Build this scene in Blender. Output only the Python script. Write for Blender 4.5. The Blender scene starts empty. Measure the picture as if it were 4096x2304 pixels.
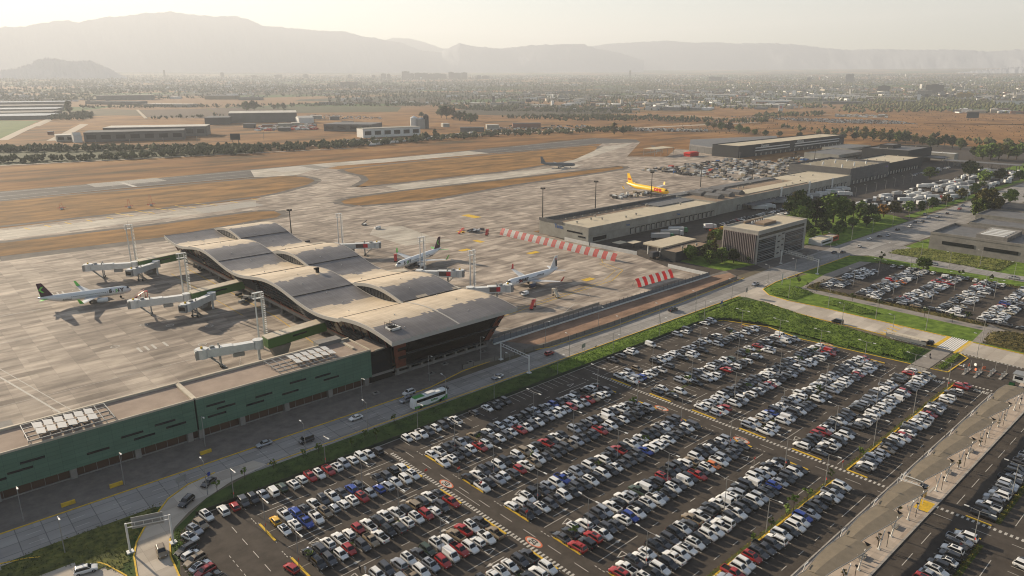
import bpy, math, random
import numpy as np
from mathutils import Vector, Matrix, noise as mnoise
random.seed(7)
sc = bpy.context.scene
COL = sc.collection
R = math.radians
# ------------------------------------------------------------ camera
H = 99.5; F = 2862.03; PITCH = 0.2842307; ROLL = -0.00091164; YAW = 0.8362677
cp, sp, cy, sy = math.cos(PITCH), math.sin(PITCH), math.cos(YAW), math.sin(YAW)
fwd = Vector((cy*cp, sy*cp, -sp)); rt0 = Vector((sy, -cy, 0)); up0 = rt0.cross(fwd)
rt = rt0*math.cos(ROLL)+up0*math.sin(ROLL); up = up0*math.cos(ROLL)-rt0*math.sin(ROLL)
cam = bpy.data.cameras.new('camera'); camo = bpy.data.objects.new('camera', cam); COL.objects.link(camo)
cam.sensor_width = 36; cam.lens = F/4096*36; cam.clip_start = 1; cam.clip_end = 90000
mw = Matrix((rt, up, -fwd)).transposed().to_4x4(); mw.translation = Vector((0, 0, H)); camo.matrix_world = mw
sc.camera = camo
def terr(d):
    return 0.0 if d < 2500 else 165*((d-2500)/9500)**1.25
def ray(x, y):
    return fwd*F + rt*(x-2048) - up*(y-1152)
def G(x, y, z=0.0):          # photo point (4096 wide) -> place on the ground (or at height z)
    d = ray(x, y); t = (z-H)/d.z; return (d.x*t, d.y*t)
def D(x, y, z=0.0): return G(x/.62891, y/.62891, z)
def GT(x, y):                # the same on the rising plain far away
    d = ray(x/.62891, y/.62891); h = math.hypot(d.x, d.y)
    lo, hi = 100.0, 16000.0
    for _ in range(50):
        m = (lo+hi)/2
        if H + d.z/h*m > terr(m): lo = m
        else: hi = m
    return (d.x/h*lo, d.y/h*lo, terr(lo))
# ------------------------------------------------------------ world, sun, exposure
SUN_EL, SUN_AZ = R(17.5), R(99)
w = bpy.data.worlds.new('World'); sc.world = w; w.use_nodes = True
nt = w.node_tree; nt.nodes.clear()
sky = nt.nodes.new('ShaderNodeTexSky'); sky.sky_type = 'NISHITA'; sky.sun_disc = False
sky.sun_elevation = SUN_EL; sky.sun_rotation = math.pi/2 - SUN_AZ
sky.air_density = 1.0; sky.dust_density = 0.3; sky.ozone_density = 1.0
bg = nt.nodes.new('ShaderNodeBackground'); bg.inputs['Strength'].default_value = 0.05
wo = nt.nodes.new('ShaderNodeOutputWorld')
nt.links.new(sky.outputs[0], bg.inputs[0]); nt.links.new(bg.outputs[0], wo.inputs[0])
sl = bpy.data.lights.new('sun', 'SUN'); sl.energy = 5; sl.angle = R(.6); sl.color = (1, .85, .65)
so = bpy.data.objects.new('sun', sl); COL.objects.link(so)
sd = Vector((math.cos(SUN_AZ)*math.cos(SUN_EL), math.sin(SUN_AZ)*math.cos(SUN_EL), math.sin(SUN_EL)))
so.rotation_euler = sd.to_track_quat('Z', 'Y').to_euler(); so.location = (0, 0, 300)
sc.view_settings.view_transform = 'Standard'; sc.view_settings.look = 'None'
sc.view_settings.exposure = 1.45; sc.view_settings.gamma = 1
sc.cycles.use_denoising = True; sc.cycles.pixel_filter_type = 'BLACKMAN_HARRIS'; sc.cycles.filter_width = 1.1
sc.cycles.max_bounces = 4; sc.cycles.diffuse_bounces = 1; sc.cycles.glossy_bounces = 2; sc.cycles.transmission_bounces = 2
sc.cycles.volume_bounces = 0; sc.cycles.transparent_max_bounces = 8
sc.cycles.caustics_reflective = False; sc.cycles.caustics_refractive = False
# ------------------------------------------------------------ materials
MATS = {}
def lin(c): return tuple(((v/255+.055)/1.055)**2.4 if v/255 > .04045 else v/255/12.92 for v in c)
def M(name, c, rough=.8, metal=0.0, c2=None, scale=1.0, detail=4, bump=0.0, stretch=None, lo=.35, hi=.65, rnd=0.0, emit=0):
    if name in MATS: return MATS[name]
    m = bpy.data.materials.new(name); m.use_nodes = True; t = m.node_tree; b = t.nodes['Principled BSDF']
    b.inputs['Roughness'].default_value = rough; b.inputs['Metallic'].default_value = metal
    if rough >= .6: b.inputs['Specular IOR Level'].default_value = .08
    b.inputs['Base Color'].default_value = (*c, 1); m.diffuse_color = (*c, 1)
    if emit: b.inputs['Emission Color'].default_value = (*c, 1); b.inputs['Emission Strength'].default_value = emit
    if c2 is not None:
        tc = t.nodes.new('ShaderNodeTexCoord'); mp = t.nodes.new('ShaderNodeMapping')
        n = t.nodes.new('ShaderNodeTexNoise'); n.inputs['Scale'].default_value = scale; n.inputs['Detail'].default_value = detail
        n.inputs['Roughness'].default_value = .65
        if stretch: mp.inputs['Scale'].default_value = stretch
        t.links.new(tc.outputs['Object'], mp.inputs[0]); t.links.new(mp.outputs[0], n.inputs['Vector'])
        r = t.nodes.new('ShaderNodeValToRGB'); r.color_ramp.elements[0].position = lo; r.color_ramp.elements[1].position = hi
        r.color_ramp.elements[0].color = (*c, 1); r.color_ramp.elements[1].color = (*c2, 1)
        t.links.new(n.outputs['Fac'], r.inputs[0]); out = r.outputs[0]
        if rnd:
            oi = t.nodes.new('ShaderNodeObjectInfo'); hs = t.nodes.new('ShaderNodeHueSaturation')
            mr = t.nodes.new('ShaderNodeMapRange'); mr.inputs['To Min'].default_value = 1-rnd; mr.inputs['To Max'].default_value = 1+rnd
            t.links.new(oi.outputs['Random'], mr.inputs[0]); t.links.new(mr.outputs[0], hs.inputs['Value'])
            t.links.new(out, hs.inputs['Color']); out = hs.outputs[0]
        t.links.new(out, b.inputs['Base Color'])
        if bump:
            bp = t.nodes.new('ShaderNodeBump'); bp.inputs['Strength'].default_value = bump; bp.inputs['Distance'].default_value = .3
            t.links.new(n.outputs['Fac'], bp.inputs['Height']); t.links.new(bp.outputs[0], b.inputs['Normal'])
    MATS[name] = m; return m
def slab_mat(name, c1, c2, cm, bw, bh, rot=0.0, dirt=(.5, .45, .4), dirtamt=.5, mortar=.004, nscale=.02, vert=False, spec=.12, rough=.85, tone=.8):
    """concrete slabs: joint grid, each slab its own tone, streaky wear"""
    m = bpy.data.materials.new(name); m.use_nodes = True; t = m.node_tree; b = t.nodes['Principled BSDF']
    b.inputs['Roughness'].default_value = rough; b.inputs['Specular IOR Level'].default_value = spec
    L = t.links.new; N = t.nodes.new
    tc = N('ShaderNodeTexCoord'); mp = N('ShaderNodeMapping'); mp.inputs['Rotation'].default_value[2] = rot
    if vert: mp.inputs['Rotation'].default_value[0] = math.pi/2
    L(tc.outputs['Object'], mp.inputs[0])
    br = N('ShaderNodeTexBrick'); br.inputs['Scale'].default_value = 1; br.offset = 0; br.inputs['Brick Width'].default_value = bw
    br.inputs['Row Height'].default_value = bh; br.inputs['Mortar Size'].default_value = mortar*bw; br.inputs['Mortar Smooth'].default_value = .3
    br.inputs['Color1'].default_value = (*c1, 1); br.inputs['Color2'].default_value = (*c2, 1); br.inputs['Mortar'].default_value = (*cm, 1)
    L(mp.outputs[0], br.inputs['Vector'])
    n = N('ShaderNodeTexNoise'); n.inputs['Scale'].default_value = nscale; n.inputs['Detail'].default_value = 7; n.inputs['Roughness'].default_value = .7
    L(tc.outputs['Object'], n.inputs['Vector'])
    mp2 = N('ShaderNodeMapping'); mp2.inputs['Scale'].default_value = (.10, .42, 1); L(tc.outputs['Object'], mp2.inputs[0])
    n2 = N('ShaderNodeTexNoise'); n2.inputs['Scale'].default_value = .6; n2.inputs['Detail'].default_value = 6; L(mp2.outputs[0], n2.inputs['Vector'])
    mx = N('ShaderNodeMath'); mx.operation = 'MULTIPLY'; L(n.outputs['Fac'], mx.inputs[0]); L(n2.outputs['Fac'], mx.inputs[1])
    r = N('ShaderNodeValToRGB'); r.color_ramp.elements[0].position = .17; r.color_ramp.elements[1].position = .36
    r.color_ramp.elements[0].color = (1-dirtamt*(1-dirt[0]), 1-dirtamt*(1-dirt[1]), 1-dirtamt*(1-dirt[2]), 1); r.color_ramp.elements[1].color = (1.1, 1.1, 1.1, 1)
    L(mx.outputs[0], r.inputs[0])
    mm = N('ShaderNodeMix'); mm.data_type = 'RGBA'; mm.blend_type = 'MULTIPLY'; mm.inputs[0].default_value = 1
    L(br.outputs['Color'], mm.inputs[6]); L(r.outputs[0], mm.inputs[7])
    b2 = N('ShaderNodeTexBrick'); b2.inputs['Scale'].default_value = 1; b2.offset = .37; b2.inputs['Brick Width'].default_value = bw*4.3
    b2.inputs['Row Height'].default_value = bh*1.0; b2.inputs['Mortar Size'].default_value = 0; b2.inputs['Color1'].default_value = (.78,.77,.76,1); b2.inputs['Color2'].default_value = (1.12,1.12,1.12,1)
    L(mp.outputs[0], b2.inputs['Vector']); m3 = N('ShaderNodeMix'); m3.data_type = 'RGBA'; m3.blend_type = 'MULTIPLY'; m3.inputs[0].default_value = tone
    L(mm.outputs[2], m3.inputs[6]); L(b2.outputs['Color'], m3.inputs[7]); L(m3.outputs[2], b.inputs['Base Color'])
    MATS[name] = m; return m
def field_mat():
    """open country: dry grass near, a patchwork of fields farther out"""
    m = bpy.data.materials.new('dry_plain'); m.use_nodes = True; t = m.node_tree; b = t.nodes['Principled BSDF']
    b.inputs['Roughness'].default_value = .95; b.inputs['Specular IOR Level'].default_value = .05; L = t.links.new; N = t.nodes.new
    tc = N('ShaderNodeTexCoord')
    n = N('ShaderNodeTexNoise'); n.inputs['Scale'].default_value = .012; n.inputs['Detail'].default_value = 9; n.inputs['Roughness'].default_value = .68
    mp = N('ShaderNodeMapping'); mp.inputs['Rotation'].default_value[2] = -.25; mp.inputs['Scale'].default_value = (.45, 1.6, 1)
    L(tc.outputs['Object'], mp.inputs[0]); L(mp.outputs[0], n.inputs['Vector'])
    r = N('ShaderNodeValToRGB'); e = r.color_ramp.elements; e[0].position = .36; e[0].color = (.07, .05, .026, 1); e[1].position = .66; e[1].color = (.32, .18, .07, 1)
    k = e.new(.5); k.color = (.20, .10, .037, 1)
    L(n.outputs['Fac'], r.inputs[0])
    v = N('ShaderNodeTexVoronoi'); v.inputs['Scale'].default_value = .0028; mp2 = N('ShaderNodeMapping'); mp2.inputs['Scale'].default_value = (.6, 1.1, 1)
    mp2.inputs['Rotation'].default_value[2] = .7; L(tc.outputs['Object'], mp2.inputs[0]); L(mp2.outputs[0], v.inputs['Vector'])
    r2 = N('ShaderNodeValToRGB'); r2.color_ramp.interpolation = 'CONSTANT'; e = r2.color_ramp.elements
    e[0].position = 0; e[0].color = (.07, .055, .035, 1); e[1].position = .3; e[1].color = (.07, .075, .05, 1)
    for p_, c_ in ((.45, (.06, .10, .03)), (.6, (.24, .14, .07)), (.78, (.15, .12, .06)), (.9, (.2, .13, .07))): k = e.new(p_); k.color = (*c_, 1)
    L(v.outputs['Color'], r2.inputs[0])
    le = N('ShaderNodeVectorMath'); le.operation = 'LENGTH'; L(tc.outputs['Object'], le.inputs[0])
    mr = N('ShaderNodeMapRange'); mr.inputs['From Min'].default_value = 2300; mr.inputs['From Max'].default_value = 2900; L(le.outputs['Value'], mr.inputs[0])
    mm = N('ShaderNodeMix'); mm.data_type = 'RGBA'; L(mr.outputs[0], mm.inputs[0]); L(r.outputs[0], mm.inputs[6]); L(r2.outputs[0], mm.inputs[7])
    L(mm.outputs[2], b.inputs['Base Color']); MATS['dry_plain'] = m; return m
# ------------------------------------------------------------ mesh building
class B:
    def __init__(s): s.v = []; s.f = []; s.i = []; s.m = None
    def add(s, vs, fs, mi=0):
        o = len(s.v)
        if s.m is not None: vs = [tuple(s.m @ Vector(p)) for p in vs]
        s.v += [tuple(p) for p in vs]; s.f += [tuple(k+o for k in f) for f in fs]; s.i += [mi]*len(fs); return s
    def box(s, x0, x1, y0, y1, z0, z1, mi=0):
        return s.add([(x0,y0,z0),(x1,y0,z0),(x1,y1,z0),(x0,y1,z0),(x0,y0,z1),(x1,y0,z1),(x1,y1,z1),(x0,y1,z1)],
                     [(0,3,2,1),(4,5,6,7),(0,1,5,4),(1,2,6,5),(2,3,7,6),(3,0,4,7)], mi)
    def prism(s, pts, z0, z1, mi=0, top=None):
        n = len(pts); a = sum(pts[k][0]*pts[(k+1)%n][1]-pts[(k+1)%n][0]*pts[k][1] for k in range(n))
        if a < 0: pts = pts[::-1]
        s.add([(p[0],p[1],z0) for p in pts]+[(p[0],p[1],z1) for p in pts], [tuple(range(n))[::-1]]+[(k,(k+1)%n,n+(k+1)%n,n+k) for k in range(n)], mi)
        return s.add([(p[0],p[1],z1) for p in pts], [tuple(range(n))], mi if top is None else top)
    def poly(s, pts, z=0.0, mi=0):
        n = len(pts); a = sum(pts[k][0]*pts[(k+1)%n][1]-pts[(k+1)%n][0]*pts[k][1] for k in range(n))
        if a < 0: pts = pts[::-1]
        return s.add([(p[0],p[1],z) for p in pts], [tuple(range(n))], mi)
    def rect(s, x0, x1, y0, y1, z=0.0, mi=0): return s.poly([(x0,y0),(x1,y0),(x1,y1),(x0,y1)], z, mi)
    def line(s, pts, w_, z=0.0, mi=0, dash=None):
        for a, b in zip(pts[:-1], pts[1:]):
            a = Vector(a[:2]); b = Vector(b[:2]); L = (b-a).length
            if L < 1e-6: continue
            d = (b-a)/L; nrm = Vector((-d.y, d.x))*w_/2; t = 0
            while t < L:
                e = min(L, t+(dash[0] if dash else L)); p = a+d*t; q = a+d*e
                s.add([(p.x-nrm.x,p.y-nrm.y,z),(q.x-nrm.x,q.y-nrm.y,z),(q.x+nrm.x,q.y+nrm.y,z),(p.x+nrm.x,p.y+nrm.y,z)], [(0,1,2,3)], mi)
                t = e + (dash[1] if dash else 1)
        return s
    def tube(s, p, q, r, n=6, mi=0, r2=None, caps=True):
        p = Vector(p); q = Vector(q); d = q-p
        if d.length < 1e-6: return s
        a = d.orthogonal().normalized(); b = d.normalized().cross(a); r2 = r if r2 is None else r2
        vs = [p+(a*math.cos(2*math.pi*k/n)+b*math.sin(2*math.pi*k/n))*r for k in range(n)]+[q+(a*math.cos(2*math.pi*k/n)+b*math.sin(2*math.pi*k/n))*r2 for k in range(n)]
        fs = [(k,(k+1)%n,n+(k+1)%n,n+k) for k in range(n)]
        if caps: fs += [tuple(range(n))[::-1], tuple(range(n,2*n))]
        return s.add(vs, fs, mi)
    def bar(s, p, q, w_, h_, mi=0):   # square bar
        p = Vector(p); q = Vector(q); d = (q-p).normalized(); a = d.cross(Vector((0,0,1)))
        a = a.normalized() if a.length > 1e-4 else Vector((1,0,0)); b = a.cross(d)
        vs = [c+a*i*w_/2+b*j*h_/2 for c in (p, q) for i, j in ((-1,-1),(1,-1),(1,1),(-1,1))]
        return s.add(vs, [(0,1,5,4),(1,2,6,5),(2,3,7,6),(3,0,4,7),(3,2,1,0),(4,5,6,7)], mi)
    def loft(s, rings, mi=0, caps=True, closed=True):
        n = len(rings[0]); vs = [p for r_ in rings for p in r_]; fs = []
        for k in range(len(rings)-1):
            for j in range(n if closed else n-1): fs.append((k*n+j, k*n+(j+1)%n, (k+1)*n+(j+1)%n, (k+1)*n+j))
        if caps: fs += [tuple(range(n))[::-1], tuple(range((len(rings)-1)*n, len(rings)*n))]
        return s.add(vs, fs, mi)
    def mesh(s, name, mats):
        me = bpy.data.meshes.new(name); me.from_pydata(s.v, [], s.f)
        for m in (mats if isinstance(mats, (list, tuple)) else [mats]): me.materials.append(m)
        if s.i: me.polygons.foreach_set('material_index', s.i)
        me.update(); return me
    def make(s, name, mats, parent=None, smooth=False, **kw):
        me = s.mesh(name, mats)
        if smooth: me.polygons.foreach_set('use_smooth', [True]*len(me.polygons))
        o = bpy.data.objects.new(name, me); COL.objects.link(o)
        if parent: o.parent = parent
        return tag(o, **kw)
def tag(o, label=None, cat=None, group=None, kind=None):
    if label: o['label'] = label
    if cat: o['category'] = cat
    if group: o['group'] = group
    if kind: o['kind'] = kind
    return o
def thing(name, label, cat, loc=(0,0,0), rz=0.0, group=None):
    o = bpy.data.objects.new(name, None); COL.objects.link(o); o.location = loc; o.rotation_euler = (0,0,rz); o.empty_display_size = 1
    return tag(o, label, cat, group)
def part(name, me, parent, loc=None):
    o = bpy.data.objects.new(name, me); COL.objects.link(o); o.parent = parent
    if loc: o.location = loc
    return o
def copy_tree(o, parent=None):
    c = o.copy(); COL.objects.link(c); c.parent = parent
    for ch in list(o.children): copy_tree(ch, c)
    return c
def struct(name, b, m, **kw): return b.make(name, m, kind='structure', **kw)
def text_mesh(body, size, ext=.01, bold=0.0):
    cu = bpy.data.curves.new('writing', 'FONT'); cu.body = body; cu.size = size; cu.extrude = ext; cu.align_x = 'CENTER'; cu.align_y = 'CENTER'; cu.offset = bold
    cu.resolution_u = 3
    o = bpy.data.objects.new('writing', cu); COL.objects.link(o)
    dg = bpy.context.evaluated_depsgraph_get(); dg.update()
    me = bpy.data.meshes.new_from_object(o.evaluated_get(dg)); bpy.data.objects.remove(o); return me
def writing(body, size, mat, parent, loc, rot, bold=0.0, sx=1.0, name='lettering'):
    me = text_mesh(body, size, .02, bold); me.materials.clear(); me.materials.append(mat)
    o = bpy.data.objects.new(name, me); COL.objects.link(o); o.parent = parent; o.location = loc; o.rotation_euler = rot; o.scale = (sx, 1, 1); return o
def fbm(x, y, s, o=5):
    return mnoise.fractal(Vector((x*s, y*s, 3.7)), 1.0, 2.0, o)
# ============================================================ GROUND, AIRFIELD, ROADS
asph = M('asphalt', (.056,.047,.039), .9, c2=(.085,.071,.058), scale=.25, detail=8)
asph2 = M('worn_asphalt', (.075,.07,.066), .9, c2=(.13,.12,.11), scale=.08, detail=8, stretch=(.3,1.4,1))
shoulder = M('shoulder_asphalt', (.085,.078,.07), .9, c2=(.15,.13,.11), scale=.1, detail=8)
conc = slab_mat('apron_concrete', (.30,.25,.20), (.50,.42,.335), (.20,.175,.15), 7.5, 4.6, 0, (.42,.40,.40), .85)
conc2 = slab_mat('light_concrete', (.40,.36,.30), (.50,.45,.37), (.26,.23,.20), 7.5, 4.6, 0, (.6,.58,.55), .5)
roadc = slab_mat('road_concrete', (.25,.235,.215), (.30,.28,.255), (.15,.14,.13), 5.2, 4.1, 0, (.7,.7,.7), .4, mortar=.02)
paving = slab_mat('plaza_paving', (.40,.34,.28), (.47,.40,.33), (.30,.25,.2), 1.6, 1.6, 0, (.9,.7,.6), .3)
drygrass = M('dry_grass', (.115,.066,.025), .95, c2=(.31,.165,.055), scale=.045, detail=10, stretch=(.5,1.3,1), lo=.38, hi=.64)
greengrass = M('green_grass', (.055,.095,.014), .95, c2=(.16,.23,.035), scale=.25, detail=8)
vergegrass = M('verge_grass', (.035,.055,.018), .95, c2=(.075,.11,.03), scale=.3, detail=8)
dirt = M('bare_dirt', (.17,.11,.075), .95, c2=(.32,.205,.14), scale=.12, detail=9, bump=.5, stretch=(.6,1.3,1))
gravel = M('grey_gravel', (.13,.115,.10), .95, c2=(.20,.175,.15), scale=.3, detail=9)
wpaint = M('white_paint', (.52,.48,.42), .7, c2=(.40,.37,.32), scale=1.5)
ypaint = M('yellow_paint', (.72,.45,.04), .7, c2=(.50,.33,.05), scale=1.2)
rpaint = M('red_paint', (.55,.16,.08), .7)
kerbm = M('kerb_concrete', (.40,.37,.32), .85, c2=(.30,.27,.24), scale=1)
soil = M('planter_soil', (.10,.07,.035), .95, c2=(.05,.09,.02), scale=1.2)
# rising plain
b = B(); rs = [0, 120, 300, 600, 1000, 1500, 2000, 2500]+[2500+400*k for k in range(1, 28)]+[15000, 19500]
n = 96; rings = []
for r_ in rs[1:]:
    rings.append([(r_*math.cos(2*math.pi*k/n), r_*math.sin(2*math.pi*k/n), terr(r_)-.06) for k in range(n)])
b.loft(rings, 0, caps=False); b.add([(x, y, z) for x, y, z in rings[0]], [tuple(range(n))])
struct('ground', b, field_mat(), smooth=True)
W = lambda *q: [D(*p) for p in q]
pave = W((-300,608),(0,575),(312,538),(644,500),(696,486),(774,465),(791,454),(769,446),(740,440),(800,421),(862,427),(878,433),(920,442),(928,451),(899,471),(969,465),(1288,430),(1400,412),(1444,402),(1496,380),(1504,368),(1517,360),(1610,358),(1577,394),(1608,394),(1678,394),(1700,374),(1850,386)) + \
    [(850,498),(850,462),(830,380),(806,338),(660,338),(480,338),(331,345),(327,311),(329,255),(319,225),(319,200.6),(170,200.6),(170,212),(-120,212)]
struct('apron', B().poly(pave, 0), conc)
rwU = W((-300,512),(0,484),(307,458),(644,427),(998,397),(1288,369.5),(1504,347.5),(1600,351)); rwL = W((1612,358),(1517,361),(1288,381.5),(1000,405),(800,421),(644,445),(338,471),(0,504),(-300,529))
struct('runway', B().poly(rwU+rwL, .02), asph2)
b = B(); b.poly(W((805,412),(998,396.5),(1180,380),(1232,385.5),(1000,406),(806,421)), .04)
b.poly(W((630,428.5),(805,412),(806,421),(745,441),(640,446)), .041)
b.poly(W((1517,369),(1590,360),(1577,366),(1430,414),(1415,410)), .04)
b.poly(W((-260,606),(0,580),(148,566),(400,537),(644,505),(644,520),(262,569),(0,604),(-260,632)), .015)
b.poly(W((969,468),(1288,433.5),(1470,413),(1440,424),(1288,447),(1008,478)), .015)
b.poly(W((940,572),(1010,568),(1100,600),(1145,604),(1020,618),(930,590)), .012)
struct('concrete_slabs', b, conc2)
isl = [W((-300,536),(0,507),(300,480),(644,449),(700,444),(740,443),(769,446.5),(788,452),(791,455),(774,464),(696,485),(644,494),(312,534),(0,568),(-300,600)),
       W((862.8,427),(904,421.8),(1060.7,405),(1288,384.6),(1483,366),(1504,368.4),(1496,378.8),(1444,402),(1288,428.3),(969.5,463),(899,470),(920,458),(927.9,451.7),(920,442.6),(878.4,433.5)),
       W((857.5,506.4),(878.4,499.9),(1008.6,481.5),(1288,450),(1564,418.5),(1569,423),(1496,435),(1288,464.7),(1086.7,501),(904,517),(865.4,512)),
       W((-260,640),(0,612),(395,566),(644,532),(690,531.5),(708,539),(695,547),(644,553.5),(414,596),(200,622),(0,645),(-260,672))]
b = B()
for q in isl: b.line(q+[q[0]], 15, .008)
b.line(rwU[:-1], 14, .006); b.line(W((-260,676),(0,652),(200,627),(414,601),(640,560)), 12, .006)
b.line(W((1640,366),(1660,380),(1620,386)), 6, .005)
struct('asphalt_shoulders', b, shoulder)
for q in isl: struct('grass_island', B().poly(q, .045), drygrass)
# airfield paint
b = B()
b.line(W((-260,531),(0,503.2),(338,470),(644,444)), 1.0, .05); b.line(W((-260,508),(0,484.6),(307,459),(644,428)), 1.0, .05)
b.line(W((1232,386),(1288,380.5),(1517,360)), .9, .05); b.line(W((1288,370),(1500,348.5)), .9, .05)
b.line(W((-260,519),(0,494.5),(644,436.5)), .9, .05, dash=(45, 45)); b.line(W((1232,379.5),(1510,354.5)), .9, .05, dash=(38, 40))
def patch(x0, y0, dx, dy, u, v, wd):    # white bars on the runway
    p = D(x0, y0); e = Vector(u); e = (Vector(D(x0+dx, y0+dy))-Vector(p)).normalized(); nn = Vector((-e.y, e.x))
    for k in range(v):
        q = Vector(p)+nn*(k-(v-1)/2)*wd; b.line([q, q+e*u[0]], wd*.62, .052)
patch(228, 467, 100, -9, (66, 0), 12, 2.6); patch(688, 429, 100, -9, (60, 0), 16, 2.6); patch(770, 421.5, 100, -9, (30, 0), 10, 4)
b.line([D(306, 459.5), D(341, 470)], 4, .053); b.line([D(752, 419), D(803, 428)], 4, .053)
patch(497, 531, 100, -13, (50, 0), 16, 1.6)
b.line([D(792,455.2), D(832,454.3)], 1, .05); b.line([D(887,453.8), D(925,452.8)], 1, .05)
# stand and lead-in lines on the apron
b.line([(-40,372.5),(48,370)], .5, .05); b.line([(-60,330),(40,330)], .3, .05); b.line([(38,213),(28,262),(14,330)], .6, .05); b.line([(41,213),(31,262),(17,330)], .3, .05); b.line([(22,213),(14,256)], .35, .05, dash=(1,1))
b.line([(-20,232),(110,233)], .25, .05); b.line([(-60,262),(96,262.5)], .2, .05); b.line([(58,214),(86,240),(96,262)], .2, .05, dash=(1.2,.8))
for (x, y) in ((67,394),(70,388),(60,352),(76,316),(84,308),(96,296),(60,296),(86,276),(92,270),(70,242)):
    for k in range(12):
        a = k*math.pi/6; b.line([(x+1.5*math.cos(a), y+1.5*math.sin(a)), (x+1.5*math.cos(a+.53), y+1.5*math.sin(a+.53))], .35, .05)
    b.line([(x-1, y), (x+1, y)], .3, .05)
for k in range(4): b.line([(66+k*2.6+(1.6 if k == 3 else 0), 283), (66+k*2.6+(1.6 if k == 3 else 0), 289)], .9, .05)
for k in range(3): b.line([(57+k*2.2, 391), (57+k*2.2, 396)], .8, .05)
b.line([(180,205),(214,206),(232,214),(240,206)], .3, .05); b.line([(185,212),(188,206)], .3, .05); b.line([(230,240),(300,238)], .25, .05); b.line([(250,222),(245,216),(258,214),(300,209)], .25, .05, dash=(2,1.2))
struct('airfield_markings', b, wpaint)
b = B()
b.line([(170,222),(200,223),(240,226),(275,228),(296,238),(300,256),(306,262)], .35, .05); b.line([(172,224),(272,231),(292,240),(297,256)], .25, .05)
for a_, c_ in ((D(1186,544),(7,16)), (D(1160,583),(4,6)), (D(1204,607),(4,8)), ((258,262),(8,4)), ((288,300),(8,4)), ((268,238),(7,4)), ((262,333),(7,4))):
    b.rect(a_[0]-c_[0]/2, a_[0]+c_[0]/2, a_[1]-c_[1]/2, a_[1]+c_[1]/2, .05)
for k in range(5):
    p = D(290+k*50, 536-k*6.3); b.line([p, (p[0]+4, p[1]-16)], 1, .05)
for k in range(12):
    p = D(60+k*52, 573-k*6.6); b.line([p, (p[0]+2, p[1]-10)], 1.1, .05)
b.line([(117,222),(122,290),(122,400)], .4, .05); b.line([(112,300),(112,395)], .3, .05)
struct('apron_yellow_lines', b, ypaint)
# pale aprons near the terminal
# landside sheets
struct('roadside_ground', B().poly([(-400,212),(319,200.4),(319,225),(331,341),(712,338),(806,362),(850,440),(1130,440),(1260,400),(1260,-300),(-400,-300)], -.02), M('roadside_soil', (.10,.085,.06), .95, c2=(.16,.135,.09), scale=.08, detail=8))
struct('yard', B().poly([(331,341),(480,338),(712,338),(806,362),(830,380),(1120,460),(1240,420),(1240,190),(319,190),(319,225),(329,255),(327,311)], .004), asph)
struct('main_road', B().poly([(-120,170),(300,170),(365,170),(420,170),(432,160),(560,156),(1250,150),(1250,187.5),(440,186.5),(355,186),(328,184.5),(128,182.5),(-120,182.5)], .03), roadc)
b = B(); b.poly([(428,162),(441,170),(441,-120),(430,-120)], .034); b.poly([(441,162),(470,158),(452,120),(441,110)], .031)
struct('side_road', b, roadc)
loopp = [(295,50),(295,-120),(310.5,-120),(310.5,135),(309,150),(311,161),(318,168),(330,171.5),(296,171.5),(300,166),(299,156),(295,140)]
struct('loop_road', B().poly(loopp, .036), slab_mat('loop_concrete', (.42,.37,.31), (.50,.44,.36), (.26,.23,.2), 6, 4.4, 0, (.75,.72,.68), .45))
ramp = [(53.2,176.5),(46.8,175.4),(40.8,171.9),(36.9,167.1),(32.8,163),(29.9,158.4),(28.2,153.7),(26.8,146.3),(26,130),(33,130),(33.1,140.5),(33.9,148.5),(35.8,154.9),(38.2,158.8),(42.5,162.7),(48.1,166.1),(55.3,169.4),(66,171.5),(64,176)]
struct('ramp_road', B().poly(ramp, .04), MATS['loop_concrete'])
loop2 = [(-60,172),(6.1,170.1),(10.6,168.4),(15.7,165),(19.9,159.9),(22.8,154.4),(24.9,147.9),(25.5,130),(-60,130)]
struct('junction_road', B().poly(loop2, .042), MATS['loop_concrete'])
struct('building_verge', B().poly([(-120,182.5),(128,182.5),(150,186.5),(219,181.4),(328,184.5),(336,200),(360,196),(355,186),(440,186.5),(440,200),(319,200.4),(-120,212)], .012), gravel)
struct('dirt_strip', B().poly([(176,198.6),(182,188),(219,183),(267,183),(326,186),(334,196),(318,199)], .02), dirt)
struct('verge', B().poly([(-60,170),(6,170),(16,165),(25,148),(26.8,146),(28.2,153.7),(32.8,163),(40.8,171.9),(-60,169.9)], .022), vergegrass)
struct('verge', B().poly([(-60,170.1),(40.8,171.9),(46.8,175.4),(34,172),(10,170)], .02), vergegrass)
struct('verge', B().poly([(66,171.4),(300,169.5),(300,166),(299,156),(294,136),(290,99),(290,82.3),(269.6,82.3),(266.8,105),(264.7,121.6),(268.4,140),(262,155),(250,159.8),(43,159.8),(38.5,156),(33.5,141),(34,150),(38,158),(48,166)], .024), vergegrass)
b = B(); b.poly([(311,-120),(311,161),(318,168),(335,170.3),(365,166.4),(368,161),(334,156),(330,-120)], .02)
b.poly([(362,170),(362,160),(410,160),(412,153),(428,160),(420,169.5)], .019); b.poly([(414,154),(414,-120),(429,-120),(428,160)], .018)
b.poly([(441,165),(441,-120),(560,-120),(560,152),(500,156),(452,158)], .017); b.poly([(440,187),(560,188),(575,205),(560,252),(500,262),(440,240),(428,200)], .02)
b.poly([(335,228),(362,250),(362,214),(425,219),(425,200),(360,196),(335,200)], .021); b.poly([(575,189.5),(950,191),(950,197),(575,197)], .022)
b.poly([(480,147),(640,150),(640,100),(600,-120),(480,-120)], .016)
struct('lawn', b, greengrass)
struct('lawn', B().poly([(960,235),(1250,235),(1250,140),(960,150)], .025), greengrass)
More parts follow.
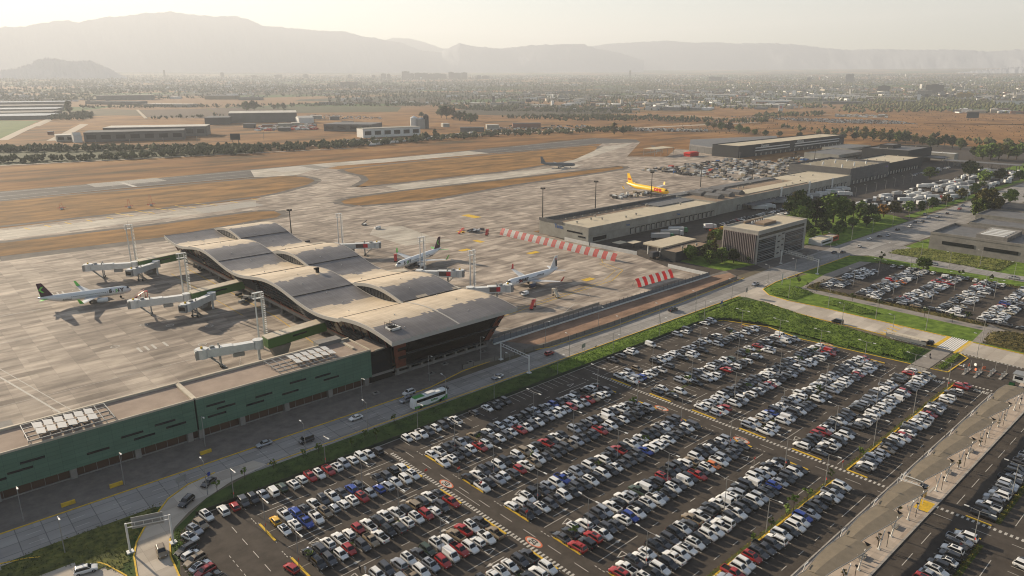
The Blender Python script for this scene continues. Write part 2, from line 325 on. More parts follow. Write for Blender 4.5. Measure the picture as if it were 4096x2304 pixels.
# car parks
b = B(); b.poly([(33.2,-60),(33.4,140.3),(36,148),(38.5,155.2),(43,159.8),(250,159.8),(262,155),(268.4,137.7),(264.7,121.6),(266.8,105),(269.6,82),(270,70.5),(293,70.5),(294.5,54),(294.5,-120),(33,-120)], .026)
b.rect(340.5, 413, -120, 154.4, .027); struct('car_park', b, asph)
b = B(); b.poly([(100,54.7),(262,54.6),(270,50),(294,52),(294,30),(262,43.8),(100,43.8),(20,43.8),(20,54.7)], .03)
struct('walkway', b, paving)
b = B(); b.poly([(269.5,76.3),(294,76.3),(294,82.2),(269.5,82.2)], .06); b.poly([(312.5,75),(335,76.5),(335,156.8),(368,160.5),(410,160),(413,154.6),(340.5,154.6),(340.5,76),(336,70),(312.5,70)], .06)
b.poly([(330,156),(335,160),(335,-100),(330,-100)], .058)
struct('footpath', b, M('path_concrete', (.28,.25,.215), .9, c2=(.22,.195,.17), scale=.4))
# kerbs
def kerb(name, pts, w_=.3, h=.14, m=ypaint, z=.0):
    b = B()
    for p, q in zip(pts[:-1], pts[1:]): b.bar((p[0],p[1],z+h/2), (q[0],q[1],z+h/2), w_, h+.06)
    return struct(name, b, m)
kerb('kerb', [(-120,182.7),(128,182.7),(145,186.5),(170,187),(185,182),(219,181.2),(267,182.3),(330,185.2)], .35)
kerb('kerb', [(66,171.3),(300,169.6)], .3); kerb('kerb', [(54,176.6),(46.8,175.5),(40.8,172),(36.9,167.2),(32.8,163.1),(29.9,158.5),(28.1,153.8),(26.7,146.4),(26,130)], .35)
kerb('kerb', [(33.1,130),(33.2,140.5),(34,148.5),(35.9,154.9)], .35); kerb('kerb', [(24.9,130),(25,147.9),(22.9,154.5),(20,160),(15.8,165.1),(10.6,168.5),(6,170.2),(-40,172)], .3)
kerb('kerb', [(250,159.7),(262,155),(268.4,137.7),(264.7,121.6),(266.8,105),(269.4,82.4)], .4); kerb('kerb', [(269.8,75.9),(271,70.6),(291,70.2),(294,74)], .4)
kerb('kerb', [(311,-100),(311,75)], .3); kerb('kerb', [(311,82),(310.8,135),(309.3,150),(311.3,161),(318,168),(335,170.3),(420,169.8)], .35); kerb('kerb', [(294.3,82),(294.3,128),(295,140),(299,156)], .35)
kerb('kerb', [(43,159.6),(250,159.6)], .2, m=kerbm); kerb('kerb', [(0,54.7),(262,54.7)], .3, m=kerbm); kerb('kerb', [(0,43.8),(262,43.8)], .5, m=kerbm)
kerb('kerb', [(170,199.9),(319,199.9)], .6, .9, m=kerbm)
# ------------------------------------------------------------ car-park grid
ROWC = [142.4-16.45*k for k in range(5)]
XB = [(53.2, 93.2), (100.4, 171.0), (178.6, 263.0)]
b = B(); y = B(); by = B(); sl_ = B()
for bi, (x0, x1) in enumerate(XB):
    for k, c in enumerate(ROWC):
        xs = x0
        for n_ in range(int((x1-x0)/2.5)+1):
            xx = x0+n_*2.5; b.line([(xx, c-5), (xx, c+5)], .13, .05)
        b.line([(x0, c), (x1-1, c)], .1, .05)
        for xe in (x0, x1): kerbpts = [(xe, c-4.4), (xe-(.6 if xe == x0 else -.6), c+4.4)]; y.bar((xe,c-4.2,.1), (xe,c+4.2,.1), .45, .22)
        sl_.rect(x0+6, x1-6, c-.45, c+.45, .055) if k in (1, 3) else None
    for k in range(5):                                     # aisle paint
        ya = ROWC[k]+8.2 if k == 0 else (ROWC[k-1]+ROWC[k])/2
        b.line([(x0+1, ya), (x0+14.5, ya)], .16, .05); b.line([(x1-14.5, ya), (x1-1, ya)], .16, .05)
        b.line([(x0+20, ya), (x1-16, ya)], .15, .05, dash=(2.2, 5.3))
        for (tx, ty, s_) in ((x0+5, ya-1.9, 1), (x1-5, ya+1.9, -1)):
            b.line([(tx, ty), (tx+2.6*s_, ty+.8), (tx+2.6*s_, ty-.8), (tx, ty)], .22, .05)
        for (tx, ty, s_) in ((x0+8, ya+1.7, 1), (x1-8, ya-1.7, -1)):
            b.line([(tx-2.4*s_, ty), (tx+1.2*s_, ty)], .2, .05); b.poly([(tx+1.2*s_, ty-.5), (tx+1.2*s_, ty+.5), (tx+3*s_, ty)], .05)
        b.line([(x0-.5, ya-3.2), (x0-.5, ya-.2)], .2, .05, dash=(.6,.5)); b.line([(x1+.5, ya+.2), (x1+.5, ya+3.2)], .2, .05, dash=(.6,.5))
    for n_ in range(int((x1-x0)/2.5)+1): b.line([(x0+n_*2.5, 154.4), (x0+n_*2.5, 159.4)], .13, .05)
    ya = (ROWC[4]-5+65.4)/2; b.line([(x0+1, ya), (x0+14.5, ya)], .16, .05); b.line([(x1-14.5, ya), (x1-1, ya)], .16, .05); b.line([(x0+20, ya), (x1-16, ya)], .15, .05, dash=(2.2, 5.3))
    for n_ in range(int((x1-x0)/2.5)+1): b.line([(x0+n_*2.5, 60), (x0+n_*2.5, 65.2)], .13, .05); b.line([(x0+n_*2.5, 32.4), (x0+n_*2.5, 37.6)], .13, .05); b.line([(x0+n_*2.5, 15), (x0+n_*2.5, 25)], .13, .05)
    b.line([(x0+1, 57), (x0+14.5, 57)], .16, .05); b.line([(x1-14.5, 57), (x1-1, 57)], .16, .05); b.line([(x0+20, 57), (x1-16, 57)], .15, .05, dash=(2.2,5.3))
    b.line([(x0+4, 40.6), (x1-4, 40.6)], .15, .05, dash=(6,5)); b.line([(x0+4, 28.4), (x1-4, 28.4)], .15, .05, dash=(8,5))
    y.bar((x0,65.5,.1), (x1,65.5,.1), .4, .22); y.bar((x0,65.5,.1), (x0,60.2,.1), .4, .22); y.bar((x0,37.4,.1), (x0,32.2,.1), .4, .22); y.bar((x1,37.4,.1), (x1,32.2,.1), .4, .22)
    sl_.rect(x0+.4, x1-.4, 65.6, 66.6, .055); sl_.rect(x0+2, x1-2, 31.0, 32.2, .056)
for xc in (94.1, 177.6, 264.3):                           # zebra walk along the cross aisles
    b.line([(xc+.0, 154 if xc < 264 else 70), (xc, 54.8)], 1.15, .05, dash=(.55, .55)); b.line([(xc, 43.6), (xc, -40)], 1.15, .05, dash=(.55, .55))
for xc in (97.4, 174.2): b.line([(xc, 152), (xc, 54.8)], .15, .05, dash=(4, 4)); b.line([(xc, 43), (xc, -40)], .15, .05, dash=(4, 4))
b.line([(48,150),(48,60)], .15, .05, dash=(3,3)); b.line([(43.5,140),(43.5,60)], .14, .05, dash=(1,1))
for k in range(10): b.line([(34.5,152-k*2.5-3.5),(39.8,151.5-k*2.5-3.5)], .12, .05)
b.line([(96,128),(96,118)], .12, .05)
for k in range(12): b.line([(100.5+3*math.cos(0), 40), (101, 40)], .01, .05)
for k in range(14): b.line([(186+k*.0, 0), (186, .1)], .01, .05)
# footpath crossing, road arrows and lane lines
zb2 = B()
for k in range(8): zb2.line([(295, 76.4+k*.78), (312, 76.4+k*.78)], .42, .06)
struct('zebra_crossing', zb2, M('fresh_white_paint', (.72,.70,.66), .7))
for k in range(6): b.line([(182.8, 53-k*1.2), (186.8, 53-k*1.2)], .45, .055); b.line([(264.2+k*.85, 76.4),(264.2+k*.85, 82.2)], .4, .055)
for k in range(7): b.line([(173, 53.5-k*1.35), (178.6, 53.5-k*1.35)], .55, .055)
for yy in (174.1, 178.2): b.line([(-60, yy), (290, yy)], .16, .055, dash=(3, 6)); b.line([(345, yy), (1200, yy-4)], .16, .055, dash=(3, 6))
b.line([(60,170.9),(296,170.3)], .15, .055); b.line([(440,184.5),(1200,184.8)], .15, .055); b.line([(440,169),(1200,164)], .2, .055)
for k in range(8): b.line([(312+k*3.5, 171.5),(314+k*3.5, 174.5)], .3, .055)
b.line([(299,-60),(299,135)], .14, .055, dash=(3,5)); b.line([(303,-60),(303,135)], .14, .055, dash=(3,5)); b.line([(307,-60),(307,74)], .14, .055, dash=(3,5))
b.line([(312,74.7),(294.4,74.7)], .8, .055, dash=(.6,.6)); b.line([(294.6,75),(294.6,-20)], 1.0, .055, dash=(.6,.6))
b.line([(296,84.2),(311,83.8)], .5, .055)
for k in range(5): b.line([(300.5-k*.1,90+k*4.4),(304,90+k*4.4)], .15, .055)
for n_ in range(29): 
    for yy in (147, 129, 112, 95, 78, 61, 44, 27): b.line([(343+n_*2.5, yy-5), (343+n_*2.5, yy+5)], .13, .05)
for k in range(9): b.line([(0+k*2.2,166-k*.6),(3+k*2.2,163.4-k*.6)], .35, .055)
struct('painted_markings', b, wpaint)
struct('yellow_kerbs', y, ypaint); struct('planting_strips', sl_, soil)
by.poly([(294.6,82.6),(297,82.6),(311,83.4),(311.8,82.3),(295,82.3)], .05); by.poly([(292.8,76),(295,76),(312,75.8),(312,74.6),(293,74.6)], .05)
by.rect(295, 311.8, 82.2, 84, .052); by.rect(295, 311.8, 74.2, 76, .052)
for k in range(5): by.line([(295+k*3.4, 99.5), (297+k*3.4, 104)], .9, .055)
by.poly([(173.3,47.2),(178.6,47.2),(178.6,43.9),(173.3,43.9)], .07)
struct('yellow_crossing_bands', by, ypaint)
# speed roundels and PARE
rn = B(); wn = B()
def disc(bb, x, y0, r_, z): bb.poly([(x+r_*.8*math.cos(k*math.pi/10), y0+r_*1.7*math.sin(k*math.pi/10)) for k in range(20)], z)
SPOTS = [(95.9,131.3),(95.9,99),(172.6,121),(172.6,93),(50.5,118),(266.5,112)]
for (x, y0) in SPOTS: disc(rn, x, y0, 1.5, .052); disc(wn, x, y0, 1.2, .056)
struct('red_roundels', rn, rpaint); struct('white_roundels', wn, wpaint)
dk = M('dark_lettering', (.05,.045,.04), .8)
def ground_text(body, size, x, y0, rz, m, nm):
    me = text_mesh(body, size, .003, .03*size); me.materials.clear(); me.materials.append(m)
    o = bpy.data.objects.new(nm, me); COL.objects.link(o); o.location = (x, y0, .064); o.rotation_euler = (0, 0, rz); o['kind'] = 'structure'; return o
for (x, y0) in SPOTS: t_ = ground_text('20', 1.7, x, y0, math.pi/2*0+math.pi, dk, 'speed_numerals'); t_.rotation_euler[2] = 0; t_.scale = (.95, 1.6, 1)
for (x, y0) in ((259.5,70.3),(261,57.5)): t_ = ground_text('PARE', 1.9, x, y0, -math.pi/2, wpaint, 'road_lettering'); t_.scale = (1, 1.6, 1)
# ============================================================ CARS
glass = M('car_glass', (.012,.014,.016), .08); tyre = M('tyre', (.018,.018,.018), .9); rim = M('wheel_rim', (.32,.32,.33), .35, .8)
lampm = M('headlight_glass', (.75,.75,.72), .15); tailm = M('taillight_glass', (.35,.02,.02), .25); bedm = M('pickup_bed', (.02,.02,.02), .8); trim = M('black_trim', (.02,.02,.021), .6)
CC = {'w': ('white', (.70,.68,.64)), 's': ('silver', (.34,.35,.37)), 'g': ('dark grey', (.075,.075,.08)), 'k': ('black', (.014,.014,.016)), 'r': ('red', (.33,.018,.014)),
      'b': ('blue', (.025,.06,.30)), 'y': ('yellow', (.75,.42,.02)), 'o': ('orange', (.65,.16,.02)), 'n': ('beige', (.24,.18,.11)), 'e': ('dark green', (.035,.055,.03)), 'c': ('cream', (.5,.45,.35))}
PAINT = {}
for k_, (nm_, c_) in CC.items():
    m = M(nm_.replace(' ', '_')+'_car_paint', c_, .28, .35 if k_ in 'sgb' else 0.0); m.node_tree.nodes['Principled BSDF'].inputs['Coat Weight'].default_value = .6
    m.node_tree.nodes['Principled BSDF'].inputs['Coat Roughness'].default_value = .06; PAINT[k_] = m
TYPES = {'c': 'sedan', 'h': 'hatchback', 'S': 'suv', 'P': 'pickup', 'V': 'van', 'J': 'jeep'}
# length, width, belt z, roof z, cab rear/front at the belt, cab rear/front at the roof, hood z, tail z
SPEC = {'c': (4.6,1.78,.92,1.45,-1.75,1.05,-1.05,.25,.86,.95), 'h': (4.05,1.74,.95,1.52,-1.95,1.0,-1.55,.3,.9,.98), 'S': (4.6,1.86,1.08,1.72,-2.2,1.1,-1.85,.45,1.05,1.1),
        'P': (5.3,1.86,1.12,1.80,-.75,1.35,-.5,.65,1.1,1.1), 'V': (4.6,1.8,1.1,1.9,-2.22,1.55,-2.15,.95,1.15,1.1), 'J': (4.3,1.86,1.15,1.85,-2.0,.75,-1.95,.5,1.12,1.15)}
def car_geo(t):
    L, W_, zb, zr, c0, c1, r0, r1, zh, zt = SPEC[t]; h = L/2; w2 = W_/2; P_ = {}
    b = B(); low = .32
    st = [(-h, .88, .5, zt*.80), (-h+.12, .96, low, zt*.96), (-h+.5, 1, low, zt)]
    st += [(c0, 1, low, zb), (c1, 1, low, zb), (h-.55, .98, low, zh*.93), (h-.12, .90, low, zh*.80), (h, .80, .45, zh*.66)]
    if t == 'P': st[2] = (-h+.3, 1, low, zt*.98)
    st.sort(key=lambda s_: s_[0])
    rings = []
    for x, f, z0, z1 in st:
        a = w2*f; rings.append([(x,-a*.9,z0),(x,a*.9,z0),(x,a,z0+.28),(x,a,z1-.18),(x,a*.9,z1),(x,-a*.9,z1),(x,-a,z1-.18),(x,-a,z0+.28)])
    b.loft(rings, 0)
    wb, wt = w2*.9, w2*.74
    if t in 'VJ': wt = w2*.86
    cab = [(c0,-wb,zb),(c1,-wb,zb),(c1,wb,zb),(c0,wb,zb),(r0,-wt,zr-.05),(r1,-wt,zr-.05),(r1,wt,zr-.05),(r0,wt,zr-.05),(r0+.15,-wt*.85,zr),(r1-.15,-wt*.85,zr),(r1-.15,wt*.85,zr),(r0+.15,wt*.85,zr)]
    b.add(cab, [(0,1,5,4),(1,2,6,5),(2,3,7,6),(3,0,4,7),(4,5,9,8),(5,6,10,9),(6,7,11,10),(7,4,8,11),(8,9,10,11)], 0)
    if t == 'P':
        b.box(-h+.1, -.85, -w2*.9, -w2*.78, zt-.1, zt+.12, 0); b.box(-h+.1, -.85, w2*.78, w2*.9, zt-.1, zt+.12, 0); b.box(-h+.06, -h+.16, -w2*.9, w2*.9, zt-.1, zt+.12, 0)
        P_['cargo_bed'] = B().rect(-h+.16, -.86, -w2*.77, w2*.77, zt+.03)
    for sgn in (-1, 1): b.box(c1-.15, c1+.02, sgn*w2*.95-(.0 if sgn > 0 else .16), sgn*w2*.95+(.16 if sgn > 0 else 0), zb-.02, zb+.13, 0)
    P_['body'] = b
    def quad(p, q, r_, s_, out):
        o = Vector(out)*.012; i = .09
        def mixp(a, c, u): return Vector(a)*(1-u)+Vector(c)*u
        P4 = [Vector(p), Vector(q), Vector(r_), Vector(s_)]; c = sum(P4, Vector())/4
        return B().add([v+(c-v)*i+o for v in P4], [(0,1,2,3)])
    P_['windscreen'] = quad(cab[1], cab[2], cab[6], cab[5], (1,0,1)); P_['rear_window'] = quad(cab[3], cab[0], cab[4], cab[7], (-1,0,.6))
    if t != 'V':
        for sgn, ids in ((-1,(0,1,5,4)), (1,(2,3,7,6))):
            P_['side_window%d' % sgn] = quad(*[cab[k] for k in ids], (0,sgn,.3))
    else:
        for sgn in (-1, 1):
            y_ = sgn*wb; P_['side_window%d' % sgn] = quad((.5,y_,zb),(c1-.1,y_,zb),(r1-.05,sgn*wt,zr-.1),(.5,sgn*wt,zr-.1),(0,sgn,.3)) if sgn < 0 else quad((c1-.1,y_,zb),(.5,y_,zb),(.5,sgn*wt,zr-.1),(r1-.05,sgn*wt,zr-.1),(0,sgn,.3))
    wr = .36 if t in 'SPJ' else .32; xw = h-.85
    for sx in (-1, 1):
        for sy_ in (-1, 1):
            wbm = B(); yo = sy_*(w2+.02); wbm.tube((sx*xw, yo-sy_*.22, wr), (sx*xw, yo, wr), wr, 10, 0); wbm.tube((sx*xw, yo, wr), (sx*xw, yo+sy_*.015, wr), wr*.58, 8, 1); P_['wheel%d%d' % (sx, sy_)] = wbm
    for sy_ in (-1, 1):
        y0 = sy_*w2*.62; P_['headlight%d' % sy_] = B().add([(h-.10,y0-.18,zh*.62),(h-.10,y0+.18,zh*.62),(h-.16,y0+.18,zh*.8),(h-.16,y0-.18,zh*.8)], [(0,1,2,3)]) if False else B().box(h-.2, h-.02, y0-.16, y0+.16, zh*.62, zh*.76)
        y0 = sy_*w2*.78; P_['taillight%d' % sy_] = B().box(-h-.01, -h+.12, y0-.1, y0+.1, zt*.62, zt*.86)
    if t == 'J': P_['spare_wheel'] = B().tube((-h-.2, .1, .95), (-h+.02, .1, .95), .37, 10, 0)
    if t == 'S': P_['roof_rail-1'] = B().box(r0+.1, r1-.3, -wt*.92, -wt*.86, zr-.02, zr+.05); P_['roof_rail1'] = B().box(r0+.1, r1-.3, wt*.86, wt*.92, zr-.02, zr+.05)
    return P_
GEO = {t: car_geo(t) for t in SPEC}
PM = {'body': None, 'cargo_bed': [bedm], 'windscreen': [glass], 'rear_window': [glass], 'side_window': [glass], 'wheel': [tyre, rim], 'headlight': [lampm], 'taillight': [tailm], 'spare_wheel': [tyre], 'roof_rail': [trim], 'sunroof': [glass]}
SUNR = {t: B().box(-1.0, .15, -.42, .42, SPEC[t][3]-.02, SPEC[t][3]+.012) for t in 'cS'}
MC = {}
def pmesh(t, pn, col):
    base = pn.rstrip('-1'); key = (t, pn, col if base == 'body' else '')
    if key not in MC:
        g = SUNR[t] if pn == 'sunroof' else GEO[t][pn]; me = g.mesh(base, [PAINT[col]] if base == 'body' else PM[base])
        if base == 'body': me.polygons.foreach_set('use_smooth', [False]*len(me.polygons))
        MC[key] = me
    return MC[key]
PROTO = {}
def make_car(t, col, x, y, rz, label, group, z=.03, detail=True):
    sunroof = t in 'cS' and (int(x*7+y*3) % 3 == 0); key = (t, col, sunroof, detail)
    nm = 'parked_'+TYPES[t] if group else TYPES[t]
    if key not in PROTO:
        o = bpy.data.objects.new(nm, None); COL.objects.link(o); o.empty_display_size = 1
        for pn in list(GEO[t])+(['sunroof'] if sunroof else []):
            base = pn.rstrip('-1')
            if not detail and base in ('headlight', 'taillight', 'roof_rail', 'spare_wheel'): continue
            part(base, pmesh(t, pn, col), o)
        PROTO[key] = o; c = o
    else: c = copy_tree(PROTO[key]); c.name = nm
    c.location = (x, y, z); c.rotation_euler = (0, 0, rz); q_ = (x*1.7+y) % 1; c.scale = (.94+.11*q_, .97+.05*((x*3.1) % 1), .96+.08*((y*2.3+x) % 1)); tag(c, label, TYPES[t] if t != 'S' else 'suv', group); return c
STUFF = {}
def bulk_car(buf, t, col, x, y, rz, z=.03):
    ca, sa = math.cos(rz), math.sin(rz)
    for pn, g in GEO[t].items():
        base = pn.rstrip('-1')
        if base in ('headlight', 'taillight', 'roof_rail', 'spare_wheel'): continue
        off = len(buf.v); buf.v += [(x+px*ca-py*sa, y+px*sa+py*ca, z+pz) for px, py, pz in g.v]
        buf.f += [tuple(k+off for k in f) for f in g.f]
        mi = 'wsgkrbyonec'.index(col) if base == 'body' else (12 if base == 'wheel' else (13 if base == 'cargo_bed' else 11)); buf.i += [mi]*len(g.f)
BULKM = [PAINT[k] for k in 'wsgkrbyonec']+[glass, tyre, bedm]
GRID = {'O': (19, 'wSu rhu gJd kSd scd wVu eSu wSu whu rPd wSd rPd wSu sSd wcu wSd wcd kJu nJu wSu wPu whd wSu wPd gSd whd gSd kSd . . . . . . kPd kcd kSd'),
 'Aa': (21, 'wPu yhu wPd bSu gcu wPu gSd wPd gcd bSu gcu . gcd gSu kJu wSu . . . wcd wPu kSd gPu sPd kcd nPu kSu wcu kSd whd shd whd kPu kSd kJd shd ghd scd bhd ghd'),
 'Ab': (21, 'gSd wcd wSu bPd wPd nSd shu whu wSu rSd shd bhu sSu wcd wSd wSd . . . wPd wSu gcd gSd whd rPd wSd gSd whd gSd wcd rPd wPd gSd wPd kSd sSd wPd wSd shd rSd wSd sPd rPd'),
 'Ba': (21, 'gPu kSu gSu wSu wPu whu rhd wPu kSu wPu wPu kSu nJu gSu wPu gcu gSu . . kPu wPu gSd gSd wSd kSd gcu wSd nJd whd kPu rPu kSd wPu kcd . sSd gcd ghd shd khd wVu wSd ghd wPu whd . shd'),
 'Bb': (21, 'wPd kSd gSd whd rhd gSd nPd wPu kSd gSu wSu wSd rSd whu gSd rPd nPd . . wPd khd sPd whd gSu rhd wPu nPd wSd ghd gPd kSd gSd nPd sSd gPd kPd ghd rPd shd wSd kSd whd kSd kPu gSd kPu'),
 'Ca': (25, 'wSd gSd sSu wSd gPu eSd wSd wSu nPu rPu wSd gPu kSd . . whu wJu wSd kJd gPd scd wSd bPd wcd sSd gcd wSd kPu wSu kPu gSd rPu kSd wPd shd wcd kSd'),
 'Cb': (27, 'nPd wSd sSd rSd wVd rPd wSd whu wPd nPu wPd . . kSd gSd wcd gSd gPd wSd kPd gSd gSd wSd kSd wSd kSd wcd gcd gSd gPd gSd bcd'),
 'Da': (32, 'wcd wcd wcd gSd gPu . . . gcu kcu wcd wSu gSd gSd sSd wPu kSu wPu shu ePu wVu gcd kSu rSd kPd gJd gSd wSu ncu wSd'),
 'Db': (34, 'kSu wSu wSd . . . rSu kJu rSu wPd gSd gcd wSu bSd wPd kSd wSd wPd scd kcd wSd gSd wVd kSd rPd ghd wSd ohd wPd sSd'),
 'Ea': (40, 'rSu wPu gSd wSu wcd kSd gcd gSd kSd wSd gSu nPu wPu gSu kSu wPu wVu wSu sSu kSu kVd wVu wSd sSd wcd kPu wcd kSu'),
 'Eb': (41, 'wSd kPd wSd kSd wPu wSd wcd wSd kSd wSd wPd wPu wSu gSd wPd gSd kSd wSd sSd gSd kcd bhd scd kSd gSd wSd'),
 'F': (47, 'rPd wSd wSd rSd gSd gPd gSd wSu wSd kSd wSd wSd bSd sPd kSd gcd kSu wcd sPd kcd wSd'),
 'G': (58, 'rSd scd wSd kSu wcu kSu wSu kSd sPd wSu . . . . kPd kSd wPu gSu scu wSu gcu')}

ROWY = {'O': 156.9, 'F': 62.6, 'G': 34.9, 'H': 22.5, 'Ha': 17.3}
for k, c in enumerate(ROWC): ROWY['ABCDE'[k]+'a'] = c+2.65; ROWY['ABCDE'[k]+'b'] = c-2.65
rc = random.Random(11)
def rnd_code():
    return rc.choices('wsgkrbonec', [40,12,20,22,4.5,1.2,.4,1.6,.6,.5])[0]+rc.choices('chSPVJ', [20,16,36,23,3,1.5])[0]+rc.choice('dud')
cars = []
for row, yv in ROWY.items():
    a0, s_ = GRID.get(row, (0, '')); s_ = s_.split()
    rng = range(19, 107)
    for i in rng:
        X = 1.25+i*2.5
        blk = 0 if i <= 36 else (1 if 40 <= i <= 67 else (2 if 72 <= i <= 104 else None))
        if blk is None or (blk == 0 and row != 'O' and i < 22): continue
        c = None
        if 0 <= i-a0 < len(s_) and s_[i-a0] != '.': c = s_[i-a0]
        else:
            if blk == 2: dens = {'O': .42, 'Aa': .5, 'Ab': .55, 'Ba': .72, 'Bb': .66}.get(row, .96)
            elif row in ('F',): dens = .97 if i > 67 else .9
            elif row in ('G',): dens = .95 if X > 120 and i > 78 else 0
            elif row in ('H', 'Ha'): dens = .93
            elif row == 'O': dens = 0 if i > 55 else .5
            else: dens = .93
            if row in ('O',) and blk == 2 and i < 76: dens = 0
            if row == 'F' and i in (72, 73, 74): dens = 1
            if i in range(a0, a0+len(s_)) and row in ('O','Aa','Ab','Ba'): dens *= .4
            if rc.random() < dens: c = rnd_code()
            if c and row == 'F' and rc.random() < .12: c = 'r'+c[1:]
        if c and c[1] in SPEC:
            cars.append([row, blk, i, c, X+rc.uniform(-.24,.24), yv+rc.uniform(-.45,.45)])
for c in cars: c.append(math.dist((c[4], c[5], 0), (0, 0, H)))
def infr(c):
    v = Vector((c[4], c[5], -H)); zz = v.dot(fwd)
    return zz > 0 and abs(v.dot(rt)/zz*F) < 2110 and -1210 < v.dot(up)/zz*F < 1200
cars = [c for c in cars if infr(c) or c[6] < 200]
vis = sorted([c for c in cars if infr(c)], key=lambda c: c[6])
near = {id(c) for c in vis[:282]}
cars.sort(key=lambda c: (c[1], c[0], c[2]))
RN = {'O': 'row along the green verge', 'F': 'row along the long yellow kerb', 'G': 'row beyond the canopy walkway', 'H': 'outermost row beyond the walkway', 'Ha': 'outermost row beyond the walkway, far side'}
for k, nm_ in enumerate(('first', 'second', 'third', 'fourth', 'fifth')):
    RN['ABCDE'[k]+'a'] = nm_+' double row from the verge, verge side'; RN['ABCDE'[k]+'b'] = nm_+' double row from the verge, canopy side'
BN = ['near block', 'middle block', 'far block']
def ordn(n_): return str(n_)+('th' if 10 <= n_ % 100 <= 20 else {1: 'st', 2: 'nd', 3: 'rd'}.get(n_ % 10, 'th'))
cnt = {}; bulk = B(); bulk3 = B()
for c in cars:
    row, blk, i, code, x, y0, dist = c
    base_up = row in ('O',) and False
    nose_up = code[2] == 'u'
    rz = (math.pi/2 if nose_up else -math.pi/2)+rc.uniform(-.05, .05)
    key = (row, blk); cnt[key] = cnt.get(key, 0)+1
    if id(c) in near:
        lb = '%s %s, %s from left in %s, %s' % (CC[code[0]][0], TYPES[code[1]], ordn(cnt[key]), BN[blk], RN[row])
        lb = ' '.join(lb.split()[:16])
        make_car(code[1], code[0], x, y0, rz, lb, 'cars in the big car park', detail=dist < 185)
    else: bulk_car(bulk, code[1], code[0], x, y0, rz)
bulk.make('parked_cars', BULKM, label='far rows of parked cars filling the back of the big car park', cat='cars', kind='stuff')
# curved corner of the lot and cars on the roads
def veh(t, col, x, y, rz, lb): return make_car(t, col, x, y, R(rz), lb, None, z=.06)
spx = [((45,157.2),'w','S',-84,'white suv with grey roof nearest the curved fence end of the verge row'), ((42.8,154.9),'n','S',-80,'beige suv second from the curved end of the verge row'), ((41.0,153.4),'s','S',-76,'silver suv parked in the bend of the verge row'),
       ((39.3,151.6),'w','c',-72,'white sedan last in the verge row before the corner')]
for (p, col, t, a, lb) in spx: veh(t, col, p[0], p[1], a, lb)
for k, (col, t) in enumerate((('k','S'),('w','h'),('n','S'),('w','c'),('r','S'),('k','c'),('g','P'))):
    veh(t, col, 37.0+k*.12, 147.6-k*2.55, 14 if k % 2 else 194, '%s %s, %s from the top in the corner row by the ramp road' % (CC[col][0], TYPES[t], ordn(k+1)))
G_ = lambda x, y: G(x, y, .7)
for (x, y, t, col, a, lb) in [(1532/1,1580,'S','w',182,''),]: pass
def on(px, py, t, col, a, lb): p = G(px, py, .7); return veh(t, col, p[0], p[1], a, lb)
on(1768,1556,'c','k',181,'black taxi with yellow roof just ahead of the coach in the far lane'); on(1635,1570,'S','w',180,'white suv overtaking the green and white coach'); on(1624,1600,'S','s',180,'silver suv just behind the green and white coach')
on(1423,1670,'c','w',180,'white sedan alone on the shaded road before the coach'); on(1225,1760,'V','k',180,'black van on the shaded concrete road'); on(1056,1774,'c','s',180,'silver sedan behind the black van on the shaded road')
on(834,1928,'c','k',210,'black taxi with yellow roof leaving the main road for the ramp'); on(745,2006,'S','k',216,'black suv driving down the curved ramp road')
on(646,2206,'S','n',262,'beige suv in the sun under the sign gantry'); on(343,2278,'S','w',-12,'white suv on the sunlit junction at the photo corner')
on(1990,1506,'c','s',182,'silver sedan in the shade passing under the white gantry'); on(2198,1412,'h','r',0,'red hatchback leaving the terminal shadow on the main road'); on(2692,1238,'P','k',0,'black pickup alone on the sunlit main road'); on(3022,1136,'P','s',180,'silver pickup near the roundabout entry of the loop road')
on(3350,1286,'V','k',93,'dark grey van on the pale loop road'); on(3710,1370,'S','k',95,'black suv stopped beside the bus shelter')
on(3438,984,'c','w',10,'white sedan on the main road by the pale office block'); on(3478,955,'c','w',180,'white car farther along the main road near the trees'); on(3372,1007,'c','k',0,'black and yellow taxi in the shade by the office gantry'); on(3338,1008,'c','g',0,'grey car next to the taxi in the office shade')
on(3518,943,'c','g',0,'dark grey car on the main road opposite the grass mound'); on(3553,941,'h','s',182,'silver hatchback on the main road opposite the grass mound'); on(3640,905,'S','w',180,'white suv approaching the zebra crossing'); on(3590,917,'c','k',0,'black sedan approaching the zebra crossing')
on(3734,1056,'S','s',85,'silver suv on the narrow side road by the concrete building'); on(4056,1112,'P','s',85,'silver pickup at the right edge on the side road')
on(1165,2272,'h','r',100,'red hatchback with black roof driving past the yellow kerb end'); on(2336,1546,'S','w',-88,'white suv manoeuvring in the shaded cross aisle') if False else None
for k, (x, y, t, col) in enumerate(((3715,870,'c','w'),(3750,866,'c','s'),(3790,853,'h','k'),(3838,835,'S','r'),(3852,820,'c','w'),(3690,885,'c','k'),(3700,857,'S','s'),(3660,888,'h','g'))):
    on(x, y, t, col, 180 if k % 2 else 2, '%s %s, %s vehicle up the main road beyond the zebra crossing' % (CC[col][0], TYPES[t], ordn(k+1)))
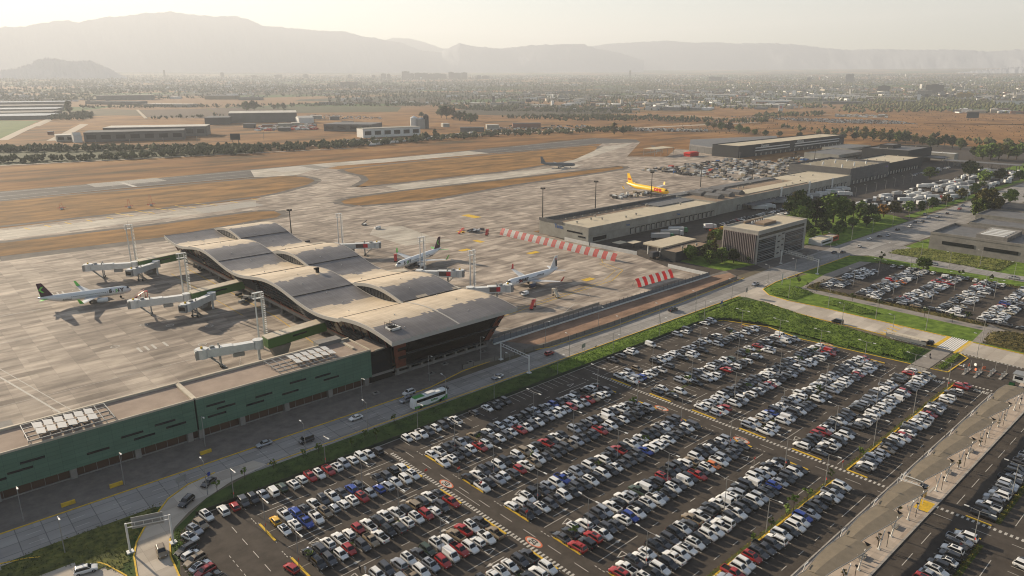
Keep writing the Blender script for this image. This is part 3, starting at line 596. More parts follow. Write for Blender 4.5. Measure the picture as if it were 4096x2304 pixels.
# second car park, top right
for yy in (147, 129, 112, 95, 78, 61, 44, 27):
    for n_ in range(28):
        for s_ in (-2.6, 2.6):
            if yy == 147 and (n_ > 20 or n_ in (9,)): continue
            if rc.random() < .80:
                c = rnd_code(); bulk_car(bulk3, c[1], c[0], 344.3+n_*2.5+rc.uniform(-.2,.2), yy+s_+rc.uniform(-.2,.2), math.pi/2*(1 if rc.random() < .5 else -1))
for n_ in range(36):
    if rc.random() < .7: c = rnd_code(); bulk_car(bulk3, c[1], c[0], 410.5, 146-n_*4, 0 if rc.random() < .5 else math.pi)
    if rc.random() < .6: c = rnd_code(); bulk_car(bulk3, c[1], c[0], 342.6, 124-n_*5.8, math.pi/2)
bulk3.make('parked_cars', BULKM, label='cars filling the smaller car park beyond the lawn', cat='cars', kind='stuff')
# ============================================================ TERMINAL
greyroof = slab_mat('grey_roof_metal', (.15,.135,.13), (.175,.16,.15), (.10,.09,.085), 1.3, 9.8, 0, (.6,.55,.5), .5, mortar=.04, nscale=.07, spec=.35, rough=.5, tone=.35); roofm = slab_mat('roof_metal', (.52,.42,.29), (.57,.465,.33), (.38,.31,.22), 1.3, 9.8, 0, (.75,.68,.6), .5, mortar=.04, nscale=.07, spec=.3, rough=.5, tone=.3)
fascia = M('fascia_panel', (.46,.43,.38), .6); copper = M('copper_panel', (.22,.06,.03), .55, c2=(.13,.04,.022), scale=.4)
darkglass = M('dark_glazing', (.012,.014,.016), .12); louv = M('louvre_metal', (.10,.10,.10), .5, .4); darkm = M('dark_interior', (.02,.018,.016), .8)
concm = M('fair_concrete', (.27,.25,.22), .85, c2=(.20,.185,.165), scale=.3, detail=7); greenp = slab_mat('green_cladding', (.098,.182,.125), (.086,.165,.112), (.055,.11,.075), 3.0, 1.15, 0, (.8,.8,.78), .45, mortar=.012, nscale=.15, vert=True, spec=.3, rough=.6, tone=.12)
tanroof = M('tan_membrane', (.36,.28,.22), .9, c2=(.27,.21,.165), scale=.15, detail=8); whitem = M('white_metal', (.68,.67,.63), .45, c2=(.58,.57,.53), scale=.5); greym = M('grey_metal', (.28,.28,.27), .5, .3)
panelm = M('glare_solar_glass', (.55,.52,.47), .4, .1); brownf = M('brown_mesh_fence', (.10,.06,.04), .8); beigep = M('beige_panel_roof', (.55,.48,.37), .7, c2=(.45,.39,.30), scale=.3); steelr = M('steel_roof', (.17,.165,.16), .6, .2, c2=(.13,.125,.12), scale=.2)  # solar panels: pale base colour stands in for sun and haze reflections
XL, XM, XR = 117.8, 145.6, 173.5
def zL(y):
    if y < 224: return 16.5+2.0*math.sin(math.pi*(y-187)/39)
    return 16.2-2.0*math.sin(math.pi*(y-224)/39.2)
def zR(y):
    if y < 224: return zL(y)
    return 16.2+2.7*math.sin(math.pi*(y-224)/39.2)
T = thing('passenger_terminal', 'long terminal with rows of wave shaped tan metal roof bays and dark glass front', 'terminal')
ys = [189+k*(419-189)/138 for k in range(139)]
def wave(x0, x1, zf, name, nseg=28):
    b = B(); n = nseg+1; top = []
    for y in ys: top.append([(x0+(x1-x0)*k/nseg, y, zf(y)+.35*math.sin(math.pi*k/nseg)*0) for k in range(n)])
    b.loft(top, 0, caps=False, closed=False); b.f = [f[::-1] for f in b.f]
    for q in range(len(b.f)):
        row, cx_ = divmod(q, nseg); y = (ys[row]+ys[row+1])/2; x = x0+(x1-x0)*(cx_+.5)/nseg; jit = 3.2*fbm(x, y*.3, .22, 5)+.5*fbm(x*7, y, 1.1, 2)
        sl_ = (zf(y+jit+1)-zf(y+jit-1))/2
        if (sl_ > .03 if y > 224 else y+jit < 203): b.i[q] = 3  # grey roof sheets on slopes falling toward the front, ragged edges
    bot = [[(p[0], p[1], p[2]-.9) for p in r_] for r_ in top]; b.loft(bot, 1, caps=False, closed=False)
    for xx in (x0, x1): b.loft([[(xx, y, zf(y)+.12), (xx, y, zf(y)-1.25)] for y in ys], 2, caps=False, closed=False)
    for xx, s_ in ((x0, 1), (x1, -1)): b.loft([[(xx, y, zf(y)+.12), (xx+s_*.35, y, zf(y)+.12)] for y in ys], 2, caps=False, closed=False)
    for yy in (ys[0], ys[-1]): b.add([(x0,yy,zf(yy)+.1),(x1,yy,zf(yy)+.1),(x1,yy,zf(yy)-1.35),(x0,yy,zf(yy)-1.35)], [(0,1,2,3)], 2)
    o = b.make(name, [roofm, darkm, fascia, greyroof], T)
    s = B()                                  # dark bars paint the step seams with their shading line; small vents
    for k in range(6):
        yy = 224+39.2*k-(1.5 if k % 2 else -1.0)
        if 190 < yy < 418: s.bar((x0+.5, yy, zf(yy)+.05), (x1-.5, yy, zf(yy)+.05), .5, .22)
    s.make('shaded_step_seams', [darkm], o)
    v = B()
    for k in range(18):
        yy = 196+k*12.6
        if yy < 417: xx = x0+(x1-x0)*(.5 if k % 3 else .35); v.tube((xx, yy, zf(yy)-.05), (xx, yy, zf(yy)+.45), .18, 6)
    v.make('roof_vents', [whitem], o)
    return o
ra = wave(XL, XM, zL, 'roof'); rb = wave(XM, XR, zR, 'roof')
for seg, (ya, yb) in enumerate(((224,263.2),(263.2,302.4),(302.4,341.6),(341.6,380.8),(380.8,419))):   # curved clerestory windows between the two rows of bays
    b = B(); mu = B(); n = 16; hi_ = zR if seg % 2 == 0 else zL; lo_ = zL if seg % 2 == 0 else zR; xx = XM+(.35 if seg % 2 == 0 else -.35)
    b.loft([[(xx, ya+(yb-ya)*k/n, lo_(ya+(yb-ya)*k/n)-.1), (xx, ya+(yb-ya)*k/n, hi_(ya+(yb-ya)*k/n)-.9)] for k in range(1, n)], 0, caps=False, closed=False)
    for k in range(2, n-1):
        y0 = ya+(yb-ya)*k/n; mu.bar((xx-(.1 if seg % 2 == 0 else -.1), y0, lo_(y0)), (xx-(.1 if seg % 2 == 0 else -.1), y0, hi_(y0)-.9), .12, .12)
    g = b.make('clerestory_window', [darkglass], T); mu.make('mullion', [louv], g)
b = B(); b.box(124, 168, 200, 417, 3.9, 4.9, 0)
for xx in (124, 168): b.box(xx-.15, xx+.15, 200, 417, 4.9, 5.9, 0)
b.make('deck_slab', [concm], T)
B().box(133, 160, 203, 412, 0, 3.88).make('undercroft_core', [darkm], T)
for k in range(18):
    for xx in (126.3, 166): B().tube((xx, 206+k*12.2, 0), (xx, 206+k*12.2, 3.9), .55, 10).tube((xx, 206+k*12.2, 0), (xx, 206+k*12.2, .8), .85, 10).make('column', [concm], T)
def sidewall(xb, xt, zf, nm):
    b = B(); fr = B(); lv = B(); n = 80
    P_ = [199+(416-199)*k/n for k in range(n+1)]
    b.loft([[(xb, y, 4.9), (xt, y, zf(y)-1.0)] for y in P_], 0, caps=False, closed=False)
    wobj = b.make('side_glazing', [darkglass], T)
    s_ = -1 if xt < xb else 1
    for k, y in enumerate(P_):
        if k % 4 == 0: fr.bar((xb+s_*.15, y, 4.9), (xt+s_*.15, y, zf(y)-1.1), .28, .28)
        elif k % 2 == 0: fr.bar((xb+s_*.1, y, 4.9), (xt+s_*.1, y, zf(y)-1.1), .12, .12)
    fr.loft([[(xb+s_*.3, y, 4.95), (xb+(xt-xb)*.16+s_*.3, y, 6.4)] for y in P_], 0, caps=False, closed=False)
    fr.make('wall_frame', [copper], wobj)
    for q in (.3,.42,.54,.66,.78,.9):
        for (y0, y1) in ((203,212),(215,230),(238,262),(264,300),(302,330),(340,371),(373,404)):
            m_ = (y0+y1)/2
            if q > .6 and int(y0) % 2: continue
            zz = 4.9+(zf(m_)-6)*q*1.0; xx = xb+(xt-xb)*q+s_*.75
            if zf(y0)-1.4 > zz and zf(y1)-1.4 > zz: lv.bar((xx, y0, zz), (xx, y1, zz), .95, .10)
    lv.make('louvres', [louv], wobj)
sidewall(124.4, 120.3, zL, 'left'); sidewall(167.6, 171.4, zR, 'right')
def ins(u, v):   # point of the sloping front wall, u across 0..1, v up 0..1
    return (124.2+(120.2-124.2)*v+u*((166.6-124.2)+((171.2-120.2)-(166.6-124.2))*v), 197.6+(192.3-197.6)*v, 3.4+v*11.9)
b = B(); b.loft([[ins(0, v) for v in (0, 1)], [ins(1, v) for v in (0, 1)]], 0, caps=False, closed=False); fw_ = b.make('front_glazing', [darkglass], T)
b = B()
for k in range(85): p = Vector(ins(.115+k*.0092, .1)); q = Vector(ins(.115+k*.0092, .97)); b.bar(p+Vector((0,-.3,0)), q+Vector((0,-.3,0)), .09, .25)
b.make('louvres', [M('dark_bronze_fins', (.035,.022,.016), .5)], fw_)
for v in (.02, .5): 
    p = Vector(ins(.1, v)); q = Vector(ins(.985 if v > .3 else .97, v)); B().bar(p+Vector((0,-.8,0)), q+Vector((0,-.8,0)), 1.3, .18).make('light_shelf', [louv], fw_)
for (u0, u1) in ((0,.10),(.93,1.0)):
    b = B(); 
    for (v0, v1) in ((0,.3),(.42,.62),(.74,1)):
        q = [Vector(ins(u0,v0)),Vector(ins(u1,v0)),Vector(ins(u1,v1)),Vector(ins(u0,v1))]; b.add([p+Vector((0,-.12,0)) for p in q], [(0,1,2,3)])
    q = [Vector(ins(u0,0)),Vector(ins(u0+.03,0)),Vector(ins(u0+.03,1)),Vector(ins(u0,1))]; b.add([p+Vector((0,-.16,0)) for p in q], [(0,1,2,3)]); b.make('copper_panels', [copper], fw_)
b = B(); b.box(125, 167, 199.2, 199.6, 0, 1.0); b.box(124.4, 167.4, 197.7, 199.4, 2.7, 3.35)
for k in range(9): b.box(125.6+k*5.1, 126.5+k*5.1, 199.0, 200.2, 0, 2.7)
b.make('ground_storey', [concm], T)
b = B(); b.box(125, 167, 201.5, 201.6, 0, 2.7); b.make('ground_glazing', [darkglass], T)
for s_ in (1,): # stair hatch and duct on the roof
    b = B(); yy = 199; zz = zL(199); b.box(122, 126.2, 196, 196.4, zz-.3, zz+.45); b.box(122, 122.4, 196, 200, zz-.4, zz+.4); b.box(125.8, 126.2, 196, 200, zz-.4, zz+.4); b.box(122, 126.2, 199.6, 200, zz-.5, zz+.4)
    h_ = b.make('roof_hatch', [whitem], T); r_ = B().rect(122.4, 125.8, 196.4, 199.6, zz+.16).make('opening', [darkm], h_)
    b = B()
    for xx in (123, 125):
        for k in range(5): b.tube((xx, 197+k*1.1, zz), (xx, 197+k*1.1, zz+1.5), .05, 4)
        b.tube((xx, 197, zz+1.4), (xx, 201.4, zz+1.6), .05, 4)
    for k in range(6): b.box(123, 125, 197.4+k*.6, 197.7+k*.6, zz-.2+k*.22, zz-.1+k*.22)
    b.make('stair', [trim], h_)
    zz = zL(282); b = B(); b.box(139.2, 140.4, 281.4, 282.6, zz-.2, zz+1.5).box(138.4, 140.5, 281.4, 282.6, zz+1.5, zz+2.2); b.make('roof_duct', [darkm], T)
# ------------------------------------------------------------ green pier building
GB = thing('pier_building', 'long low building clad in green metal with narrow slot windows and rooftop solar frames', 'building')
b = B(); b.box(-60, 57.4, 198, 212.6, 2.8, 12.2, 0).box(57.9, 115, 198, 212.6, 2.8, 12.2, 0); b.make('green_walls', [greenp], GB)
b = B()
for x0, x1 in ((-60,57.4),(57.9,115)):
    b.box(x0, x1, 197.9, 198.3, 12.2, 12.75); b.box(x0, x1, 212.3, 213.1, 12.2, 12.9)
b.box(114.6, 115.05, 198.3, 212.3, 12.2, 12.7); b.make('parapet', [beigep], GB)
B().rect(-60, 115, 198.3, 212.3, 12.24).make('flat_roof', [tanroof], GB)
B().box(57, 58.3, 198.3, 212.3, 12.26, 12.75).make('roof_beam', [beigep], GB)
b = B(); b.box(-60, 115, 199.6, 212, 0, 2.8); b.make('recessed_ground_floor', [brownf], GB)
b = B(); b.box(-60, 115, 198.6, 198.8, 0, .35)
for k in range(60): xx = -60+k*2.95; b.tube((xx, 198.7, 0), (xx, 198.7, 2.8), .06, 4)
b.make('ground_fence', [concm], GB)
for xx in (9.5, 26, 41.5, 55.3, 58.5, 70.5, 84.5, 99.5, 113):
    B().box(xx-.75, xx+.75, 198.15, 199.7, 0, 2.8).make('column', [concm], GB)
for (x0, x1, z) in ((15.3,20.6,8.6),(12.4,17.8,6.85),(7,12.1,5.9),(29.6,34.9,5.8),(38,43.5,7.55),(40.9,46.3,5.9),(46.5,51.9,8.15),(49.3,54.6,6.5),(60.6,65.9,9.35),(63.4,68.8,7.7),(60.6,65.9,6),(71.9,77.4,6),(74.9,80.2,7.7),(83.2,88.6,6.1),(86,91.4,9),(94.5,99.9,8.4),(97.3,102.7,6.7),(-8,-2,7.5),(-20,-14,6)):
    B().box(x0, x1, 197.93, 198.05, z-.3, z+.3).make('slot_window', [darkglass], GB)
B().box(57.4, 57.9, 198.5, 212, 2.8, 12.1).make('expansion_joint', [darkm], GB)
for (x0, x1, nm_, n0, n1) in ((18, 37.5, 'left', 2.2, 14.2), (83.5, 102.6, 'right', 6.5, 18.5)):
    S = thing('solar_array', 'rooftop solar frame with two rows of tilted panels, %s of the two on the green roof' % ('nearer the photo corner,' if nm_ == 'left' else 'nearer the terminal,'), 'solar panels', (0,0,0), 0, 'solar frames on the green roof'); S['label'] = 'steel rooftop frame with tilted panels %s' % ('by the photo edge on the green roof' if nm_ == 'left' else 'on the green roof end next to the terminal')
    b = B()
    for yy in (198.9, 201.7, 204.6, 207.5, 210.3): b.bar((x0, yy, 13.3), (x1, yy, 13.3), .16, .3)
    for k in range(9): b.bar((x0+k*(x1-x0)/8, 198.9, 13.45), (x0+k*(x1-x0)/8, 210.3, 13.45), .14, .2)
    for xx in (x0, (x0+x1)/2, x1):
        for yy in (198.9, 204.6, 210.3): b.bar((xx, yy, 12.2), (xx, yy, 13.3), .2, .2)
    b.make('steel_frame', [greym], S)
    for k in range(6):
        for j in range(2):
            xx = x0+n0+k*2.35-j*0; y0 = 200.6+j*4.2+k*.0; b = B()
            b.add([(xx, y0, 14.0), (xx+1.95, y0-.3, 13.8), (xx+2.2, y0+3.4, 13.8), (xx+.25, y0+3.7, 14.0), (xx, y0, 13.9), (xx+1.95, y0-.3, 13.7), (xx+2.2, y0+3.4, 13.7), (xx+.25, y0+3.7, 13.9)], [(0,1,2,3),(7,6,5,4),(0,4,5,1),(2,6,7,3),(1,5,6,2),(3,7,4,0)])
            b.make('panel', [panelm], S)
LB = thing('link_building', 'small dark glass link block between the green building and the terminal corner', 'building')
B().box(115.1, 123.6, 198.6, 212, 3.2, 11.3).make('glazed_walls', [darkglass], LB); B().box(115.1, 124, 198.4, 212.2, 2.4, 3.2).make('concrete_band', [concm], LB)
B().rect(115.1, 123.6, 198.8, 212, 11.34).make('flat_roof', [tanroof], LB); B().box(115.1, 123.9, 199.5, 212, 0, 2.4).make('base', [darkm], LB)
b = B(); b.box(114.9, 115.5, 198.6, 207, 11.3, 11.9); b.box(117, 121, 198.5, 199, 11.3, 11.8); b.box(111, 112, 203, 211, 12.25, 12.8); b.make('parapet', [beigep], LB)
b = B(); b.box(103.5, 112, 212, 216, 0, 13.6); b.box(-14, 17, 212.9, 218, 0, 12.6); b.make('rear_stair_block', [concm], GB)
# ------------------------------------------------------------ boarding bridges
greenb = M('green_bridge_panel', (.06,.14,.03), .5); redad = M('red_advert', (.60,.02,.03), .4); dkad = M('dark_advert', (.11,.07,.06), .5)
def bridge(Yc, right=False, lb=''):
    t = thing('fixed_walkway', lb, 'walkway'); s_ = 1 if not right else -1
    X0, X1 = (98.6, 122.2) if not right else (192.5, 170.5)
    m = Vector
    b = B(); za, zb_ = 8.0, 9.4
    def sec(x, z): return [(x, Yc-2.6, z-3.6), (x, Yc+2.6, z-3.6), (x, Yc+2.6, z), (x, Yc-2.6, z)]
    b.loft([sec(X0, za), sec(X1, zb_)], 0); b.make('green_walls', [greenb if not right else whitem], t)
    b = B(); b.loft([[(X0,Yc-2.7,za+.02),(X0,Yc+2.7,za+.02),(X0,Yc+2.7,za+.3),(X0,Yc-2.7,za+.3)],[(X1,Yc-2.7,zb_+.02),(X1,Yc+2.7,zb_+.02),(X1,Yc+2.7,zb_+.3),(X1,Yc-2.7,zb_+.3)]]); b.make('roof', [beigep], t)
    if not right:
        xm = 111; B().add([(xm-2.8, Yc-2.66, 6.85), (xm+2.8, Yc-2.66, 7.2), (xm+2.8, Yc-2.66, 7.8), (xm-2.8, Yc-2.66, 7.45)], [(0,1,2,3)]).make('slot_window', [darkglass], t)
        b = B(); b.prism([(99.5,Yc-2.2),(107,Yc-2.2),(107,Yc+2.2),(99.5,Yc+2.2)], 0, 4.2) if False else b.loft([[(101.5,Yc-1.6,0),(106,Yc-1.6,0),(106,Yc+1.6,0),(101.5,Yc+1.6,0)],[(99.8,Yc-2.2,4.4),(107.5,Yc-2.2,4.4),(107.5,Yc+2.2,4.4),(99.8,Yc+2.2,4.4)]]); b.make('pier', [concm], t)
    return t
def jetway(p, q, lb, ad=False, zt=4.6):
    """telescoping boarding bridge from rotunda p to cab q"""
    t = thing('boarding_bridge', lb, 'jet bridge', (0,0,0), 0, 'boarding bridges beside the terminal')
    P = Vector((*p, 0)); Q = Vector((*q, 0)); d = (Q-P).normalized(); n = Vector((-d.y, d.x, 0)); L = (Q-P).length; zc = zt
    b = B(); b.tube(P+Vector((0,0,zc-.3)), P+Vector((0,0,zc+3.2)), 1.9, 14); b.tube(P, P+Vector((0,0,zc)), .5, 10); b.make('rotunda', [whitem], t)
    def box_(a, c, w_, z0, z1, m_, nm_):
        b = B(); A = P+d*a; C = P+d*c; vs = []
        for z in (z0, z1):
            for (pt, s) in ((A,-1),(C,-1),(C,1),(A,1)): v = pt+n*s*w_/2; vs.append((v.x, v.y, z))
        b.add(vs, [(0,3,2,1),(4,5,6,7),(0,1,5,4),(1,2,6,5),(2,3,7,6),(3,0,4,7)]); return b.make(nm_, [m_], t)
    box_(1.6, L*.62, 2.7, zc, zc+2.7, whitem, 'inner_tunnel'); box_(L*.45, L-2.2, 3.1, zc-.15, zc+2.95, whitem, 'outer_tunnel')
    if ad:
        for sgn in (-1, 1):
            for (a, c, m_) in ((L*.48, L*.66, dkad), (L*.66, L*.76, redad)):
                b = B(); A = P+d*a+n*sgn*1.58; C = P+d*c+n*sgn*1.58; b.add([(A.x,A.y,zc+.4),(C.x,C.y,zc+.4),(C.x,C.y,zc+2.6),(A.x,A.y,zc+2.6)], [(0,1,2,3)]); b.make('advert_panel', [m_], t)
    cab = B(); cc = P+d*(L-.6); cab.tube(cc+Vector((0,0,zc-.2)), cc+Vector((0,0,zc+3.3)), 2.2, 12); co = cab.make('cab', [whitem], t)
    box_(L-.8, L+1.8, 3.6, zc-.2, zc+3.0, greym, 'cab_front'); f = box_(L+1.7, L+1.85, 3.0, zc+.5, zc+2.3, darkglass, 'cab_window')
    bc = cc+Vector((0,0,zc+3.3)); B().box(bc.x-.35, bc.x+.35, bc.y-.35, bc.y+.35, bc.z, bc.z+.7).make('beacon_box', [ypaint], t)
    ac = P+d*(L-4)+Vector((0,0,zc+2.95)); B().box(ac.x-.8, ac.x+.8, ac.y-.6, ac.y+.6, ac.z, ac.z+.8).make('roof_unit', [greym], t)
    dr = P+d*(L*.68); b = B(); 
    for sgn in (-1, 1): v = dr+n*sgn*1.2; b.bar((v.x,v.y,.8), (v.x,v.y,zc+4.0), .45, .45)
    a_ = dr-n*1.9; c_ = dr+n*1.9; b.bar((a_.x,a_.y,.8), (c_.x,c_.y,.8), .6, .5); b.make('drive_column', [greym], t)
    b = B()
    for sgn in (-1, 1): v = dr+n*sgn*1.3; b.tube(v+n*.25+Vector((0,0,.6)), v-n*.25+Vector((0,0,.6)), .6, 10)
    b.make('drive_wheels', [tyre], t)
    b = B(); v = P+d*(L*.36)+Vector((0,0,zc-.9)); b.m = Matrix.Translation(v) @ Matrix.Rotation(math.atan2(d.y, d.x), 4, 'Z'); b.box(-2, 2, -1, 1, -.9, .5); b.make('air_unit', [greym], t)
    b = B(); s0 = P+d*(L-3)+n*1.7; s1 = s0+d*(-4.5)
    for sg in (0, .9): b.bar(s0+n*sg+Vector((0,0,zc)), s1+n*sg+Vector((0,0,.2)), .1, .3)
    for k in range(12): v = s0.lerp(s1, k/11); b.box(v.x-.3, v.x+.5, v.y-.5, v.y+.5, zc*(1-k/11)+.1, zc*(1-k/11)+.18)
    b.make('service_stair', [greym], t)
    return t
nmz = ('nearest', 'middle', 'farthest')
for k, Yc in enumerate((245, 323.6, 402.2)):
    bridge(Yc, False, 'sloping green fixed walkway on the left side of the terminal, %s of three' % nmz[k])
    if k: jetway((97.2, Yc+1), (76+(k == 2)*1, Yc+(6 if k == 1 else 11)), 'long white telescoping bridge reaching left, %s row' % ('middle' if k == 1 else 'farthest'))
    if k == 0: jetway((96.2, 246), (76.8, 250), 'long white telescoping bridge beside the solar roof')
    if k: jetway((106, Yc-5), (91, Yc-15), 'short white bridge angled down beside the %s green walkway' % nmz[k])
for k, (p, q) in enumerate((((197.5, 247.5), (213.5, 238.5)), ((198, 288.5), (213, 274)), ((196.5, 371), (216.5, 357)))):
    bridge((250.5, 292, 374)[k], True, 'pale fixed walkway behind the waves of the roof, %s of three' % nmz[k])
    jetway(p, q, 'white bridge with red and dark advert panels, %s one on the far side' % nmz[k], True)
jetway((196,342), (191,352), 'plain white bridge end showing above the roof edge') if False else None
# ------------------------------------------------------------ twin lattice masts and dark apron floodlights
def twin_mast(x, y, h, lb):
    t = thing('light_mast', lb, 'light mast', (0,0,0), 0, 'white twin masts around the terminal')
    for dx in (-1.2, 1.2): B().tube((x+dx, y, 0), (x+dx, y, h), .38, 8, r2=.26).make('pole', [whitem], t)
    b = B(); b.box(x-2.0, x+2.0, y-.7, y+.7, h-2.4, h-2.2); b.box(x-2.0, x+2.0, y-.7, y+.7, h-.2, h)
    for dx in (-2, -1, 0, 1, 2):
        for dy in (-.7, .7): b.bar((x+dx, y+dy, h-2.4), (x+dx, y+dy, h), .09, .09)
    b.make('head_cage', [whitem], t)
    b = B(); b.tube((x, y, h), (x, y, h+2.2), .05, 4); b.make('lightning_rod', [greym], t)
    b = B()
    for dx in (1.75, 2.35): b.bar((x+dx, y, .5), (x+dx, y, h-2.4), .07, .07)
    for k in range(int(h*1.3)): b.box(x+1.7, x+2.4, y-.35, y+.35, .8+k*.75, .86+k*.75)
    b.make('ladder', [whitem], t)
twin_mast(102.5, 257.5, 22, 'white twin mast beside the nearest green walkway'); twin_mast(101, 337.5, 23.3, 'white twin mast beside the middle green walkway'); twin_mast(101.5, 423, 23.9, 'white twin mast beside the farthest green walkway')
twin_mast(214.5, 309.5, 18.8, 'white twin mast in front of the airliner behind the roof'); twin_mast(214.5, 267, 18.9, 'white twin mast nearest the airliner with the black tail figure'); twin_mast(215.7, 400.3, 19, 'white twin mast behind the farthest roof waves')
polem = M('dark_pole', (.055,.05,.045), .6)
def flood(x, y, h, lb):
    t = thing('floodlight_mast', lb, 'light mast', (0,0,0), 0, 'dark floodlight masts on the cargo apron')
    B().tube((x,y,0), (x,y,h), .45, 8, r2=.25).make('pole', [polem], t); b = B(); b.tube((x,y,h-.5), (x,y,h-.2), 1.7, 10)
    for k in range(8): a = k*math.pi/4; b.box(x+1.5*math.cos(a)-.3, x+1.5*math.cos(a)+.3, y+1.5*math.sin(a)-.3, y+1.5*math.sin(a)+.3, h-.2, h+.5)
    b.make('lamp_ring', [polem], t)
for (x, y, h, lb) in ((205.8,448.6,16,'thin dark mast behind the farthest roof wave'),(370.4,376,22,'dark floodlight mast left of the cargo shed corner'),(424.7,372,22.5,'dark floodlight mast between cargo corner and yellow freighter'),(506.7,380,22,'dark floodlight mast in front of the yellow freighter'),(594,388,21,'dark floodlight mast just right of the yellow freighter'),(660,372,22,'dark floodlight mast before the grey cargo box'),(760,380,22,'dark floodlight mast behind the grey cargo box'),(850,400,22,'dark floodlight mast farthest right on the cargo apron')): flood(x, y, h, lb)
# ------------------------------------------------------------ aircraft
acw = M('aircraft_white', (.70,.70,.68), .3); acg = M('aircraft_grey_wing', (.42,.43,.43), .4); purple = M('plum_paint', (.055,.012,.035), .4); lime = M('lime_paint', (.16,.55,.08), .4); engm = M('engine_intake', (.05,.05,.055), .4, .5)
dhly = M('freighter_yellow', (.85,.50,.01), .35); dhlr = M('freighter_red', (.60,.02,.02), .4); blk = M('black_lettering', (.02,.02,.025), .5); milg = M('military_grey', (.15,.16,.165), .5); redp = M('winglet_red', (.50,.02,.02), .4)
def plane(lb, cat_loc, rz, L, span, rad, zc, body, finm, tipm, fin_h, eng_m, livery, name='airliner', n_eng=1, sweep=.42, dih=.09):
    t = thing(name, lb, 'aeroplane', (cat_loc[0], cat_loc[1], 0), rz)
    # local +x forward, nose at x=0, tail at -L
    n = 16; rings = []
    prof = [(0,.04,-.25),(-.006,.22,-.22),(-.018,.45,-.16),(-.04,.72,-.08),(-.07,.9,-.02),(-.11,1,0),(-.66,1,0),(-.74,.95,.05),(-.82,.78,.2),(-.9,.52,.42),(-.96,.30,.6),(-1,.10,.72)]
    for fx, fr_, dz in prof: rings.append([(fx*L, rad*fr_*math.cos(2*math.pi*k/n), zc+rad*dz+rad*fr_*math.sin(2*math.pi*k/n)) for k in range(n)])
    b = B(); b.loft(rings, 0); b.make('fuselage', [body], t, smooth=True)
    def foil(root, tip, thick, m_, nm_, par=t):
        (rx0, rx1, ry, rz_), (tx0, tx1, ty, tz) = root, tip; b = B()
        def ring(x0, x1, y, z, th): return [(x0,y,z),(x0-(x0-x1)*.35,y,z+th/2),(x1,y,z),(x0-(x0-x1)*.35,y,z-th/2)]
        b.loft([ring(rx0, rx1, ry, rz_, thick), ring(tx0, tx1, ty, tz, thick*.3)]); return b.make(nm_, [m_], par)
    for s_ in (-1, 1):
        rx0, rx1 = -.33*L, -.50*L; hs = span/2; tx0 = rx0-hs*sweep*1.05; tx1 = tx0-1.6*L/37; zz = zc-rad*.55
        wg = foil((rx0, rx1, 0, zz), (tx0, tx1, s_*hs*.96, zz+hs*dih), .62*rad/1.98, acg if body is not milg else milg, 'wing')
        if tipm:
            b = B(); z0 = zz+hs*dih; b.loft([[(tx0,s_*hs*.95,z0),(tx1,s_*hs*.95,z0),(tx1,s_*(hs*.95+.08),z0+.1),(tx0,s_*(hs*.95+.08),z0+.1)],[(tx0-1.5,s_*hs,z0+2.4),(tx1-.8,s_*hs,z0+2.4),(tx1-.8,s_*hs+.06,z0+2.4),(tx0-1.5,s_*hs+.06,z0+2.4)]]); b.make('winglet', [tipm], wg)
        for e in range(n_eng):
            ey = s_*(5.8+e*6.5)*rad/1.98 if n_eng > 1 else s_*hs*.33; ex = rx0+1.2-abs(ey)*sweep*.6-(0 if n_eng == 1 else .5); er = rad*.55 if n_eng == 1 else rad*.38
            b = B(); nn = 14; zz2 = zz-er*.95; st = [(ex+2.2,.86),(ex+1.9,1),(ex,1.02),(ex-1.8,.8),(ex-2.4,.55)]
            b.loft([[(x, ey+er*f*math.cos(2*math.pi*k/nn), zz2+er*f*math.sin(2*math.pi*k/nn)) for k in range(nn)] for x, f in st], 0); eo = b.make('engine', [eng_m], t, smooth=True)
            B().tube((ex+2.21,ey,zz2), (ex+2.26,ey,zz2), er*.78, 14).make('intake', [engm], eo); B().bar((ex, ey, zz2+er*.9), (ex-2, ey, zz+.1), .25, er*.8).make('pylon', [acg], eo)
        foil((-.88*L, -.955*L, s_*.2, zc+rad*.35), (-.95*L, -.985*L, s_*span*.175, zc+rad*.35+.7), .3, tipm if tipm is lime else body, 'tailplane')
    b = B(); zt = zc+rad*.75; f0, f1, g0, g1 = -.83*L, -.965*L, -.935*L, -.99*L
    b.loft([[(f0,-.16,zt),(f1,-.16,zt-.2),(f1,.16,zt-.2),(f0,.16,zt)],[(g0,-.06,fin_h),(g1,-.06,fin_h),(g1,.06,fin_h),(g0,.06,fin_h)]]); fn = b.make('fin', [finm], t)
    b = B()                     # cockpit glazing
    for s_ in (-1, 1):
        b.add([(-.030*L, s_*rad*.12, zc+rad*.46), (-.035*L, s_*rad*.58, zc+rad*.34), (-.062*L, s_*rad*.76, zc+rad*.44), (-.052*L, s_*rad*.18, zc+rad*.76)], [(0,1,2,3) if s_ > 0 else (3,2,1,0)])
    b.v = [(x+.25, y*1.05, z+.08) for x, y, z in b.v]; b.make('cockpit_windows', [darkglass], t)
    for s_ in (-1, 1):
        if 'windows' in livery:
            b = B(); m_ = int(L*.55/.8)
            for k in range(m_): x = -.14*L-k*.8; b.box(x-.16, x+.16, s_*rad*.985-.03, s_*rad*.985+.03, zc+.22, zc+.60)
            b.make('cabin_windows', [darkglass], t)
    for (gx, gy) in ((-.13*L, 0), (-.47*L, -.55*rad*2.0), (-.47*L, .55*rad*2.0)):
        b = B(); 
        for k in (-.3, .3): b.tube((gx, gy+k-.14, .5), (gx, gy+k+.14, .5), .5, 10)
        gw = b.make('landing_wheels', [tyre], t); B().bar((gx, gy, .5), (gx, gy, zc-rad*.6), .18, .18).make('strut', [greym], gw)
    return t, fn
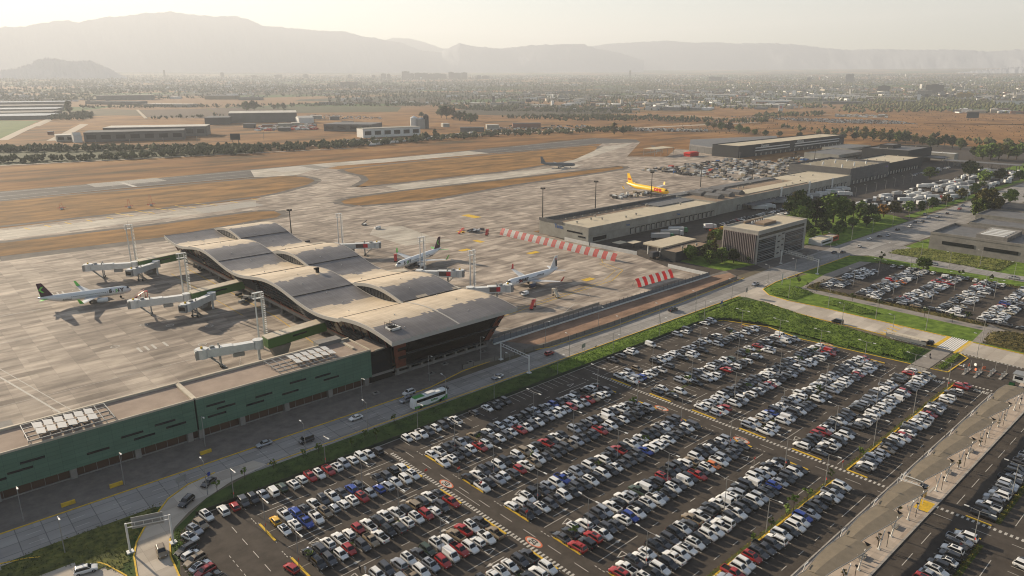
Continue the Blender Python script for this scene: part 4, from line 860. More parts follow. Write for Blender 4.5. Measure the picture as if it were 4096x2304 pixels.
def side_text(t, body, size, m_, xmid, rad, z, L, s_, bold=.02, sx=1.0, nm='lettering'):
    writing(body, size, m_, t, (xmid, s_*(rad+.03), z), (math.pi/2, 0, math.pi if s_ > 0 else 0), bold*size, sx, nm)
def chevron(fn, L, zc, s_, m_, x0, z0, sc_=1.0, flip=1):
    b = B(); w_ = .9*sc_; b.add([(x0,0,z0-1.4*sc_),(x0+w_,0,z0-1.4*sc_),(x0+w_+1.2*sc_*flip,0,z0),(x0+w_,0,z0+1.4*sc_),(x0,0,z0+1.4*sc_),(x0+1.2*sc_*flip,0,z0)], [(0,1,2,5),(5,2,3,4)])
    b.v = [(x, s_*.22, z) for x, y, z in b.v]; b.make('tail_chevron', [m_], fn)
for (p, q, L, lb) in (((84.8,364.8),(50,370.6),37.6,'white airliner with plum tail parked left of the terminal'),((202.4,316.6),(241.5,330.0),42.5,'white airliner with plum tail parked behind the roof waves')):
    rz = math.atan2(p[1]-q[1], p[0]-q[0]); t, fn = plane(lb, p, rz, L, 35.8, 1.98, 3.7, acw, purple, lime, 11.8, acw, ('windows',))
    for s_ in (-1, 1):
        side_text(t, 'S', 2.3, blk, -.175*L+(-2.3*-s_), 1.93, 4.25, L, s_, .06); side_text(t, 'Y', 2.3, blk, -.175*L+(2.5*-s_), 1.93, 4.25, L, s_, .06)
        side_text(t, 'K', 2.3, blk, -.175*L, 1.93, 4.25, L, s_, .06) if False else side_text(t, '(', .01, blk, -.175*L, 1.9, 4.2, L, s_)
        b = B(); x0 = -.175*L; sg = s_*1.0
        for k_ in (1,): b.add([(x0-.1*sg,0,3.4),(x0+.45*sg,0,3.4),(x0-.35*sg,0,4.25),(x0+.45*sg,0,5.1),(x0-.1*sg,0,5.1),(x0-.9*sg,0,4.25)], [(0,1,2,5),(5,2,3,4)])
        b.v = [(x, s_*2.0, z) for x, y, z in b.v]; b.make('lime_chevron', [lime], t)
        side_text(t, 'I', 2.3, blk, -.175*L+1.05*-s_, 1.93, 4.25, L, s_, .04)
        side_text(t, 'A320neo' if L < 40 else 'A321neo', 1.0, blk, -.70*L, 1.9, 3.15, L, s_, .02); chevron(fn, L, 3.7, s_, lime, -.945*L, 8.7, 1.0, -s_*-1)
p, q, L = (222.2,250.4), (258.5,251.9), 37.6; t, fn = plane('white airliner with red winglets and a black bird figure on its tail', p, math.atan2(p[1]-q[1], p[0]-q[0]), L, 35.8, 1.98, 3.7, acw, acw, redp, 11.8, M('engine_navy', (.03,.035,.07), .4), ('windows',))
for s_ in (-1, 1):
    side_text(t, 'Jet', 1.9, redp, -.16*L+2.5*-s_*-1*-1, 1.95, 4.0, L, s_, .02); side_text(t, 'SMART', 2.2, blk, -.27*L-.2*s_, 1.95, 4.1, L, s_, .05); side_text(t, 'jetsmart.com', .9, blk, -.60*L, 1.93, 4.7, L, s_, .02)
    b = B(); x0 = -.935*L; b.add([(x0-1.6,0,6.0),(x0-.5,0,6.2),(x0-.2,0,8.4),(x0-.3,0,9.8),(x0-1.1,0,9.9),(x0-1.5,0,8.6)], [(0,1,2,3,4,5)]); b.v = [(x, s_*.2, z) for x, y, z in b.v]; b.make('tail_bird', [blk], fn)
    b = B(); b.add([(x0-1.2,0,9.9),(x0-.3,0,9.8),(x0+.1,0,10.3),(x0-1.0,0,10.6)], [(0,1,2,3)]); b.v = [(x, s_*.19, z) for x, y, z in b.v]; b.make('bird_head', [redp], fn)
p, q, L = (517.5,369.3), (526.5,424.0), 55; t, fn = plane('bright yellow cargo jet with red letters standing beside the cargo apron', p, math.atan2(p[1]-q[1], p[0]-q[0]), L, 50.9, 2.5, 5.0, dhly, dhly, dhly, 15.8, acg, (), 'freighter')
for s_ in (-1, 1):
    side_text(t, 'DHL', 3.4, dhlr, -.20*L, 2.45, 5.5, L, s_, .07, 1.5); side_text(fn, 'DHL', 1.7, dhlr, -.925*L, .2, 10.5, L, s_, .06, 1.3)
    B().add([(-.36*L, s_*2.53, 4.6), (-.42*L, s_*2.53, 4.6), (-.42*L, s_*2.53, 6.2), (-.36*L, s_*2.53, 6.2)], [(0,1,2,3)]).make('side_hatch', [blk], t) if s_ > 0 else None
p, q, L = (616.5,572.5), (590.5,604.5), 41.5; t, fn = plane('dark grey four engined military jet rolling on the far taxiway', p, math.atan2(p[1]-q[1], p[0]-q[0]), L, 40, 1.9, 4.0, milg, milg, None, 12.5, milg, (), 'military_jet', 2, .6)
# ============================================================ LAMPS, GANTRIES, CANOPY, COACH
pole_g = M('galvanised_pole', (.30,.29,.27), .5, .3)
def lot_lamp(x, y, lb, h=9.0, arms=2, ay=(1, -1)):
    t = thing('parking_lamp', lb, 'lamp post', (x, y, 0), 0, 'lamp posts in the car parks')
    B().tube((0,0,0), (0,0,h), .11, 6, r2=.07).make('pole', [pole_g], t)
    for s in ay[:arms]:
        b = B(); b.tube((0,0,h-.05), (0,s*2.3,h+.15), .05, 5); a = b.make('arm', [pole_g], t)
        B().box(-.16, .16, min(s*2.1,s*3.1), max(s*2.1,s*3.1), h+.1, h+.24).make('lamp_head', [whitem], a)
    return t
def sign_on(t, z, m_, r_=.33): B().tube((-.05,-.12,z), (.0,-.16,z), r_, 10).make('sign_disc', [m_], t)
redsign = M('red_sign', (.55,.05,.03), .5)
pcount = 0
for i, y0 in enumerate([ROWC[0]+.2]+[c+.2 for c in ROWC[1:]]+[65.9, 32.6]):
    for j, x in enumerate((53, 78.2, 107.4, 137.6, 166.8, 196.3, 225.5, 255.5)):
        v = Vector((x, y0, -H)); zz = v.dot(fwd)
        if zz < 10 or abs(v.dot(rt)/zz*F) > 2100 or v.dot(up)/zz*F < -1200: continue
        if i in (0,1,2,3,4) and j == 3 and i == 0: pass
        t = lot_lamp(x, y0, 'double armed lamp, %s along its strip, %s strip from the verge' % (ordn(j+1), ordn(i+1)))
        if j in (0, 2, 4, 7) : sign_on(t, 2.2, redsign, .3)
for j, x in enumerate((52.7, 77.4, 107.3, 137, 166.1, 195.6, 224.3, 255.6)):
    t = lot_lamp(x, 160.3, 'single armed lamp on the grass edge behind the verge row, %s from left' % ordn(j+1), 8.9, 1, (-1,)); sign_on(t, 2.1, redsign, .28) if j < 2 else None
def road_lamp(x, y, lb, h=9.3, s=1):
    t = thing('road_lamp', lb, 'lamp post', (x, y, 0), 0, 'lamp posts along the roads'); B().tube((0,0,0), (0,0,h), .12, 6, r2=.07).make('pole', [pole_g], t)
    b = B(); b.tube((0,0,h-.05), (0,s*1.6,h+.25), .05, 5); a = b.make('arm', [pole_g], t); B().box(-.16,.16, min(s*1.4,s*2.3), max(s*1.4,s*2.3), h+.2, h+.33).make('lamp_head', [whitem], a)
for j, x in enumerate((48.8, 76.3, 95.9, 124.5, 152, 181.5, 210.6, 236, 262.7, 292.1)): road_lamp(x, 167.4 if j == 0 else 169.4, 'slim lamp on the green side of the main road, %s from left' % ordn(j+1))
for j, (x, y) in enumerate(((17.2,164.9),(12.7,185),(34.7,186.3),(57.3,192.7),(104,186),(131,187.5),(156,190),(186,186.5),(215,184.5))): road_lamp(x, y, 'slim lamp on the %s, %s from left' % ('grass by the junction' if j == 0 else 'building side of the road', ordn(j+1)), s=-1)
for j, (x, y) in enumerate(((330,172),(352,169),(378,168),(402,168.8),(430,186),(463,187.5),(496,188),(530,188),(560,188),(600,189),(640,189),(690,189),(740,189))): road_lamp(x, y, 'lamp post, %s along the far half of the main road' % ordn(j+1))
for j, (x, y) in enumerate(((313,152),(313,133),(312.5,112),(312.5,92),(293,118),(293,98),(313,72),(293,68))): road_lamp(x, y, 'lamp post, %s beside the pale loop road' % ordn(j+1))
for j, (x, y) in enumerate(((355,140),(385,140),(355,121),(385,121),(355,104),(385,104),(355,87),(385,87),(400,130),(400,95))): lot_lamp(x, y, 'double lamp number %s inside the smaller car park' % ordn(j+1))
for j, (x, y) in enumerate(((428,150),(428,120),(428,90),(445,140),(445,110))): road_lamp(x, y, 'lamp post, %s along the narrow side road' % ordn(j+1))
for j in range(9): road_lamp(600+j*22, 262+j*.2, 'small street lamp, %s in the line beside the grey cargo box yard' % ordn(j+1), 8)
def gantry(p, q, h, lb, signs, w_=1.0):
    t = thing('sign_gantry', lb, 'gantry', (0,0,0), 0, 'white sign gantries over the roads'); P = Vector((*p,0)); Q = Vector((*q,0)); d = (Q-P).normalized()
    for v in (P, Q): B().bar(v, v+Vector((0,0,h)), .38, .38).box(v.x-.7, v.x+.7, v.y-.7, v.y+.7, 0, .35).make('post', [whitem], t)
    b = B(); 
    for z in (h-1.1, h-.1): b.bar(P+Vector((0,0,z)), Q+Vector((0,0,z)), .16, .16)
    L = (Q-P).length; n = int(L/1.6)
    for k in range(n+1): v = P+d*(L*k/n); b.bar(v+Vector((0,0,h-1.1)), v+Vector((0,0,h-.1)), .1, .1)
    b.make('truss', [whitem], t)
    for (a, c) in signs:
        A = P+d*L*a; C = P+d*L*c; nn = Vector((-d.y, d.x, 0))*.35
        b = B(); 
        for z0, z1 in ((h-1.9, h+.9),): b.add([A+nn+Vector((0,0,z0)), C+nn+Vector((0,0,z0)), C+nn+Vector((0,0,z1)), A+nn+Vector((0,0,z1)), A+nn*1.3+Vector((0,0,z0)), C+nn*1.3+Vector((0,0,z0)), C+nn*1.3+Vector((0,0,z1)), A+nn*1.3+Vector((0,0,z1))], [(0,1,2,3),(7,6,5,4),(0,4,5,1),(3,2,6,7),(0,3,7,4),(1,5,6,2)])
        b.make('sign_back', [greym], t)
gantry((27.9,155.7), (36.0,152.8), 7.3, 'white sign gantry over the curved ramp road', [(.12,.85)])
gantry((162,185.6), (161,169.4), 6.6, 'white sign gantry in the terminal shadow', []); gantry((372.7,187.8), (365.5,163.3), 8.0, 'long white sign gantry by the pale office block', [(.15,.55),(.68,.85)])
for (x, y, w_, h, z, lb, m_) in ((188.6,168.8,2.6,1.6,2.6,'twin panel sign seen from behind on the bright verge',greym),(301,167,2.6,2.2,2.2,'two panel sign back at the mouth of the loop road',greym),(45,174,2.6,1.6,2.4,'dark sign on two legs in the shaded verge wedge',greym),(51.8,174.5,.8,1.0,1.0,'small blue sign at the tip of the kerb',M('blue_sign',(.02,.05,.3),.5)),(273,163,2.4,1.2,3.4,'small blue board at the top corner of the lot',MATS.get('blue_sign')),(333,166,1.6,4.5,1.2,'tall pale twin panel totem by the lawn',whitem)):
    m_ = m_ or MATS['blue_sign']; t = thing('road_sign', lb, 'sign', (x, y, 0), R(12))
    for s in (-.35, .35): B().tube((s*w_,0,0), (s*w_,0,z+h), .06, 5).make('post', [pole_g], t)
    B().box(-w_/2, w_/2, -.06, .02, z, z+h).make('board', [m_], t)
for k, (x, y) in enumerate(((93.6,136.9),(100.5,132),(100.3,122.8),(100.3,106),(100.3,88.8),(178.8,135),(178.8,104),(177.8,66.5),(162,83))):
    t = thing('yield_sign', 'small triangular give way sign, %s along the cross aisles' % ordn(k+1), 'sign', (x, y, 0)); B().tube((0,0,0), (0,0,2.3), .04, 5).make('post', [pole_g], t); B().prism([(-.4,-.05),(.4,-.05),(.4,.0),(-.4,.0)], 2.2, 2.8).make('plate', [redsign], t)
# canopy walkway: wavy roof modules
memb = M('canopy_membrane', (.20,.165,.12), .7, c2=(.16,.135,.10), scale=.5)
def canopy_mod(x0, x1, idx, lb):
    t = thing('walkway_canopy', lb, 'canopy', (0,0,0), 0, 'canopies over the walkway'); n = 14; L = x1-x0; rings = []
    for k in range(n+1):
        u = k/n; x = x0+L*u; yr = 47.9-2.3*math.sin(math.pi/2*min(1, u*1.05))**1.3; yl = 51.5+.5*math.sin(math.pi*u)
        z = 4.2+.35*math.sin(math.pi*u); rings.append([(x, yl, z-.25), (x, (yl*.5+yr*.5), z+.1), (x, yr, z)])
    b = B(); b.loft(rings, 0, caps=False, closed=False); b.loft([[(p[0],p[1],p[2]-.12) for p in r_][::-1] for r_ in rings], 0, caps=False, closed=False); b.make('roof_skin', [memb], t)
    b = B()
    for k in range(0, n+1, 2): r_ = rings[k]; b.bar((r_[0][0],r_[0][1],r_[0][2]-.2), (r_[2][0],r_[2][1],r_[2][2]-.15), .12, .22)
    for k in range(n): b.bar((rings[k][2][0],rings[k][2][1],rings[k][2][2]-.05), (rings[k+1][2][0],rings[k+1][2][1],rings[k+1][2][2]-.05), .1, .2); b.bar((rings[k][0][0],rings[k][0][1],rings[k][0][2]-.05), (rings[k+1][0][0],rings[k+1][0][1],rings[k+1][0][2]-.05), .08, .16)
    b.make('ribs', [pole_g], t)
    xe = x1; b = B(); b.add([(xe-.9,46.2,4.4),(xe+.3,45.7,4.4),(xe-.2,47.2,4.9)], [(0,1,2),(2,1,0)]); b.make('wind_fin', [polem], t)
    for xx in (x0+1.2,): B().tube((xx,52.9,0), (xx,52.2,4.4), .11, 6, r2=.09).bar((xx-.9,52.1,4.45), (xx+.9,52.1,4.45), .12, .14).make('post', [whitem], t)
    for xx in (x0+L*.38, x0+L*.78):
        b = B(); b.tube((xx,46.2,0), (xx,46.0,1.9), .15, 6); b.tube((xx,46.0,1.9), (xx-1.5,46.4,4.5), .09, 5); b.tube((xx,46.0,1.9), (xx+1.3,45.9,4.7), .09, 5); b.box(xx-.3,xx+.3,45.9,46.5,0,.12); b.make('v_post', [whitem], t)
mods = [(109.5,126.7),(126.7,143.9),(143.9,161.1),(161.1,176.4),(178.7,195.7),(195.7,213),(213,230.6),(230.6,246.6),(246.6,263)]
for k, (a, c) in enumerate(mods): canopy_mod(a, c, k, 'wavy tan walkway canopy bay, %s counted from the photo bottom' % ordn(k+1))
for (p, q) in (((178.8,47.5),(178.8,52.6)),((176.3,52.4),(176.3,46.2))): 
    t = thing('canopy_portal', 'white portal frame at the %s edge of the canopy gap' % ('far' if p[0] > 178 else 'near'), 'frame'); b = B(); b.bar((*p,4.5), (*q,4.5), .14, .18).bar((*p,0), (*p,4.5), .12, .12).bar((*q,0), (*q,4.5), .12, .12); b.make('beam', [whitem], t)
amber = M('amber_glass', (.60,.34,.02), .3)
t = thing('amber_kiosk', 'amber glass lift kiosk beside the zebra walk', 'kiosk', (180.2,47.6,0)); B().box(-.8,.8,-.7,.7,0,2.9).make('amber_walls', [amber], t); B().box(-.9,.9,-.8,.8,2.9,3.05).make('cap', [greym], t); B().box(-.81,-.79,-.4,.4,.2,2.3).make('door', [darkglass], t)
for k, (x, y) in enumerate(((161.7,46.9),(145,47.3),(197,47),(214,46.8),(128,47.2))): 
    t = thing('bench', 'low concrete bench beside canopy posts, %s from the photo bottom' % ordn((3,2,4,5,1)[k]), 'bench', (x, y, 0)); B().box(-1.1,1.1,-.45,.45,.32,.5).make('seat', [concm], t); B().box(-1,-.7,-.4,.4,0,.32).box(.7,1,-.4,.4,0,.32).make('supports', [concm], t)
for k, x in enumerate((136,152.5,169.3,186.5,203.5,221,238,255)): 
    t = thing('bollard_lamp', 'short dark lamp beside the canopy, %s from the photo bottom' % ordn(k+1), 'lamp post', (x, 45.3, 0)); B().tube((0,0,0),(0,0,3.6),.07,5).make('pole',[polem],t); B().tube((0,0,3.6),(0,0,3.8),.3,8).make('lamp_head',[polem],t)
for k, x in enumerate((147.5,163.6,181,197.5,214.5,232)):
    t = thing('path_lamp', 'short lamp on the car park side of the canopy, %s from below' % ordn(k+1), 'lamp post', (x, 53.6, 0)); B().tube((0,0,0),(0,0,3.4),.06,5).make('pole',[polem],t); B().tube((0,0,3.4),(0,0,3.6),.28,8).make('lamp_head',[polem],t)
# coach
cw = M('coach_white', (.68,.69,.66), .3); cg = M('coach_green', (.03,.22,.03), .35)
t = thing('coach', 'white and green coach with black windows on the shaded road', 'coach', (120.4, 172.9, 0.05), math.pi)
st = [(-6.4,1.2,.45,3.5),(-6.1,1.27,.4,3.65),(5.6,1.27,.4,3.65),(6.2,1.2,.4,3.4),(6.6,1.1,.45,2.2)]; b = B()
b.loft([[(x,-a,z0),(x,a,z0),(x,a,z1-.25),(x,a*.85,z1),(x,-a*.85,z1),(x,-a,z1-.25)] for x,a,z0,z1 in st], 0); b.make('body', [cw], t)
B().box(-5.9,5.5,-1.285,1.285,2.15,3.15).make('side_windows', [glass], t); B().add([(6.25,-1.1,2.0),(6.55,-1.0,1.4),(6.55,1.0,1.4),(6.25,1.1,2.0),(6.05,1.1,3.4),(6.05,-1.1,3.4)], [(0,1,2,3),(0,3,4,5)]).make('windscreen', [glass], t)
b = B(); 
for s in (-1, 1): 
    pts = [(6.3,.45),(6.3,1.3),(4.2,1.1),(1.5,.55),(-2.0,.62),(-4.5,1.25),(-6.35,1.9),(-6.35,.45)]; b.add([(x, s*1.30, z) for x, z in pts], [tuple(range(8))])
b.make('green_sweep', [cg], t); B().box(2.2,6.0,-1.05,1.05,3.66,3.7).make('green_roof_panel', [cg], t); B().box(-2,1.2,-.8,.8,3.66,3.95).make('roof_unit', [whitem], t)
for s in (-1, 1): side_text(t, 'turbus', 1.0, cg, -1.2, 1.30, 1.6, 12, s, .03)
for sx, sy_ in ((4,-1),(4,1),(-3.6,-1),(-3.6,1)): B().tube((sx, sy_*1.0, .48), (sx, sy_*1.32, .48), .48, 12).make('wheel', [tyre], t)
# ------------------------------------------------------------ fences, barriers, blast screens
for (p, q, h, lb, n_) in (((309.6,352.6),(309.6,253.2),4.2,'long red and white striped blast screen beside the cargo shed',29),((275.3,213.4),(304,212.9),4.0,'short red and white striped blast screen near the boundary wall',11)):
    t = thing('blast_screen', lb, 'blast fence'); P = Vector((*p,0)); Q = Vector((*q,0)); d = (Q-P).normalized(); nn = Vector((-d.y, d.x, 0)); L = (Q-P).length; w_ = L/n_
    for k in range(n_):
        a = P+d*w_*k; c = P+d*w_*(k+1)
        bb = B(); prof = [(0,0),(.5,1.3),(1.2,2.6),(2.3,h)]
        for (o0,z0),(o1,z1) in zip(prof[:-1], prof[1:]):
            off = [a-nn*(2.3-o0), c-nn*(2.3-o0), c-nn*(2.3-o1), a-nn*(2.3-o1)]; zz = (z0,z0,z1,z1); vs = [(v.x, v.y, z) for v, z in zip(off, zz)]
            bb.add(vs, [(0,1,2,3),(3,2,1,0)])
        bb.make('white_panel' if k % 2 else 'red_panel', [whitem if k % 2 else M('screen_red',(.62,.06,.05),.5)], t)
    b = B()
    for k in range(0, n_+1, 2): a = P+d*w_*k; b.bar(a-nn*.1+Vector((0,0,h-.2)), a+nn*1.8, .12, .12); b.bar(a-nn*2.2, a+nn*1.8+Vector((0,0,.1)), .1, .1)
    b.make('back_struts', [greym], t)
def wall(pts, h, lb, m_, w_=.25, name='boundary_wall', posts=None, pm=None, step=3.0):
    t = thing(name, lb, 'wall' if 'wall' in name else 'fence'); b = B(); pb = B()
    for p, q in zip(pts[:-1], pts[1:]):
        P = Vector((*p,0)); Q = Vector((*q,0)); b.bar(P+Vector((0,0,h/2)), Q+Vector((0,0,h/2)), w_, h)
        if posts:
            L = (Q-P).length; n = max(1, int(L/step))
            for k in range(n+1): v = P.lerp(Q, k/n); pb.bar(v, v+Vector((0,0,posts)), .12, .12)
    b.make('panels', [m_], t)
    if posts: pb.make('posts', [pm or polem], t)
wall([(170,199.3),(319.3,199.3)], 2.3, 'grey mesh fence with dark posts on a white plinth along the apron', M('mesh_fence',(.16,.17,.18),.6), .05, 'apron_fence', 3.0)
wall([(170,198.9),(319.5,198.9)], .55, 'low white concrete plinth under the apron fence', whitem, .5, 'plinth_wall')
wall([(319.3,199.3),(319.3,225.5)], 1.9, 'white wall panels closing the apron corner by the gate', whitem); wall([(326.4,311),(326.4,290)], 2.2, 'white wall stretch touching the cargo shed corner', whitem); wall([(326.4,289),(328.8,254.6)], 2.2, 'white wall between the loading yard and striped screen', whitem)
wall([(146,188),(182,183.6),(219,183.2),(267,184),(326,187)], 1.5, 'thin wire fence with leaning posts along the dirt strip', M('wire',(.2,.18,.15),.8), .02, 'wire_fence', 1.6, polem, 4.5)
wall([(43.5,160.1),(160,160.1),(250,160.1),(263,155.2),(269,138)], 1.0, 'low dark mesh fence behind the verge row of cars', M('wire2',(.05,.06,.04),.8), .02, 'lot_fence', 1.3, polem, 3)
wall([(172,205.5),(240,206)], 1.1, 'low concrete kerb wall beside the terminal service road', concm, .4, 'kerb_wall')
for k, (x, y) in enumerate(((33,187),(22,185.6),(56,188.6))): t = thing('road_barrier', 'yellow concrete barrier on the shaded strip, %s' % ('middle','left','right')[k]+' one of three', 'barrier', (x,y,0)); B().box(-1.5,1.5,-.3,.3,0,.9).make('block', [ypaint], t)
for k, (x, y) in enumerate(((135,192),(152,191),(144,196),(172,194),(112,191),(162,196))): t = thing('manhole_block', 'concrete chamber lid, %s on the shaded dirt before the terminal' % ordn(k+1), 'manhole', (x,y,0)); B().box(-1.2,1.2,-.9,.9,0,.35).make('block', [concm], t); B().box(-.5,.5,-.4,.4,.35,.4).make('lid', [darkm], t)
# bus shelter, toll lanes
t = thing('bus_shelter', 'long glass bus shelter with flat roof beside the loop road', 'bus shelter', (291.8,92,0)); B().box(-1.2,1.2,-7.5,7.5,2.7,2.85).make('roof', [beigep], t)
for k in range(6): B().box(-1.1,-1.0,-7.4+k*2.95,-7.3+k*2.95,0,2.7).make('post', [polem], t)
B().box(-1.14,-1.1,-7.4,7.4,1.0,2.2).make('glass_wall', [greym], t); B().box(-.7,-.3,-6,6,.4,.5).make('bench_seat', [whitem], t)
for k, (x0, y0) in enumerate(((272.3,66.3),(272.3,62.8),(277,59.8),(277,56.4))):
    t = thing('barrier_island', 'ticket barrier island with posts, %s from the hedge' % ordn(k+1), 'barrier', (x0,y0,0)); B().box(0,8,-.4,.4,0,.2).make('island_kerb', [kerbm], t)
    B().box(2,2.7,-.3,.3,.2,1.7).make('ticket_machine', [greym], t); B().box(5,5.5,-.25,.25,.2,1.5).make('ticket_machine', [greym], t); B().tube((7.6,0,.2),(7.6,0,3.4),.05,5).make('camera_post', [pole_g], t); B().bar((2.3,.3,1.1),(2.3,2.9,1.15),.07,.07).make('barrier_arm', [rpaint], t)
t = thing('toll_booth', 'white toll booth with windows at the right edge of the photo', 'booth', (281,51.5,0)); B().box(-2,2,-1.6,1.6,0,2.6).make('cabin', [whitem], t); B().box(-2.3,2.3,-1.9,1.9,2.6,2.85).make('roof', [greym], t); B().box(-2.03,-2.0,-1.2,1.2,1,2).make('window', [darkglass], t); B().box(-1.6,1.6,1.6,1.63,1,2).make('window', [darkglass], t)
t = thing('waste_container', 'dark green waste container by the toll booth', 'container', (274.5,52.2,0)); B().box(-.9,.9,-.7,.7,.2,1.4).make('bin', [M('bin_green',(.02,.09,.03),.6)], t); B().box(-.95,.95,-.75,.75,1.4,1.5).make('lid', [polem], t)
for k, (x, y) in enumerate(((283,67.5),(285,66),(284,63),(281,68.5),(280,64.5),(283.5,60))): t = thing('traffic_barrier', '%s plastic barrier, %s in the cluster at the ticket lanes' % (('red','white')[k % 2], ordn(k+1)), 'barrier', (x,y,0), k); B().loft([[(-.5,-.2,0),(.5,-.2,0),(.5,.2,0),(-.5,.2,0)],[(-.45,-.08,.9),(.45,-.08,.9),(.45,.08,.9),(-.45,.08,.9)]]).make('shell', [(rpaint, whitem)[k % 2]], t)
# apron equipment
def gse(x, y, a, kind, lb):
    t = thing(kind, lb, {'baggage_cart':'baggage cart','passenger_stairs':'aircraft stairs','service_van':'van','belt_loader':'belt loader','cargo_pallet':'cargo pallet','tug':'tug'}[kind], (x,y,.03), R(a))
    if kind == 'passenger_stairs':
        m_ = redsign if 'red' in lb else beigep; b = B(); b.bar((-2.6,0,.6),(2.0,0,3.4),1.5,.2); b.make('stair_flight',[m_],t); B().box(1.6,3.2,-.8,.8,3.3,3.45).make('platform',[m_],t)
        b = B(); [b.bar((xx,yy,.2),(xx,yy,z),.12,.12) for xx,z in ((-2,1.2),(0,2.4),(2,3.4),(3,3.4)) for yy in (-.7,.7)]; [b.bar((-2.6,yy,1.6),(2,yy,4.4),.08,.08) for yy in (-.75,.75)]; b.make('frame',[m_],t); B().tube((-1.8,-.9,.35),(-1.8,.9,.35),.3,8).tube((2.2,-.9,.35),(2.2,.9,.35),.3,8).make('wheels',[tyre],t)
    elif kind == 'baggage_cart': 
        B().box(-1.6,1.6,-.8,.8,.35,.5).make('deck',[greym],t); B().box(-1.5,1.5,-.7,.7,.5,1.1+(int(x*3+y) % 3)*.35).make('load',[(M('bag_load',(.06,.06,.065),.8), MATS['aircraft_grey_wing'])[int(x+y) % 2]],t)
    elif kind == 'cargo_pallet': B().box(-1.5,1.5,-1.2,1.2,.3,.45).make('deck',[greym],t); B().box(-1.4,1.4,-1.1,1.1,.45,2.1).make('net_load',[(acg, whitem, M('cargo_tan',(.30,.25,.17),.8), M('cargo_dark',(.07,.065,.06),.8))[int(x*5+y*3) % 4]],t)
    elif kind == 'belt_loader': B().box(-2,2,-.8,.8,.4,1.0).make('chassis',[whitem],t); B().bar((-2.6,0,.9),(3.2,0,2.8),.8,.25).make('belt',[polem],t); B().tube((-1.3,-.9,.35),(-1.3,.9,.35),.35,8).tube((1.3,-.9,.35),(1.3,.9,.35),.35,8).make('wheels',[tyre],t)
    elif kind == 'tug': B().box(-1.4,1.4,-.8,.8,.35,.95).make('chassis',[ypaint if 'yellow' in lb else whitem],t); B().box(-.9,.2,-.7,.7,.95,1.7).make('cab',[glass],t); B().tube((-.9,-.85,.35),(-.9,.85,.35),.35,8).tube((.9,-.85,.35),(.9,.85,.35),.35,8).make('wheels',[tyre],t)
    return t
gse(233.6,227.5,70,'passenger_stairs','tan aircraft stairs standing alone on the sunny apron'); gse(213,222,30,'passenger_stairs','red aircraft stairs near the dirt strip fence'); gse(86.5,357.5,-20,'passenger_stairs','red aircraft stairs at the nose of the left airliner'); gse(216,338,60,'passenger_stairs','red aircraft stairs behind the plum tailed airliner wing')
gse(300,357,40,'passenger_stairs','red stairs left of the striped screen end'); gse(290,372,10,'passenger_stairs','red stairs beyond the striped screen end')
make_car('V','w',224.5,239.5,R(185),'white van under the wing of the airliner with red winglets',None); make_car('V','w',*D(950,576),R(180),'white van alone on the apron behind the roof waves',None)
ci = 0
for (cx_, cy_, n_, sp) in ((188,425,44,15),(124,322,8,6),(300,372,12,9),(216,322,8,5),(128,392,8,5)):
    for k in range(n_):
        ci += 1; x = cx_+rc.gauss(0,sp*.42); y = cy_+rc.gauss(0,sp*.42); t = gse(x, y, rc.choice((20,24,110)), 'baggage_cart', 'baggage cart in the cluster %s' % {188:'behind the farthest roof wave',124:'under the left terminal side',300:'at the left end of the striped screen',216:'near the plum tailed airliner nose',128:'by the farthest green walkway'}[cx_]); t['group'] = 'baggage carts %s' % {188:'behind the roof',124:'beside the terminal',300:'near the striped screen',216:'at the far airliner',128:'at the far walkway'}[cx_]
for (cx_, cy_, n_, sx, sy_, lb, gr) in ((500,398,26,22,9,'cargo pallet beside the yellow freighter','pallets by the yellow freighter'),(462,362,16,14,5,'cargo pallet in front of the long cargo shed wall','pallets near the cargo shed'),(560,366,36,22,8,'cargo pallet in the rows right of the yellow freighter','pallets right of the freighter')):
    for k in range(n_): gse(cx_+rc.uniform(-sx,sx), cy_+rc.uniform(-sy_,sy_), rc.choice((0,90,45)), 'cargo_pallet', lb)['group'] = gr
gse(*D(916,566),20,'belt_loader','white belt loader alone on the apron left of the white van')
for k, (dx, dy) in enumerate(((1420,567),(1442,560),(1470,568))): gse(*D(dx,dy),15*k,'tug','%s tug, %s from the tall dark mast' % (('white','yellow')[k % 2], ordn(k+1)))
yardm = [whitem, greym, MATS['cargo_tan'], MATS['cargo_dark'], M('container_red',(.45,.06,.03),.6), M('container_blue',(.05,.12,.28),.6), acg]
b = B()
for k in range(850):
    x = rc.uniform(655,1000); y = rc.uniform(372,505); 
    if (y > 372+ (x-655)*.0+ 0) and not (x > 900 and y < 395) and not (y > 455 and x > 838): 
        if rc.random() < .35 and x < 720 and y < 430: continue
        w_ = rc.uniform(1.2,3.2); l_ = rc.uniform(1.2,4.5); b.box(x-w_, x+w_, y-l_/2, y+l_/2, 0, rc.uniform(.6,2.4), rc.choices(range(7), [1.6,6,3.5,10,.25,.4,2.5])[0])
b.make('cargo_equipment', yardm, label='dense yard of cargo pallets and ground equipment beyond the grey box', cat='cargo equipment', kind='stuff')
